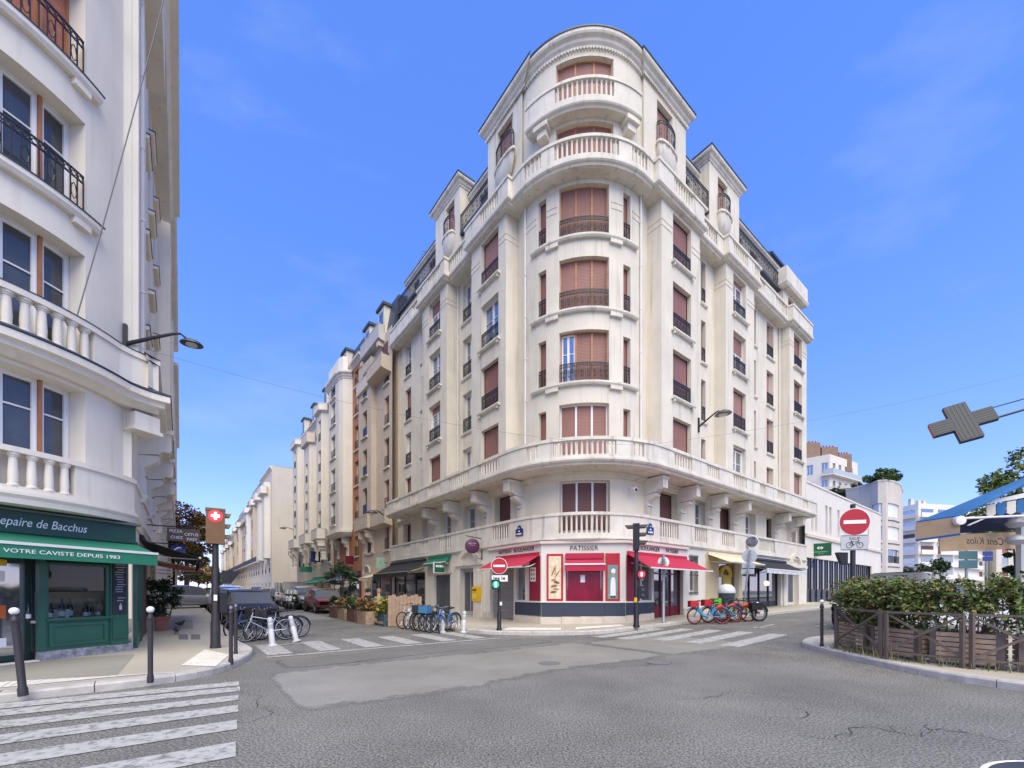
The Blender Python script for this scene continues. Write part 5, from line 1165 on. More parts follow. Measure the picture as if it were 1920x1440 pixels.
q = [P.p(1.4 + .75 * math.cos(t), .1, 3.0 + .6 * math.sin(t)) for t in [math.pi * i / 10 for i in range(11)]]; o = MB(); o.tube(q, .09, 6); o.build('arched_pediment', BEIGE2, b2)
# B3 brick and white bow
P = Path([(33, .15), (24.82, .15)])
b3 = block('brick_apartment_building', 'orange brick apartment building with a white bowed bay', P, 21.4, [ent] + R5 + [(19.2, 20.6)], [(6.2, 7.2)], BRICK, BEIGE2, wms=(GLASS, GLASS, SHUT2), rails=True)
bw = Path([W(32.6, .15), W(32.2, -.55), W(31.6, -.75), W(28.4, -.75), W(27.8, -.55), W(27.4, .15)], False)
o = MB(); o.wall(bw, 0, bw.L, 6.9, 20.6, [(2.2, 3.6, a, b) for a, b in R5 + [(19.2, 20.4)]], .2); o.build('bay_wall', CREAM2, b3)
for a, b in R5 + [(19.2, 20.4)]: fwin(b3, bw, 2.2, 3.6, a, b, .2, GLASS, True); sill(b3, bw, 2.0, 3.8, a, .14, False, CREAM2)
o = MB(); o.sprof(bw, 0, bw.L, [(-.3, 6.4), (.0, 6.5), (.25, 6.75), (.25, 6.95), (-.3, 6.95)]); o.build('bay_base', CREAM2, b3)
o = MB(); o.sprof(bw, 0, bw.L, cornice_prof(20.3, 20.9, .35)); o.build('bay_cornice', CREAM2, b3)
for x in (1.6, 4.4): corbel(b3, P, x, 6.4, 4.6, .55, .5, CREAM2)
o = MB(); o.sbox(bw, .4, bw.L - .4, -.1, .0, 20.9, 22.2); o.build('parapet', CREAM2, b3); mansard(b3, P, 0, 8.1, 21.4, 23.6, .6, [3.4])
# B4 cream with bays
P = Path([(50, .1), (33.02, .1)])
b4 = block('bay_windowed_apartment_building', 'cream stone apartment building with stacked bays and balconies', P, 20.4, [(1.3, 2.8), ent] + R5, [(1.2, 2.2), (3.4, 4.4), (6.4, 7.4), (9.2, 10.2), (12.0, 13.0), (14.8, 15.8)], BEIGE2, CREAM2, wms=(GLASS, GLASS, SHUT2, SHUT))
for u0, u1, zt_, hh_ in ((48.6, 45.2, 19.4, .45), (42.5, 39.2, 18.0, .9), (36.8, 34.2, 19.8, .5)):
    Q = Path([(u0, .1), (u0 - .4, -.7), (u1 + .4, -.7), (u1, .1)]); o = MB(); o.wall(Q, 0, Q.L, 7.0, zt_, [(1.6, 2.6, a, b) for a, b in R5 if b < zt_], .2); o.build('bay_wall', CREAM2, b4)
    for a, b in R5:
        if b < zt_: fwin(b4, Q, 1.6, 2.6, a, b, .2, random.choice((GLASS, SHUT2)), True)
    solid_balcony(b4, Q, .3, Q.L - .3, 6.95, .5, .85, CREAM2); solid_balcony(b4, Q, .2, Q.L - .2, zt_, .3, hh_, BEIGE2 if hh_ > .6 else CREAM2)
    for x in (1.2, 3.0): corbel(b4, Q, x, 6.6, 4.7, .5, .5, CREAM2)
mansard(b4, P, 0, 16.9, 20.4, 22.4, .6, [4, 9, 14])
# B5 gable wall and the long rows beyond the side street
P = Path([(78, -.3), (66.5, -.3)])
b5 = block('gable_end_apartment_building', 'tall apartment building whose plain beige gable faces the side street', P, 21.6, [(1.3, 3.0), ent] + R5, [(1.0, 2.2), (4.6, 5.8), (8.6, 9.8)], BEIGE2, CREAM2, D=14, wms=(GLASS, SHUT, SHUT3), ub=False)
Gb = Path([(66.5, -.3), (66.5, 14)]); o = MB(); o.sbox(Gb, 0, Gb.L, -.3, 0, -.4, 21.8); o.build('gable_wall', GABLE, b5); body(b5, P, 14, -.4, 21.6, BEIGE2)
for u0, u1 in ((77.5, 74.5), (71.5, 68)):
    Q = Path([(u0, -.3), (u0 - .4, -1.1), (u1 + .4, -1.1), (u1, -.3)]); o = MB(); o.wall(Q, 0, Q.L, 7.0, 19.4); o.build('bay_wall', CREAM2, b5); solid_balcony(b5, Q, .3, Q.L - .3, 17.6, .6, 1.0, CREAM2)
for k, (u0, u1, z_, lab, m_) in enumerate(((96, 78.2, 20.6, 'cream apartment building just beyond the plain gable', BEIGE2), (122, 96.2, 19.6, 'pale stone apartment building with a dark first floor balcony', BEIGE2), (165, 122.2, 17.2, 'farthest pale apartment building on the right of the left street', BEIGE2))):
    P = Path([(u0, -.3), (u1, -.3)]); n = int((u0 - u1) / 3.3)
    b6 = block('street_apartment_building', lab, P, z_, [(1.4, 3.2), (4.6, 6.4)] + [(7.7 + 2.95 * i, 9.5 + 2.95 * i) for i in range(4)], [(1.0 + 3.3 * i, 2.2 + 3.3 * i) for i in range(n)], m_, CREAM2, wms=(GLASS, SHUT3, SHUT, GLASS), frame=False, group=None)
    o = MB(); o.sbox(P, .2, P.L - .2, 0, .8, 6.9, 7.05); bb = o.build('balcony', CREAM2, b6); o = MB(); o.sbox(P, .2, P.L - .2, .74, .78, 7.05, 7.95); o.build('railing', IRON, bb); o = MB(); o.sbox(P, .2, P.L - .2, 0, .6, z_ - 2.6, z_ - 2.45); o.build('balcony', CREAM2, b6); mansard(b6, P, 0, P.L, z_, z_ + 2.2, .7)
    for i in range(0, n - 1, 3):
        Q = Path([P.p(.6 + 3.3 * i, 0, 0)[:2], P.p(.9 + 3.3 * i, .7, 0)[:2], P.p(2.6 + 3.3 * i, .7, 0)[:2], P.p(2.9 + 3.3 * i, 0, 0)[:2]], False); o = MB(); o.wall(Q, 0, Q.L, 7.2, z_ - 2.2); o.build('bay_wall', (CREAM2, BEIGE, BEIGE2)[(i // 3 + k) % 3], b6)
        for q in range(4): fwin(b6, Q, Q.L / 2 - .5, Q.L / 2 + .5, 7.7 + 2.95 * q, 9.5 + 2.95 * q, -.03, random.choice((GLASS, SHUT3)), True, False)
        solid_balcony(b6, Q, .1, Q.L - .1, z_ - 2.4, .4, .9, CREAM2)
# cross-street ends closing the views
P = Path([(66, 16), (50, 16)]); block('side_street_building', 'dim building closing the side street behind the gable', P, 17, [(4.5, 6.3), (7.7, 9.5), (10.8, 12.6)], [(2, 3.2), (6, 7.2), (10, 11.2)], BEIGE, BEIGE2)
# left row down the street
for k, (u0, u1, z_, lab, m_) in enumerate(((16.05, 34, 21.5, 'pale building beyond the wine shop building, seen edge-on', GREYW), (34.2, 60, 20.5, 'second edge-on building down the left street', BEIGE2), (95, 150, 17, 'farthest edge-on building down the left street', BEIGE2))):
    P = Path([(u0, -12.68), (u1, -12.68)]); n = int((u1 - u0) / 3.2)
    b7 = block('row_apartment_building', lab, P, z_, [(7.4 + 3 * i, 9.4 + 3 * i) for i in range(4)], [(1.0 + 3.2 * i, 2.1 + 3.2 * i) for i in range(n)], m_, CREAM2, wms=(GLASS, SHUT, GLASS), rails=False, frame=False, cor=.75)
    for i in range(0, n, 3):
        o = MB(); o.sbox(P, .6 + 3.2 * i, 2.6 + 3.2 * i, 0, .5, 7, z_ - 1.5); o.build('bay', m_, b7)
    o = MB(); o.sbox(P, .1, P.L - .1, 0, .6, 6.3, 6.6); o.build('balcony', CREAM2, b7)
    for i in range(0, n): corbel(b7, P, 1.6 + 3.2 * i, 6.3, 4.5, .55, .45, CREAM2) if k == 0 else None
# ------------------------------------------------------------------ right street
P = Path([(.1, 22.62), (.1, 43.5)])
WSH = mat('white_shop_render', (.74, .69, .6), .8, var=.05, vs=.8, streak=.25)
an = thing('supermarket_annex', 'low pale building with tall slit windows and glazed supermarket front', 'building', (*W(.1, 30), 0))
slit = [1.2, 2.0, 4.3, 5.2, 7.2, 9.2, 11.4, 13.6, 16.0]
mb = MB(); mb.wall(P, 0, P.L, -.3, 9.2, [(s, s + .5, 5.9, 8.1) for s in slit] + [(.3, 17.5, .75, 3.95)], .25); mb.build('wall', WSH, an)
for s in slit: fwin(an, P, s, s + .5, 5.9, 8.1, .22, GLASS, False, False)
o = MB(); o.sbox(P, 0, P.L, 0, .12, 5.4, 5.6); o.build('ledge', BEIGE2, an); o = MB(); o.sbox(P, 0, P.L, -.2, .06, 9.2, 9.32); o.build('coping', WSH, an); body(an, P, 10, -.3, 9.1, WSH)
o = MB(); o.sbox(P, .3, 17.5, -.24, -.22, .75, 3.95); gl_ = o.build('shop_glazing', GLASS, an)
for i in range(15):
    o = MB(); t = .3 + 17.1 * i / 14; o.sbox(P, t, t + .09, -.2, -.1, .75, 3.95); o.build('mullion', BLACK, gl_)
for k in range(14): o = MB(); t = .45 + 17.1 * k / 14; o.sbox(P, t, t + .95, -.215, -.2, .75, 1.7); o.build('lower_panel', GREY, gl_)
c = P.p(1.9, .35, 4.55); sgn_ = thing('supermarket_sign', 'green supermarket box sign with pale emblem on the low building', 'sign', c); t_ = (c[0], c[1]); vx = nrm((c[1], -c[0])); nx = (-c[0] / math.hypot(c[0], c[1]), -c[1] / math.hypot(c[0], c[1]))
o = MB(); o.obox(c, (.65, .08, .45), (*vx, 0)); sb_ = o.build('sign_box', mat('supermarket_green', (.006, .09, .03), .5), sgn_)
for k, pol in enumerate((((-.2, .12), (-.05, .24), (-.05, .16), (-.12, .12), (-.05, .07), (-.05, .0)), ((.2, .12), (.05, .24), (.05, .16), (.12, .12), (.05, .07), (.05, .0)), ((-.03, .06), (.03, .06), (.03, .18), (-.03, .18)))):
    o = MB(); o.prism([(c[0] + vx[0] * x + nx[0] * .082, c[1] + vx[1] * x + nx[1] * .082, c[2] + y) for x, y in pol], (nx[0] * .004, nx[1] * .004, 0)); o.build('emblem', WHITE, sb_)
marks(sb_, (c[0] + nx[0] * .083, c[1] + nx[1] * .083, c[2]), vx, [(-.4, .4, -.2, -.13), (-.1, .2, -.32, -.28)], mat('pale_green_print', (.12, .36, .18), .6))
# modern block with planted roof: bowed front
CONC = mat('pale_concrete', (.63, .57, .49), .85, var=.06, vs=.8, streak=.35)
def atY(px, Y): return ((px - CX) / F * Y, Y)
P = Path([atY(1586, 55), atY(1630, 52), atY(1646, 50.4), atY(1662, 50), atY(1676, 50.6), atY(1688, 52), atY(1693, 56)], False)
mo = thing('planted_roof_block', 'modern pale block with bowed corner and a planted roof terrace', 'building', (*P.p(P.L / 2, 0, 0)[:2], .8))
rows = [(2.2 + 2.75 * i, 3.8 + 2.75 * i) for i in range(4)]; cw_ = [(P.px(1634), P.px(1654)), (P.px(1665), P.px(1686))]
mb = MB(); mb.wall(P, 0, P.L, -.3, 14.6, [(a, b, z0, z1) for a, b in cw_ for z0, z1 in rows], .2); mb.build('wall', CONC, mo); bp_ = [P.p(t, -.45, 0)[:2] for t in P.cuts(0, P.L)] + [atY(1684, 70), atY(1590, 66)]; o = MB(); o.prism([(x, y, -.3) for x, y in bp_], (0, 0, 14.6)); o.build('body', CONC, mo)
for a, b in cw_:
    for i, (z0, z1) in enumerate(rows):
        if i == 1: fwin(mo, P, a, b, z0, z1, .18, GLASS, True)
        else: o = MB(); o.sbox(P, a, b, -.18, -.15, z0, z1); w_ = o.build('window', WFRAME, mo)
        o = MB(); o.sbox(P, a, b, 0, .06, z0 - .5, z0 - .4); o.build('sill', GREY, mo)
o = MB(); o.sbox(P, 0, P.L, -.3, .05, 14.6, 14.8); o.build('coping', CONC, mo)
# white balconied block
P = Path([atY(1690, 102), atY(1722, 98), atY(1786, 100), atY(1836, 112)], False)
wb_ = thing('white_balcony_block', 'white apartment block with stacked long balconies down the right street', 'building', (*P.p(P.L / 2, 0, 0)[:2], 1.2)); WB = mat('white_block_paint', (.80, .76, .69), .8, var=.04)
mb = MB(); mb.wall(P, 0, P.L, 0, 22.0); mb.build('wall', WB, wb_); bp_ = [P.p(t, -.3, 0)[:2] for t in P.cuts(0, P.L)] + [atY(1836, 122), atY(1700, 120)]; o = MB(); o.prism([(x, y, 0) for x, y in bp_], (0, 0, 21.9)); o.build('body', WB, wb_)
for i in range(7):
    z = 1.8 + 2.85 * i
    for a, b in ((.3, 3.4), (4.6, 8.6), (9.6, 14.5)):
        if b > P.L: continue
        o = MB(); o.sbox(P, a + .2, b - .2, .01, .05, z + .1, z + 1.9); o.build('window', random.choice((GLASS, GLASS, SHUT3)), wb_); o = MB(); o.sbox(P, a, b, 0, 1.0, z - .2, z); o.sbox(P, a, b, .9, 1.0, z, z + .85); o.build('balcony', WB, wb_)
    if P.L > 15.2: o = MB(); o.sbox(P, 15.2, P.L - .3, 0, .9, z - .2, z + .8); o.build('balcony', WB, wb_)
for px in (1708, 1722, 1731): q = atY(px, 101); o = MB(); o.box(q[0] - .35, q[0] + .35, q[1] - .35, q[1] + .35, 21.5, 23.6 + random.uniform(-.5, .8)); o.build('chimney', CONC, wb_)
# hill building with chimneys
P = Path([atY(1500, 74), atY(1556, 71), atY(1608, 76)], False)
hb_ = thing('hill_apartment_building', 'pale building with broad brown chimneys above the low annex', 'building', (*P.p(P.L / 2, 0, 0)[:2], 1)); rows = [(18.6, 20.3), (21.6, 23.3)]
rc_ = [(1.0 + 2.1 * i, 1.9 + 2.1 * i) for i in range(int((P.L - 1.5) / 2.1))]
mb = MB(); mb.wall(P, 0, P.L, 0, 24.6, [(a, b, z0, z1) for a, b in rc_ for z0, z1 in rows], .2); mb.build('wall', CREAM2, hb_); bp_ = [P.p(t, -.3, 0)[:2] for t in P.cuts(0, P.L)] + [atY(1606, 84), atY(1512, 84)]; o = MB(); o.prism([(x, y, 0) for x, y in bp_], (0, 0, 24.5)); o.build('body', CREAM2, hb_)
for a, b in rc_:
    for z0, z1 in rows: fwin(hb_, P, a, b, z0, z1, .18, GLASS, False)
o = MB(); o.sbox(P, 3, P.L, 0, .8, 21.0, 21.15); bb = o.build('balcony', CREAM2, hb_); o = MB(); o.sbox(P, 3, P.L, .74, .78, 21.15, 22.0); o.build('railing', mat('pale_rail', (.45, .5, .5), .5), bb)
CHM = mat('brown_chimney_render', (.25, .17, .12), .9, var=.15)
for px0, px1, zt in ((1516, 1546, 27.6), (1549, 1580, 26.8), (1581, 1606, 25.6)):
    a = atY(px0, 73); b = atY(px1, 73); o = MB(); o.box(a[0], b[0], 74, 75.6, 22.5, zt); cc = o.build('chimney', CHM, hb_)
    for k in range(5): o = MB(); x = a[0] + (b[0] - a[0]) * (k + .5) / 5; o.lathe([(.12, 0), (.14, .5), (.1, .55)], 8, (x, 74.8, zt)); o.build('chimney_pot', BRICKP, cc)
# terrace wall and pergola between annex and hill
tw = thing('terraced_garden_wall', 'concrete garden terrace with pergola stepping up behind the annex', 'wall', (*atY(1600, 60), 1)); a = atY(1512, 62); b = atY(1692, 58)
Q = Path([a, b], False); o = MB(); o.sbox(Q, 0, Q.L, -4, 0, 0, 13.2); o.build('retaining_wall', CONC, tw); o = MB(); o.sbox(Q, 1.5, Q.L - 4, -1, .3, 16.2, 16.6); o.build('pergola_beam', CONC, tw)
for i in range(6): o = MB(); t = 1.8 + (Q.L - 6) * i / 5; o.sbox(Q, t, t + .35, -.5, -.15, 13.2, 16.2); o.build('pergola_post', CONC, tw)
o = MB()
for i in range(60): t = Q.L * i / 60; o.sbox(Q, t, t + .03, .0, .03, 13.2, 14.4)
o.sbox(Q, 0, Q.L, 0, .03, 14.4, 14.45); o.build('fence_railing', IRON, tw)
# distant pale houses seen under the cafe awning
for k, (px0, px1, Y, z_, lab) in enumerate(((1822, 1868, 125, 14, 'far pale house left of the road signs under the awning'), (1868, 1925, 110, 18, 'far cream house with brown strips under the awning'), (1836, 1960, 160, 33, 'distant pale roofline rising behind the flowering tree'))):
    P = Path([atY(px0, Y), atY(px1, Y - 3)], False); block('distant_house', lab, P, z_, [(2.5 + 3 * i, 4.4 + 3 * i) for i in range(int(z_ / 3) - 1)], [(1 + 3 * i, 2.1 + 3 * i) for i in range(int((P.L - 1.5) / 3))], CREAM2, WB, rails=False, frame=False)
# ------------------------------------------------------------------ vegetation
def leafmat(name, c, c2):
    m = bpy.data.materials.new(name); m.use_nodes = True; t = m.node_tree; b = t.nodes['Principled BSDF']; b.inputs['Roughness'].default_value = .5
    g = t.nodes.new('ShaderNodeNewGeometry'); r = t.nodes.new('ShaderNodeValToRGB'); e = r.color_ramp.elements; e[0].color = (*c, 1); e[1].color = (*c2, 1); e[0].position = .15; e[1].position = .95
    t.links.new(g.outputs['Random Per Island'], r.inputs[0]); t.links.new(r.outputs[0], b.inputs['Base Color'])
    b.inputs['Transmission Weight'].default_value = 0; b.inputs['Subsurface Weight'].default_value = 0; return m
LEAF = leafmat('green_leaf', (.02, .05, .012), (.10, .17, .035)); LEAFD = leafmat('dark_leaf', (.012, .03, .01), (.05, .09, .025)); LEAFO = leafmat('sunlit_orange_leaf', (.05, .06, .012), (.42, .20, .05)); LEAFH = leafmat('hedge_leaf', (.04, .075, .016), (.24, .32, .065)); LEAFB = leafmat('dry_leaf', (.14, .085, .03), (.38, .25, .11))  # LEAFO: warm orange sunlight is painted into the leaf colour
BARK = mat('bark', (.09, .065, .045), .9, var=.3, vs=8)
def leaves(n, fn, size, rnd, up=.4):
    mb = MB(); v = mb.v; f = mb.f
    for i in range(n):
        p = fn(); s = size * rnd.uniform(.6, 1.3); a = Vector((rnd.gauss(0, 1), rnd.gauss(0, 1), rnd.gauss(0, .6))).normalized(); b = a.cross(Vector((rnd.gauss(0, 1), rnd.gauss(0, 1), rnd.gauss(0, 1) + up))).normalized()
        k = len(v); p = Vector(p); v += [tuple(p - a * s), tuple(p + b * s * .5), tuple(p + a * s), tuple(p - b * s * .5)]; f.append((k, k + 1, k + 2, k + 3))
    return mb
def tree(name, label, x, y, z, h, r, m, n=5000, leaf=.16, seedv=1, trunk=.16, clumps=26, squash=.8, group=None, cat='tree', lo=.35):
    rnd = random.Random(seedv); t = thing(name, label, cat, (x, y, z), group); mb = MB(); top = z + h * .75
    mb.tube([(x, y, z - .1), (x + .05, y, z + h * .3), (x - .05, y + .05, top)], [trunk, trunk * .75, trunk * .25], 8); cl = []
    for i in range(clumps):
        a = rnd.uniform(0, 6.28); e = rnd.uniform(-.9, 1); q = rnd.uniform(.45, 1) ; hz = math.sqrt(max(0, 1 - e * e))
        c = Vector((x + r * q * hz * math.cos(a), y + r * q * hz * math.sin(a), z + h * (lo + (1 - lo) * .5) + e * q * h * (1 - lo) * .5)); cl.append((c, r * rnd.uniform(.2, .42)))
        if i % 2 == 0: b0 = Vector((x, y, z + h * rnd.uniform(.25, .6))); mb.tube([b0, (b0 + c) / 2 + Vector((0, 0, .1)), c], [trunk * .35, trunk * .2, trunk * .08], 5)
    mb.build('trunk', BARK, t, True)
    def fn():
        c, q = rnd.choice(cl); d = Vector((rnd.gauss(0, 1), rnd.gauss(0, 1), rnd.gauss(0, 1))).normalized() * q * rnd.uniform(.5, 1.05); d.z *= squash; return c + d
    leaves(n, fn, leaf, rnd).build('crown', m, t, fix=False); return t
def at_street(px, Y): x, y = atY(px, Y); return x, y, gz(x, y)
x, y, z = W(40, -11.3)[0], W(40, -11.3)[1], 0; tree('street_tree', 'street tree with leaves coloured orange as if sunlit on the left pavement', x, y, gz(x, y), 9.5, 2.6, LEAFO, 5500, .17, 3)
x, y = W(52, -11.4); tree('street_tree', 'second street tree behind the orange tinted one', x, y, gz(x, y), 9, 2.6, LEAF, 4500, .18, 4)
for i, (px, Y, h) in enumerate(((352, 132, 9), (372, 140, 8.5), (388, 150, 10), (402, 160, 9), (415, 170, 8))):
    x, y, z = at_street(px, Y); tree('distant_tree', ('leftmost', 'second from the left', 'middle', 'fourth from the left', 'rightmost')[i] + ' tree of the distant clump closing the left street', x, y, 1.2, h, 4.2, LEAFO if i == 1 else LEAF, 1600, .4, 20 + i, .25, group='trees closing the left street')
x, y = atY(1888, 21.5); tree('flowering_tree', 'leafy tree with reddish tinted leaves rising behind the cafe awning', x + 1.8, y, gz(x, y), 8.1, 3.0, LEAFH, 9000, .13, 31, .2, 34)
x, y = atY(1905, 24); tree('dark_tree', 'dark narrow tree seen through the gap below the awning', x, y, gz(x, y), 4.6, .75, LEAFD, 1800, .13, 32, .1, 14, lo=.1)
x, y = atY(1742, 60); tree('small_street_tree', 'small round tree in front of the white balcony block', x, y, 1.0, 5.2, 2.6, LEAFD, 1500, .25, 33, .14, 16)
for i, (px, Y, zz, h, r_) in enumerate(((1545, 58, 13.0, 2.2, 2.6), (1580, 57.5, 13.0, 2.4, 2.4), (1612, 57, 13.1, 3.0, 2.2), (1652, 51.3, 14.7, 1.6, 1.5), (1676, 51.8, 14.7, 1.7, 1.6), (1560, 60, 12.6, 1.8, 2.0))):
    x, y = atY(px, Y); tree('terrace_shrub', ('leftmost shrub hanging over the garden terrace', 'middle shrub on the garden terrace', 'taller shrub at the right of the garden terrace', 'left shrub on the planted roof of the modern block', 'right shrub on the planted roof of the modern block', 'low shrub behind the terrace fence')[i], x, y, zz, h, r_, LEAF if i > 2 else LEAFD, 1100, .2, 40 + i, .06, 14, lo=.05, cat='shrub', group='shrubs on the roof terraces')
# ================================================================== STREET FURNITURE
DKPOST = mat('dark_brown_post_paint', (.03, .024, .024), .45, var=.15, vs=6)
WBALL = mat('white_ball', (.78, .78, .76), .4)
def ground(p, k=0): return (p[0], p[1], gz(*p) + k)
def tilt(o, dx, dy): o.rotation_euler.x = dy; o.rotation_euler.y = dx
def bollard(px, py, label, h=1.1, ball=True, tx=0, ty=0, r=.035):
    p = ground(GP(px, py, KB), KB); t = thing('bollard', label, 'bollard', p, 'dark kerb bollards'); mb = MB(); mb.lathe([(r * 1.25, -.05), (r * 1.25, .05), (r, .08), (r, h - .16), (r * 1.25, h - .15), (r * 1.25, h - .11), (r * .9, h - .09), (r * .9, h - .06)], 14); mb.build('post', DKPOST, t, True, True)
    mb = MB(); rb = .05
    if ball: mb.lathe([(rb * math.sin(math.pi * i / 8) + .002, h - .055 - rb * (math.cos(math.pi * i / 8)) + rb) for i in range(9)], 14)
    else: mb.lathe([(r * .9, h - .06), (r * .95, h - .03), (r * .5, h)], 12)
    mb.build('finial', WBALL if ball else mat('grey_cap', (.2, .2, .2), .5), t, True, True); t.rotation_euler = (ty, tx, 0)
bollard(43, 1298, 'leaning dark bollard with a white ring top at the left edge', 1.12, True, -.085, .02, .042); bollard(282, 1274, 'dark bollard with a white ball between zebra crossing and wine shop')
bollard(433, 1241, 'nearer of the two plain dark bollards by the left traffic light', 1.1, False); bollard(442, 1226, 'farther of the two plain dark bollards by the left traffic light', 1.1, False); bollard(1541, 1212, 'dark bollard with a white ball at the nose of the hedge kerb')
# --- left traffic light
RED = mat('lit_red_signal', (1, .02, .03), .4, emit=2.0); WHT = mat('lit_white_cross', (1, 1, 1), .4, emit=2.5); GRN = mat('lit_green_signal', (.02, .9, .35), .4, emit=2.5)
SIGB = mat('glow_tinted_signal_box', (.17, .085, .03), .5, var=.15, vs=4)  # orange glow around the lamp is painted into the box colour
p = ground(GP(404, 1215, KB), KB); t = thing('traffic_light', 'brown traffic light with a glowing red lens on the left pavement', 'traffic light', p); vd = Vector((-p[0], -p[1], 0)).normalized(); vr = Vector((0, 0, 1)).cross(vd)
P_ = Vector(p)
mb = MB(); mb.lathe([(.12, -.02), (.12, .02), (.105, .1), (.1, .62), (.085, .68), (.085, 1.9), (.07, 2.0), (.065, 2.75)], 14, p); mb.build('pole', DKPOST, t, True)
def vis(c, d, r, ln, m, par, nm='visor'):
    mb = MB(); d = Vector(d); n = 8; k = 0
    side = Vector((0, 0, 1)).cross(d)
    for rr_ in (r, r * .93):
        for L_ in (0, ln):
            for i in range(n + 1): a = math.pi * i / n; mb.v.append(tuple(Vector(c) + side * math.cos(a) * rr_ + Vector((0, 0, 1)) * math.sin(a) * rr_ + d * L_ * (.65 + .35 * math.sin(a)) * (1 if L_ else 0)))
    q = n + 1
    for i in range(n): mb.f += [(i, i + 1, q + i + 1, q + i), (2 * q + i, 2 * q + i + 1, 3 * q + i + 1, 3 * q + i), (q + i, q + i + 1, 3 * q + i + 1, 3 * q + i)]
    mb.build(nm, m, par)
c = P_ + Vector((0, 0, 2.92)); mb = MB(); mb.obox(c, (.19, .14, .40), vr); bx = mb.build('signal_box', SIGB, t)
mb = MB(); mb.obox(c + Vector((0, 0, .42)), (.2, .15, .03), vr); mb.build('box_cap', SIGB, bx)
cl = c + vd * .145 + Vector((0, 0, .26)); mb = MB(); mb.lathe([(.14, 0), (.13, .015), (.02, .02)], 20, cl, vd); ln = mb.build('red_lens', RED, bx, True)
cl = cl + vd * .022; mb = MB(); mb.obox(cl, (.085, .006, .026), vr); mb.obox(cl + vd * .001, (.026, .006, .085), vr); mb.build('white_cross', WHT, ln)
for k in range(3): vis(c + vr * .19 + Vector((0, 0, .26 - .26 * k)), vr, .1, .13, SIGB, bx)
c2 = P_ + vr * .22 + Vector((0, 0, 1.72)); mb = MB(); mb.obox(c2, (.1, .09, .16), vr); b2_ = mb.build('pedestrian_signal', BLACK, t); mb = MB(); mb.prism([c2 + vr * .1 + Vector((0, 0, .16)), c2 + vr * .3 + Vector((0, 0, .14)), c2 + vr * .1 + Vector((0, 0, -.14))], vd * .14); mb.build('visor', BLACK, b2_)
c3 = P_ + vr * .16 + Vector((0, 0, 1.1)); mb = MB(); mb.obox(c3, (.08, .1, .24), vr); mb.build('repeater_box', BLACK, t)
mb = MB(); mb.obox(P_ + vd * .086 + Vector((0, 0, 1.22)), (.035, .006, .07), vr); mb.build('sticker', PAPER, t)
# --- black traffic light by the bakery
p = ground(GP(1193, 1175, KB), KB); t = thing('traffic_light', 'black traffic light with hooded lamps in front of the bakery', 'traffic light', p); P_ = Vector(p); vd = Vector((-p[0], -p[1], 0)).normalized(); vr = Vector((0, 0, 1)).cross(vd)
mb = MB(); mb.lathe([(.13, -.02), (.13, .03), (.1, .1), (.1, .7), (.085, .75), (.085, 2.6), (.07, 2.65), (.07, 3.1)], 14, p); mb.build('pole', BLACK, t, True)
c = P_ + Vector((0, 0, 3.35)); mb = MB(); mb.obox(c, (.12, .12, .5), vr); bx = mb.build('signal_box', BLACK, t)
for k in range(3): vis(c + vr * .12 + Vector((0, 0, .33 - .3 * k)), vr, .13, .3, BLACK, bx)
vis(c - vr * .12 + Vector((0, 0, .33)), -vr, .13, .3, BLACK, bx)
c = P_ + vr * .19 + vd * .02 + Vector((0, 0, 1.95)); mb = MB(); mb.obox(c, (.15, .1, .16), vr); b_ = mb.build('pedestrian_signal', BLACK, t); mb = MB(); mb.lathe([(.12, 0), (.11, .012), (.02, .015)], 16, c + vd * .1, vd); l_ = mb.build('red_lens', RED, b_, True); mb = MB(); mb.obox(c + vd * .122, (.025, .004, .07), vr); mb.build('red_figure', mat('lit_figure', (1, .55, .45), .4, emit=3), l_)
c = P_ + vr * .24 + Vector((0, 0, 1.28)); mb = MB(); mb.obox(c, (.17, .1, .24), vr); b_ = mb.build('repeater_box', BLACK, t)
for k in range(2): mb = MB(); mb.lathe([(.05, 0), (.04, .02), (.01, .02)], 10, c + vd * .1 + Vector((0, 0, .1 - .2 * k)), vd); mb.build('repeater_lens', GREY, b_, True)
mb = MB(); mb.obox(P_ - vr * .02 + vd * .09 + Vector((0, 0, 1.0)), (.05, .01, .09), vr); mb.build('push_button', YELL, t)
# --- sign poles
def noentry(par, c, d, r):
    d = Vector(d); side = Vector((0, 0, 1)).cross(d); mb = MB(); mb.lathe([(r, -.01), (r, .01), (.01, .012)], 32, c, d); o = mb.build('sign_disc', PAPER, par, False)
    mb = MB(); mb.lathe([(r * .94, .012), (r * .94, .016), (.01, .017)], 32, c, d); f = mb.build('red_face', SIGNRED, o); mb = MB(); mb.obox(Vector(c) + d * .02, (r * .7, .003, r * .13), side); mb.build('white_bar', WHITE, f); return o
p = ground(GP(936, 1182, KB), KB); t = thing('sign_pole', 'black pole with a small no entry sign and green walking signal', 'sign pole', p); P_ = Vector(p); vd = Vector((-p[0], -p[1], 0)).normalized(); vr = Vector((0, 0, 1)).cross(vd)
mb = MB(); mb.lathe([(.1, -.02), (.1, .05), (.075, .1), (.075, .65), (.055, .7), (.055, 2.5)], 12, p); mb.build('pole', BLACK, t, True)
noentry(t, P_ + vd * .07 + Vector((0, 0, 2.28)), vd, .29); c = P_ + vd * .07 + vr * .02 + Vector((0, 0, 1.84)); mb = MB(); mb.obox(c, (.28, .01, .11), vr); pl = mb.build('plate', PAPER, t); marks(pl, c + vd * .012, (vr.x, vr.y), [(-.22, -.19, -.05, .06), (-.17, -.1, -.04, .03), (-.08, -.01, -.04, .03), (.06, .09, -.05, .06), (.11, .19, -.04, .03)], INK)
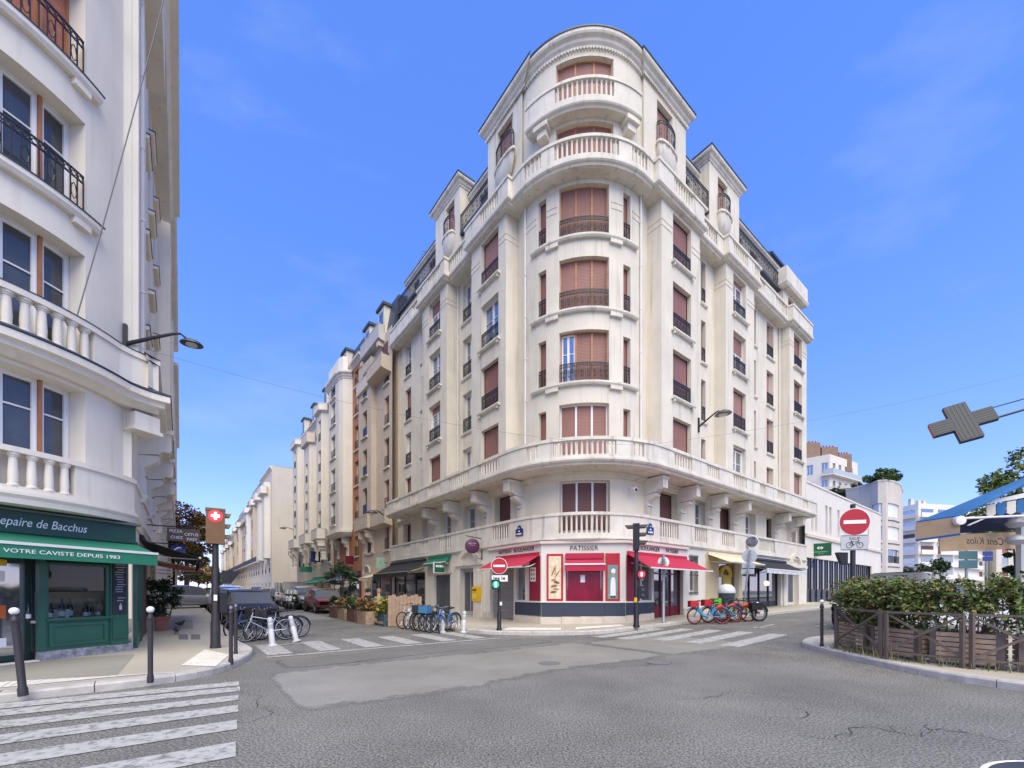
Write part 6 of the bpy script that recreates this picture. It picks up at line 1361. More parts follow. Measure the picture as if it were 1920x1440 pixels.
c = P_ - vr * .12 + vd * .05 + Vector((0, 0, 1.62)); mb = MB(); mb.obox(c, (.14, .09, .17), vr); b_ = mb.build('pedestrian_signal', BLACK, t); mb = MB(); mb.lathe([(.12, 0), (.1, .01), (.01, .012)], 16, c + vd * .09, vd); l_ = mb.build('green_lens', mat('green_glow', (.0, .35, .14), .4, emit=.8), b_, True); mb = MB(); mb.obox(c + vd * .105, (.035, .004, .085), vr); mb.build('walking_figure', mat('lit_green_figure', (.3, 1, .7), .4, emit=3), l_)
mb = MB(); mb.obox(P_ + vr * .06 + vd * .06 + Vector((0, 0, .95)), (.04, .02, .06), vr); mb.build('push_button', PAPER, t)
GALV = mat('galvanised_pole', (.32, .36, .36), .45, .5, var=.1)
p = ground(GP(1244, 1168, KB), KB); t = thing('sign_pole', 'grey pole carrying a white disc with green bracket marks', 'sign pole', p); P_ = Vector(p); vd = Vector((-p[0], -p[1], 0)).normalized(); vr = Vector((0, 0, 1)).cross(vd)
mb = MB(); mb.lathe([(.075, -.02), (.075, .05), (.06, .08), (.05, 2.75)], 10, p); mb.build('pole', GALV, t, True)
mb = MB(); mb.lathe([(.22, -.012), (.22, .0), (.01, .002)], 26, P_ - vd * .06 + Vector((0, 0, 2.42)), vd); d_ = mb.build('sign_disc', PAPER, t); GB = mat('green_bracket', (.02, .16, .08), .5)
mb = MB(); 
for z in (2.5, 2.42, 2.34): mb = MB(); mb.obox(P_ + vd * .056 + Vector((0, 0, z)), (.12 if z != 2.5 else .08, .008, .016), vr); mb.build('bracket', GB, t)
p = ground(GP(1393, 1151, KB), KB); t = thing('sign_pole', 'slightly leaning grey pole with the back of a round sign and plates', 'sign pole', p); P_ = Vector(p); vd = Vector((-p[0], -p[1], 0)).normalized(); vr = Vector((0, 0, 1)).cross(vd); lean = vr * .1 + Vector((0, 0, 1))
mb = MB(); mb.tube([P_, P_ + lean * 3.0], .04, 10); mb.build('pole', GALV, t, True); SBK = mat('sign_back_grey', (.48, .5, .51), .45, .3)
mb = MB(); mb.lathe([(.32, -.015), (.32, .0), (.01, .001)], 26, P_ + lean * 2.72 - vd * .05, vd); mb.build('sign_disc', SBK, t)
for z in (2.28, 2.0): mb = MB(); mb.obox(P_ + lean * z - vd * .05, (.27, .01, .12), vr); mb.build('plate', SBK, t)
for z in (2.8, 2.6, 2.28, 2.0): mb = MB(); mb.obox(P_ + lean * z + vd * .042, (.12, .008, .02), vr); mb.build('bracket', GALV, t)
# --- big no entry sign over the hedge
p = ground((8.32, 10.35), KB); t = thing('no_entry_sign', 'large red no entry sign with a bicycle exception plate above the hedge', 'road sign', p); P_ = Vector(p); vd = Vector((-.25, -1, 0)).normalized(); vr = Vector((0, 0, 1)).cross(vd)
mb = MB(); mb.lathe([(.055, 0), (.055, 3.45)], 12, p); mb.build('pole', mat('dark_sign_pole', (.03, .03, .035), .4), t, True); noentry(t, P_ + vd * .07 + Vector((0, 0, 3.01)), vd, .335)
c = P_ + vd * .07 + Vector((0, 0, 2.51)); mb = MB(); mb.obox(c, (.285, .01, .185), vr); pl = mb.build('plate', mat('pale_grey_plate', (.5, .5, .49), .5), t); mb = MB()
for s in (-1, 1): mb = MB(); mb.obox(c + vd * .011 + Vector((0, 0, .17 * s)), (.27, .002, .006), vr); mb.build('plate_border', INK, pl)
text('lettering', 'SAUF', INK, pl, c + vd * .012 + Vector((0, 0, .095)), (vr.x, vr.y), .1, ext=.001); mb = MB(); q = lambda x, z: c + vd * .013 + vr * x + Vector((0, 0, z - .06))
for s in (-.11, .11): mb.tube([q(s + .065 * math.cos(a), .065 * math.sin(a)) for a in [2 * math.pi * i / 18 for i in range(19)]], .006, 4, False)
for a, b in (((-.11, 0), (-.02, .0)), ((-.02, 0), (.07, .08)), ((.07, .08), (-.06, .08)), ((-.06, .08), (-.02, 0)), ((-.11, 0), (-.06, .1)), ((.11, 0), (.065, .11)), ((.065, .11), (.1, .11)), ((-.085, .1), (-.035, .1))): mb.tube([q(*a), q(*b)], .006, 4)
mb.build('bicycle_symbol', INK, pl)
c = P_ - vr * .2 + Vector((0, 0, 2.12)); mb = MB(); mb.prism([c + vr * .1 + Vector((0, 0, .16)), c - vr * .12 + Vector((0, 0, .17)), c - vr * .02 + Vector((0, 0, -.12)), c + vr * .1 + Vector((0, 0, -.14))], -vd * .16); mb.build('signal_hood', BLACK, t)
# ================================================================== BICYCLES
TYRE = mat('black_tyre', (.015, .015, .016), .75); STEEL = mat('bicycle_steel', (.45, .45, .46), .3, .8); SADD = mat('black_saddle', (.012, .012, .013), .6)
WM = {}
def wheel_meshes(r, rim_m, fat):
    k = (r, rim_m.name, fat)
    if k not in WM:
        ring = lambda rad, w, n=26: [(rad * math.cos(2 * math.pi * i / n), 0, rad * math.sin(2 * math.pi * i / n)) for i in range(n + 1)]
        a = MB(); a.tube(ring(r - fat, 0), fat, 7, False); b = MB(); b.tube(ring(r - fat * 2.1, 0), fat * .7, 6, False); c = MB()
        for i in range(14): t = 2 * math.pi * i / 14; c.tube([(.03 * math.cos(t + .5), .03 * (-1) ** i, .03 * math.sin(t + .5)), ((r - fat * 2) * math.cos(t), 0, (r - fat * 2) * math.sin(t))], .0035, 3, False)
        c.tube([(0, -.05, 0), (0, .05, 0)], .025, 8)
        WM[k] = (a.mesh('tyre', TYRE, True), b.mesh('rim', rim_m, True), c.mesh('spokes', STEEL, True))
    return WM[k]
def bicycle(name, label, loc, rz, fm, group, r=.335, fat=.02, rim=None, basket=None, fender=None, rental=False, lean=.06, steer=.3, cat='bicycle', saddle=None, fm2=None):
    t = thing(name, label, cat, loc, group, rz); t.rotation_euler.x = lean; wb = .53; rim = rim or STEEL; ms = wheel_meshes(r, rim, fat)
    for x, st in ((wb, steer), (-wb, 0)):
        w_ = put(bpy.data.objects.new('wheel', ms[0]), t, (x, 0, r), st, True)
        for nm, me in (('rim', ms[1]), ('spokes', ms[2])): put(bpy.data.objects.new(nm, me), w_, (0, 0, 0), 0, True)
    m = MB(); bb = (-.08, 0, r - .04); st_ = (-.22, 0, .62); hd = (.36, 0, .74); hl = (.40, 0, .60); tr = .019 if not rental else .045
    if rental: m.tube([hl, (.2, 0, .36), bb], [.05, .06, .055], 8); m.tube([bb, st_], .045, 8); m.tube([hd, hl], .045, 8)
    else: m.tube([bb, hl], .021, 8); m.tube([st_, hd], tr, 8); m.tube([bb, (-.25, 0, .72)], tr, 8); m.tube([hd, hl], .024, 8)
    for s in (-1, 1): m.tube([(-wb, .05 * s, r), bb], .012 if not rental else .02, 6); m.tube([(-wb, .05 * s, r), (-.23, 0, .64)], .01, 6)
    m.build('frame', fm, t, True, True)
    m = MB(); 
    for s in (-1, 1): m.tube([(wb, .05 * s, r), (.43, .04 * s, .56)], .013, 6)
    m.tube([(.43, -.04, .56), (.43, .04, .56)], .018, 6); m.tube([(.43, 0, .56), (.33, 0, .86)], .02, 8); m.build('fork', fm2 or fm, t, True, True)
    m = MB(); hw = .29; m.tube([(.22, hw, .96), (.32, hw * .8, .97), (.345, .12, .93), (.33, 0, .9), (.345, -.12, .93), (.32, -hw * .8, .97), (.22, -hw, .96)], .012, 7); h_ = m.build('handlebar', STEEL if not rental else IRON, t, True, True)
    for s in (-1, 1): m = MB(); m.tube([(.22, hw * s, .96), (.31, hw * .85 * s, .97)], .018, 7); m.build('grip', SADD, h_, True, True)
    m = MB(); m.tube([(-.23, 0, .64), (-.26, 0, .84)], .014, 7); m.build('seat_post', STEEL, t, True, True)
    m = MB(); n = 10; sec = [(-.40, .07, .0), (-.36, .085, .012), (-.28, .07, .0), (-.2, .035, -.004), (-.12, .018, -.01)]
    for x, hw_, dz in sec: m.v += [(x, hw_ * math.cos(2 * math.pi * i / n), .875 + dz + .028 * math.sin(2 * math.pi * i / n)) for i in range(n)]
    for j in range(len(sec) - 1):
        for i in range(n): m.f.append((j * n + i, j * n + (i + 1) % n, (j + 1) * n + (i + 1) % n, (j + 1) * n + i))
    m.f += [tuple(range(n)), tuple(range((len(sec) - 1) * n, len(sec) * n))[::-1]]; m.build('saddle', saddle or SADD, t, True, True)
    m = MB(); m.tube([(bb[0] + .0, -.06, bb[2]), (bb[0], .06, bb[2])], .025, 8); m.tube([(bb[0], .06, bb[2]), (bb[0] + .12, .06, bb[2] - .11)], .01, 6); m.tube([(bb[0], -.06, bb[2]), (bb[0] - .12, -.06, bb[2] + .11)], .01, 6); m.lathe([(.09, -.004), (.09, .004)], 18, (bb[0], .05, bb[2]), (0, 1, 0)); m.obox((bb[0] + .12, .1, bb[2] - .11), (.045, .04, .01)); m.obox((bb[0] - .12, -.1, bb[2] + .11), (.045, .04, .01)); m.build('crank', STEEL, t, True, True)
    if fender is not None:
        for x, a0, a1 in ((wb, .6, 2.9), (-wb, .3, 3.0)): m = MB(); m.tube([(x + (r + .025) * math.cos(a), 0, r + (r + .025) * math.sin(a)) for a in [a0 + (a1 - a0) * i / 10 for i in range(11)]], .022, 5); m.build('mudguard', fender, t, True, True)
    if basket is not None:
        m = MB(); x0, x1, y0, z0, z1 = .42, .72, .19, .70, .95
        for a, b in (((x0, -y0), (x1, -y0)), ((x1, -y0), (x1, y0)), ((x1, y0), (x0, y0)), ((x0, y0), (x0, -y0))):
            m.bar((*a, (z0 + z1) / 2), (*b, (z0 + z1) / 2), .012, z1 - z0)
        m.box(x0, x1, -y0, y0, z0, z0 + .015); m.build('basket', basket, t, False, True)
    if rental:
        m = MB(); m.tube([(-.62, 0, .70), (-.5, 0, .72), (-.28, 0, .66)], [.03, .1, .05], 8); m.v = [(a, b * .5, c) for a, b, c in m.v]; m.build('rear_skirt', rim, t, True, True)
    return t
GRP = 'bicycles parked by the left kerb'
BLUE = mat('bright_blue_frame', (.025, .13, .30), .4); SILV = mat('silver_frame', (.42, .43, .45), .35, .6); BLKF = mat('black_frame', (.015, .015, .018), .4); WHTF = mat('white_frame', (.7, .7, .68), .4); DBLU = mat('dark_blue_frame', (.03, .07, .2), .4)
def uvg(u, v): x, y = W(u, v); return (x, y, gz(x, y))
for k, (u, v, m, lab, bs) in enumerate(((3.75, -9.75, SILV, 'silver bicycle nearest the camera in the left bicycle row', None), (4.2, -9.3, BLKF, 'black bicycle behind the silver one in the left row', mat('dark_basket', (.03, .03, .035), .8)), (4.75, -9.95, DBLU, 'dark blue bicycle at the back of the left row', None), (4.0, -9.55, BLKF, 'black bicycle leaning against the silver one in the left row', None), (4.55, -9.5, SILV, 'second silver bicycle in the left row', mat('dark_basket', (.03, .03, .035), .8)))):
    bicycle('bicycle', lab, uvg(u, v), DRA + math.pi + .06 * k, m, GRP, basket=bs, fender=BLKF if k else None, lean=.08 - .05 * k, steer=.35)
GRP = 'bicycles parked between the white posts'
LB_ = mat('light_blue_basket', (.06, .2, .36), .6)
for k, (u, v, m, lab, bs, fe, dz) in enumerate(((4.85, -4.4, mat('pale_green_frame', (.42, .5, .4), .4), 'pale green bicycle at the left end of the middle row', None, None, 0), (4.45, -4.35, WHTF, 'white bicycle second from the left in the middle row', None, WHTF, .05), (4.1, -4.3, BLKF, 'black bicycle third in the middle row', mat('dark_basket', (.03, .03, .035), .8), BLKF, -.05), (3.75, -4.25, DBLU, 'dark blue bicycle with a light blue basket in the middle row', LB_, BLKF, .03), (3.4, -4.2, BLKF, 'black bicycle behind the middle white post', None, BLKF, 0), (3.0, -4.1, BLUE, 'bright blue bicycle at the right end of the middle row', None, BLUE, .12), (5.2, -4.5, SILV, 'silver bicycle against the wooden screen', None, None, .1), (3.25, -4.0, SILV, 'silver bicycle tucked behind the bright blue one', None, BLKF, -.1), (3.9, -3.95, BLKF, 'second black bicycle at the back of the middle row', None, BLKF, .15))):
    bicycle('bicycle', lab, uvg(u, v), DRA + math.pi + .45 + dz, m, GRP, basket=bs, fender=fe, lean=random.uniform(-.06, .08), steer=random.uniform(-.3, .4))
GRP = 'rental bicycles on the right street'
RRIM = mat('red_wheel', (.36, .025, .02), .5); ORIM = mat('orange_red_wheel', (.42, .055, .02), .5); LIME = mat('lime_green_plastic', (.12, .42, .03), .45)
for k, (px, py, rz, m, rim, lab, bs) in enumerate(((1328, 1171, 3.05, mat('sky_blue_frame', (.03, .25, .42), .4), RRIM, 'light blue rental bicycle with red wheels and a red basket', SIGNRED), (1352, 1168, 3.12, BLUE, RRIM, 'darker blue rental bicycle with red wheels behind the light blue one', SIGNRED), (1366, 1164, 3.25, LIME, ORIM, 'lime green rental bicycle in the right row', LIME), (1378, 1166, 3.05, mat('wine_red_frame', (.3, .01, .04), .4), ORIM, 'red rental bicycle with orange red wheels', None))):
    bicycle('rental_bicycle', lab, ground(GP(px, py)), rz, m, GRP, .33, .026, rim, bs, LIME if k == 2 else (m if k < 2 else BLKF), True, .05, .25, saddle=SADD)
bicycle('cargo_bicycle', 'black fat tyred electric bicycle with a pannier box', ground(GP(1400, 1166)), 3.2, BLKF, None, .36, .05, STEEL, None, BLKF, True, .02, .1)
c = ground(GP(1403, 1166)); b_ = thing('pannier_box', 'black pannier box on the electric bicycle', 'box', (c[0] + .3, c[1], c[2] + .45)); mb = MB(); mb.obox((c[0] + .3, c[1], c[2] + .62), (.22, .13, .13)); mb.build('box', SADD, b_); mb = MB(); mb.obox((c[0] + .3, c[1], c[2] + .765), (.23, .14, .012)); mb.build('lid', BLKF, b_)
# --- white flexible posts
WP = MB().lathe([(.13, 0), (.13, .03), (.075, .05), (.07, .45), (.062, .46), (.062, .5), (.07, .51), (.068, .6), (.06, .61), (.06, .65), (.067, .66), (.065, .74), (.05, .78), (.03, .79)], 14).mesh('post', mat('white_plastic_post', (.6, .595, .58), .5, var=.12, vs=6), True)
WB2 = MB().lathe([(.0715, .5), (.0715, .505), (.0705, .59), (.0705, .6)], 14).mesh('band', mat('grey_reflective_band', (.42, .46, .5), .35), True)
for px, py, tx, lab in ((511, 1211, -.1, 'white post leaning left beside the left bicycles'), (556, 1203, -.24, 'strongly leaning white post right of the left bicycles'), (762, 1178, .14, 'white post leaning right beside the wooden screen'), (830, 1186, 0, 'upright white post before the middle bicycles'), (869, 1186, .05, 'white post at the right end of the middle bicycles')):
    t = thing('white_post', lab, 'post', ground(GP(px, py)), 'white plastic posts'); put(bpy.data.objects.new('post', WP), t, (0, 0, 0), 0, True); put(bpy.data.objects.new('reflective_band', WB2), t, (0, 0, 0), 0, True); t.rotation_euler.y = tx; t.scale = (1.0,) * 3
# ================================================================== CARS AND SCOOTERS
CGL = mat('car_glass', (.12, .125, .13), .18, spec=.3); CHR = mat('car_chrome', (.5, .5, .5), .2, .9); HLT = mat('headlamp', (.65, .68, .7), .12, spec=.8); TLT = mat('tail_lamp', (.35, .01, .01), .25); BUMP = mat('black_bumper', (.02, .02, .022), .6)
CW = {}
def car(name, label, loc, rz, paint_, kind='hatch', group=None):
    t = thing(name, label, 'car' if kind != 'van' else 'van', loc, group, rz)
    if kind == 'van': L_, Wd, Hh, st = 4.9, .95, 1.95, [(-2.45, .45, 1.05, 1.85, .86), (-2.4, .4, 1.15, 1.93, .88), (-1.0, .35, 1.15, 1.97, .9), (.9, .35, 1.12, 1.92, .88), (1.55, .35, 1.05, 1.12, .84), (2.3, .38, .82, .86, .8), (2.45, .45, .7, .72, .7)]
    elif kind == 'suv': L_, Wd, Hh, st = 4.3, .9, 1.6, [(-2.15, .5, .95, 1.0, .74), (-2.05, .38, 1.02, 1.38, .7), (-1.5, .32, 1.0, 1.56, .7), (-.2, .3, .98, 1.6, .72), (.55, .3, .96, 1.48, .7), (1.15, .3, .98, 1.0, .72), (1.9, .32, .86, .88, .74), (2.15, .42, .68, .7, .66)]
    else: L_, Wd, Hh, st = 4.0, .86, 1.46, [(-2.0, .48, .88, .92, .7), (-1.92, .34, .94, 1.2, .68), (-1.4, .28, .92, 1.42, .66), (-.3, .26, .9, 1.46, .68), (.45, .26, .88, 1.38, .66), (1.1, .26, .9, .93, .7), (1.8, .3, .76, .78, .7), (2.0, .42, .6, .62, .6)]
    st2 = []                                  # resample stations for smoother lofts
    for a, b in zip(st, st[1:]):
        for i in range(3): k = i / 3; st2.append(tuple(a[j] + (b[j] - a[j]) * k for j in range(5)))
    st2.append(st[-1]); low = MB(); n = 12; gl = MB(); rf = MB()
    def wd(x): e = abs(x) / (L_ / 2); return Wd * (1 - .13 * max(0, e - .75) / .25)
    for x, z0, zb, zr, wr in st2:
        w_ = wd(x); low.v += [(x, s * a, z) for s, lst in ((1, ((w_ * .8, z0), (w_ * .96, z0 + .1), (w_, z0 + .28), (w_ * .99, zb - .12), (w_ * .94, zb - .01), (w_ * .55, zb + .012))), (-1, ((w_ * .55, zb + .012), (w_ * .94, zb - .01), (w_ * .99, zb - .12), (w_, z0 + .28), (w_ * .96, z0 + .1), (w_ * .8, z0)))) for a, z in lst]
    m_ = len(st2)
    for j in range(m_ - 1):
        for i in range(n): low.f.append((j * n + i, j * n + (i + 1) % n, (j + 1) * n + (i + 1) % n, (j + 1) * n + i))
    low.f += [tuple(range(n)), tuple(range((m_ - 1) * n, m_ * n))[::-1]]; bd = low.build('body', paint_, t, True, True)
    gh = [q for q in st2 if q[3] - q[2] > .03]; k = 6
    for x, z0, zb, zr, wr in gh:
        w_ = wd(x); gl.v += [(x, w_ * .93, zb - .02), (x, wr * 1.0, zr - .05), (x, wr * .8, zr - .012), (x, -wr * .8, zr - .012), (x, -wr, zr - .05), (x, -w_ * .93, zb - .02)]
    for j in range(len(gh) - 1):
        for i in range(5): gl.f.append((j * k + i, j * k + i + 1, (j + 1) * k + i + 1, (j + 1) * k + i))
    gl.f += [tuple(range(k)), tuple(range((len(gh) - 1) * k, len(gh) * k))[::-1]]; g_ = gl.build('windows', CGL, t, True, True)
    top = [q for q in gh if q[3] > Hh - .2]
    for x, z0, zb, zr, wr in top: rf.v += [(x, wr * 1.01, zr - .055), (x, wr * .82, zr), (x, 0, zr + .02), (x, -wr * .82, zr), (x, -wr * 1.01, zr - .055)]
    for j in range(len(top) - 1):
        for i in range(4): rf.f.append((j * 5 + i, j * 5 + i + 1, (j + 1) * 5 + i + 1, (j + 1) * 5 + i))
    rf.build('roof', paint_, t, True, True)
    for s in (-1, 1):                         # pillars
        for x in ((-.2,) if kind != 'van' else (.2, -1.0)):
            a = min(gh, key=lambda q: abs(q[0] - x)); p_ = MB(); p_.bar((a[0], s * wd(a[0]) * .945, a[2] - .03), (a[0], s * a[4] * 1.015, a[3] - .05), .09, .02, (1, 0, 0)); p_.build('pillar', paint_, t, False, True)
        m2 = MB(); m2.lathe([(.03, -.06), (.08, -.03), (.085, .03), (.04, .06)], 8, (.72, s * (Wd + .1), 1.0), (1, 0, 0)); m2.build('mirror', paint_ if kind != 'van' else BUMP, t, True, True)
    rw = .32 if kind == 'hatch' else .35
    if rw not in CW: CW[rw] = (MB().lathe([(rw * .62, -.1), (rw * .95, -.1), (rw, -.06), (rw, .06), (rw * .95, .1), (rw * .62, .1)], 22, (0, 0, 0), (0, 1, 0)).mesh('tyre', TYRE, True), MB().lathe([(.02, -.105), (rw * .3, -.11), (rw * .6, -.1), (rw * .63, .09), (rw * .3, .11), (.02, .105)], 18, (0, 0, 0), (0, 1, 0)).mesh('rim', CHR, True))
    for x in (L_ * .31, -L_ * .31):
        for s in (-1, 1): w_ = put(bpy.data.objects.new('wheel', CW[rw][0]), t, (x, s * (Wd - .1), rw), 0, True); put(bpy.data.objects.new('rim', CW[rw][1]), w_, (0, 0, 0), 0, True)
    fx = L_ / 2
    for s in (-1, 1):
        m2 = MB(); m2.tube([(fx - .28, s * Wd * .82, st[-2][2] - .1), (fx - .08, s * Wd * .62, st[-1][2] - .01)], [.1, .07], 8); m2.build('headlight', HLT, t, True, True)
        m2 = MB(); m2.obox((-fx + .06, s * Wd * .72, .88), (.05, .12, .1)); m2.build('tail_light', TLT, t, False, True)
    m2 = MB(); m2.obox((fx - .07, 0, .42), (.06, Wd * .8, .11)); m2.build('front_bumper', BUMP, t, False, True); m2 = MB(); m2.obox((fx - .05, 0, .56), (.05, .36, .05)); m2.build('grille', CHR, t, False, True); m2 = MB(); m2.obox((fx + .0, 0, .44), (.012, .26, .055)); m2.build('number_plate', PAPER, t, False, True); m2 = MB(); m2.obox((-fx + .05, 0, .45), (.06, Wd * .8, .12)); m2.build('rear_bumper', BUMP, t, False, True); m2 = MB(); m2.obox((-fx - .005, 0, .68), (.012, .26, .055)); m2.build('number_plate', PAPER, t, False, True)
    return t
CBK = mat('black_car_paint', (.014, .013, .012), .5, coat=.05); CGR = mat('silver_car_paint', (.36, .37, .38), .3, .5, coat=.8); CRD = mat('dark_red_car_paint', (.16, .012, .02), .3, coat=.8); CWH = mat('white_car_paint', (.72, .72, .72), .3, coat=.8); CMA = mat('maroon_car_paint', (.08, .012, .018), .3, coat=.8); CDG = mat('dark_grey_car_paint', (.06, .065, .075), .3, coat=.8); CDB = mat('navy_car_paint', (.015, .03, .08), .3, coat=.8)
toward = DLA + math.pi
car('parked_car', 'black hatchback parked facing us behind the left bicycles', uvg(9.6, -9.55), toward, CBK, 'hatch', 'cars parked on the left kerb')
car('parked_car', 'silver hatchback parked second from the left bicycles', uvg(14.4, -9.6), toward, CGR, 'hatch', 'cars parked on the left kerb'); car('parked_car', 'white car parked third from the left bicycles', uvg(19.2, -9.6), toward, CWH, 'suv', 'cars parked on the left kerb')
car('crossing_car', 'silver car standing across the left pavement, seen from the side', (*GP(352, 1143.5), gz(*GP(352, 1143.5))), DRA + .35, CGR, 'suv')
for k, (u, m, kd, lab) in enumerate(((17.2, CRD, 'hatch', 'dark red car parked beyond the cafe terrace'), (22.0, CGR, 'suv', 'silver car parked behind the dark red one'), (27.2, CWH, 'van', 'white van parked behind the silver car'), (33, CDG, 'hatch', 'dark car far down the right kerb'), (38.5, CWH, 'hatch', 'white car far down the right kerb'), (44, CDB, 'suv', 'navy car at the far end of the right kerb'))): car('parked_car', lab, uvg(u, -4.75), toward, m, kd, 'cars parked on the right kerb')
for k, (u, m, lab) in enumerate(((26, CMA, 'maroon car fourth along the left kerb'), (31, CGR, 'silver car fifth along the left kerb'), (60, CWH, 'pale car in the middle of the far left street'))): car('parked_car', lab, uvg(u, -9.6 if k < 2 else -7), toward, m, 'hatch', 'cars parked on the left kerb')
car('parked_car', 'black car behind the hedge at the mouth of the right street', uvg(-6.85, 7.5), DRA + math.pi, CBK, 'suv')
car('parked_van', 'white van behind the hedge with its pale roof showing', uvg(-6.6, 12.8), DRA + math.pi, CWH, 'van')
car('parked_car', 'pale car showing through the stems of the hedge', (11.3, 11.6, gz(11.3, 11.6) + KB), .25, CWH, 'hatch')
def scooter(label, loc, rz, m):
    t = thing('scooter', label, 'scooter', loc, 'scooters parked on the left street', rz)
    for x in (.62, -.6):
        mb = MB(); mb.lathe([(.1, -.05), (.2, -.06), (.22, 0), (.2, .06), (.1, .05)], 16, (x, 0, .22), (0, 1, 0)); mb.build('wheel', TYRE, t, True, True)
    mb = MB(); mb.tube([(.55, 0, .55), (.45, 0, .8), (.38, 0, 1.0)], [.16, .17, .08], 10); mb.tube([(.42, 0, .4), (.1, 0, .27), (-.15, 0, .35)], [.12, .1, .14], 10); mb.build('body', m, t, True, True)
    mb = MB(); mb.tube([(-.1, 0, .55), (-.45, 0, .62), (-.8, 0, .68)], [.13, .17, .08], 10); mb.build('rear_fairing', m, t, True, True)
    mb = MB(); mb.tube([(-.05, 0, .74), (-.3, 0, .8), (-.7, 0, .82)], [.07, .11, .08], 8); mb.build('seat', SADD, t, True, True)
    mb = MB(); mb.tube([(.3, .33, 1.02), (.36, .1, 1.05), (.36, -.1, 1.05), (.3, -.33, 1.02)], .018, 6); mb.build('handlebar', IRON, t, True, True)
    mb = MB(); mb.tube([(.5, 0, 1.0), (.36, 0, 1.3)], [.18, .14], 10); mb.v = [(a * .9 + .04, b * 1.1, c) for a, b, c in mb.v]; mb.build('windscreen', mat('scooter_screen', (.3, .32, .33), .15), t, True, True)
    mb = MB(); mb.lathe([(.08, 0), (.06, .04), (.01, .05)], 10, (.6, 0, .8), (1, 0, .2)); mb.build('headlight', HLT, t, True, True)
for k, (u, m, lab) in enumerate(((20.2, CBK, 'black scooter parked between the cars'), (20.9, CWH, 'white scooter beside the black one'), (21.6, CGR, 'grey scooter at the back of the scooter row'))): scooter(lab, uvg(u, -5.7 - .1 * k), toward - .5, m)
# ================================================================== CAFE TERRACE ON THE LEFT STREET
PLANK = mat('light_wood_planks', (.40, .27, .17), .75, var=.2, vs=6); WOODG = mat('weathered_wood', (.38, .27, .18), .8, var=.25, vs=6)
ex_ = Vector((*dL, 0)); ey_ = Vector((*dR, 0))
def P3(u, v, z=0): x, y = W(u, v); return Vector((x, y, gz(x, y) + z))
sc_ = thing('wooden_screen', 'pale wooden plank screen at the near end of the cafe terrace', 'screen', P3(6.0, -4.35))
for i in range(9):
    mb = MB(); h = 1.25 + .05 * math.sin(i * 2.1); c = P3(6.0, -5.05 + .165 * i, h / 2 + .02); mb.obox(c, (.078, .02, h / 2), ey_); mb.build('plank', PLANK, sc_)
for z in (.3, 1.0): mb = MB(); mb.obox(P3(6.04, -4.4, z), (.74, .02, .04), ey_); mb.build('rail', PLANK, sc_)
def planter(label, u, v, L_, m, h=.5, wd=.4):
    t = thing('planter_box', label, 'planter', P3(u, v)); mb = MB(); c = P3(u, v, h / 2)
    for s in (-1, 1): mb.obox(c + ey_ * s * (wd / 2 - .02), (L_ / 2, .02, h / 2), ex_); mb.obox(c + ex_ * s * (L_ / 2 - .02), (.02, wd / 2 - .045, h / 2), ex_)
    mb.build('box', m, t); mb = MB(); mb.obox(c + Vector((0, 0, h / 2 - .08)), (L_ / 2 - .045, wd / 2 - .045, .03), ex_); mb.build('soil', BARK, t)
def bush(name, label, c, sx, sy, h, m, n, leaf, seedv, cat='shrub', group=None, stems=True, clumps=24, m2=None, lo=.1):
    rnd = random.Random(seedv); t = thing(name, label, cat, c, group); c = Vector(c); cl = []; mb = MB()
    for i in range(clumps):
        q = c + ex_ * 0 + Vector((rnd.uniform(-1, 1) * sx, rnd.uniform(-1, 1) * sy, h * rnd.uniform(lo, .95))); cl.append((q, rnd.uniform(.1, .22) * min(1.2, h)))
        if stems: mb.tube([c + Vector(((q.x - c.x) * .5, (q.y - c.y) * .5, 0)), (c + q) / 2 + Vector(((q.x - c.x) * .2, (q.y - c.y) * .2, .05)), q], [.014, .01, .005], 4)
    if stems: mb.build('stems', BARK, t)
    def fn():
        q, r_ = rnd.choice(cl); d = Vector((rnd.gauss(0, 1), rnd.gauss(0, 1), rnd.gauss(0, .8))).normalized() * r_ * rnd.uniform(.2, 1.1); return q + d
    leaves(n, fn, leaf, rnd).build('foliage', m, t, fix=False); return t
BLUEG = mat('blue_grey_planter', (.05, .09, .12), .6, var=.1)
planter('blue grey planter at the foot of the wooden screen', 6.5, -5.05, .8, BLUEG); bush('planter_shrub', 'yellow green grass bush in the blue grey planter', P3(6.5, -5.05, .45), .35, .25, .85, leafmat('yellow_green_leaf', (.10, .11, .012), (.38, .36, .06)), 1500, .07, 61)
for k, (u, m, lab) in enumerate(((7.8, WOODG, 'weathered wooden planter along the terrace edge'), (9.3, SHUT3, 'dark brown planter in the middle of the terrace edge'), (10.8, WOODG, 'wooden planter near the far end of the terrace'), (12.3, SHUT3, 'dark planter at the far end of the terrace'))):
    planter(lab, u, -5.4, 1.1, m, .55); bush('planter_shrub', ('leafy shrub in the weathered terrace planter', 'flowering shrub in the dark brown terrace planter', 'shrub in the far wooden terrace planter', 'shrub in the last dark terrace planter')[k], P3(u, -5.4, .5), .4, .25, .6, (LEAFO, LEAF, LEAFB, LEAFD)[k], 900, .06, 62 + k, group='shrubs in the terrace planters')
dk = thing('terrace_deck', 'low wooden deck under the cafe terrace', 'deck', P3(9.6, -4.55))
for i in range(12): mb = MB(); c = P3(9.6, -5.2 + .135 * i, .1); mb.obox(c, (3.4, .063, .05), ex_); mb.build('deck_board', WOODG, dk)
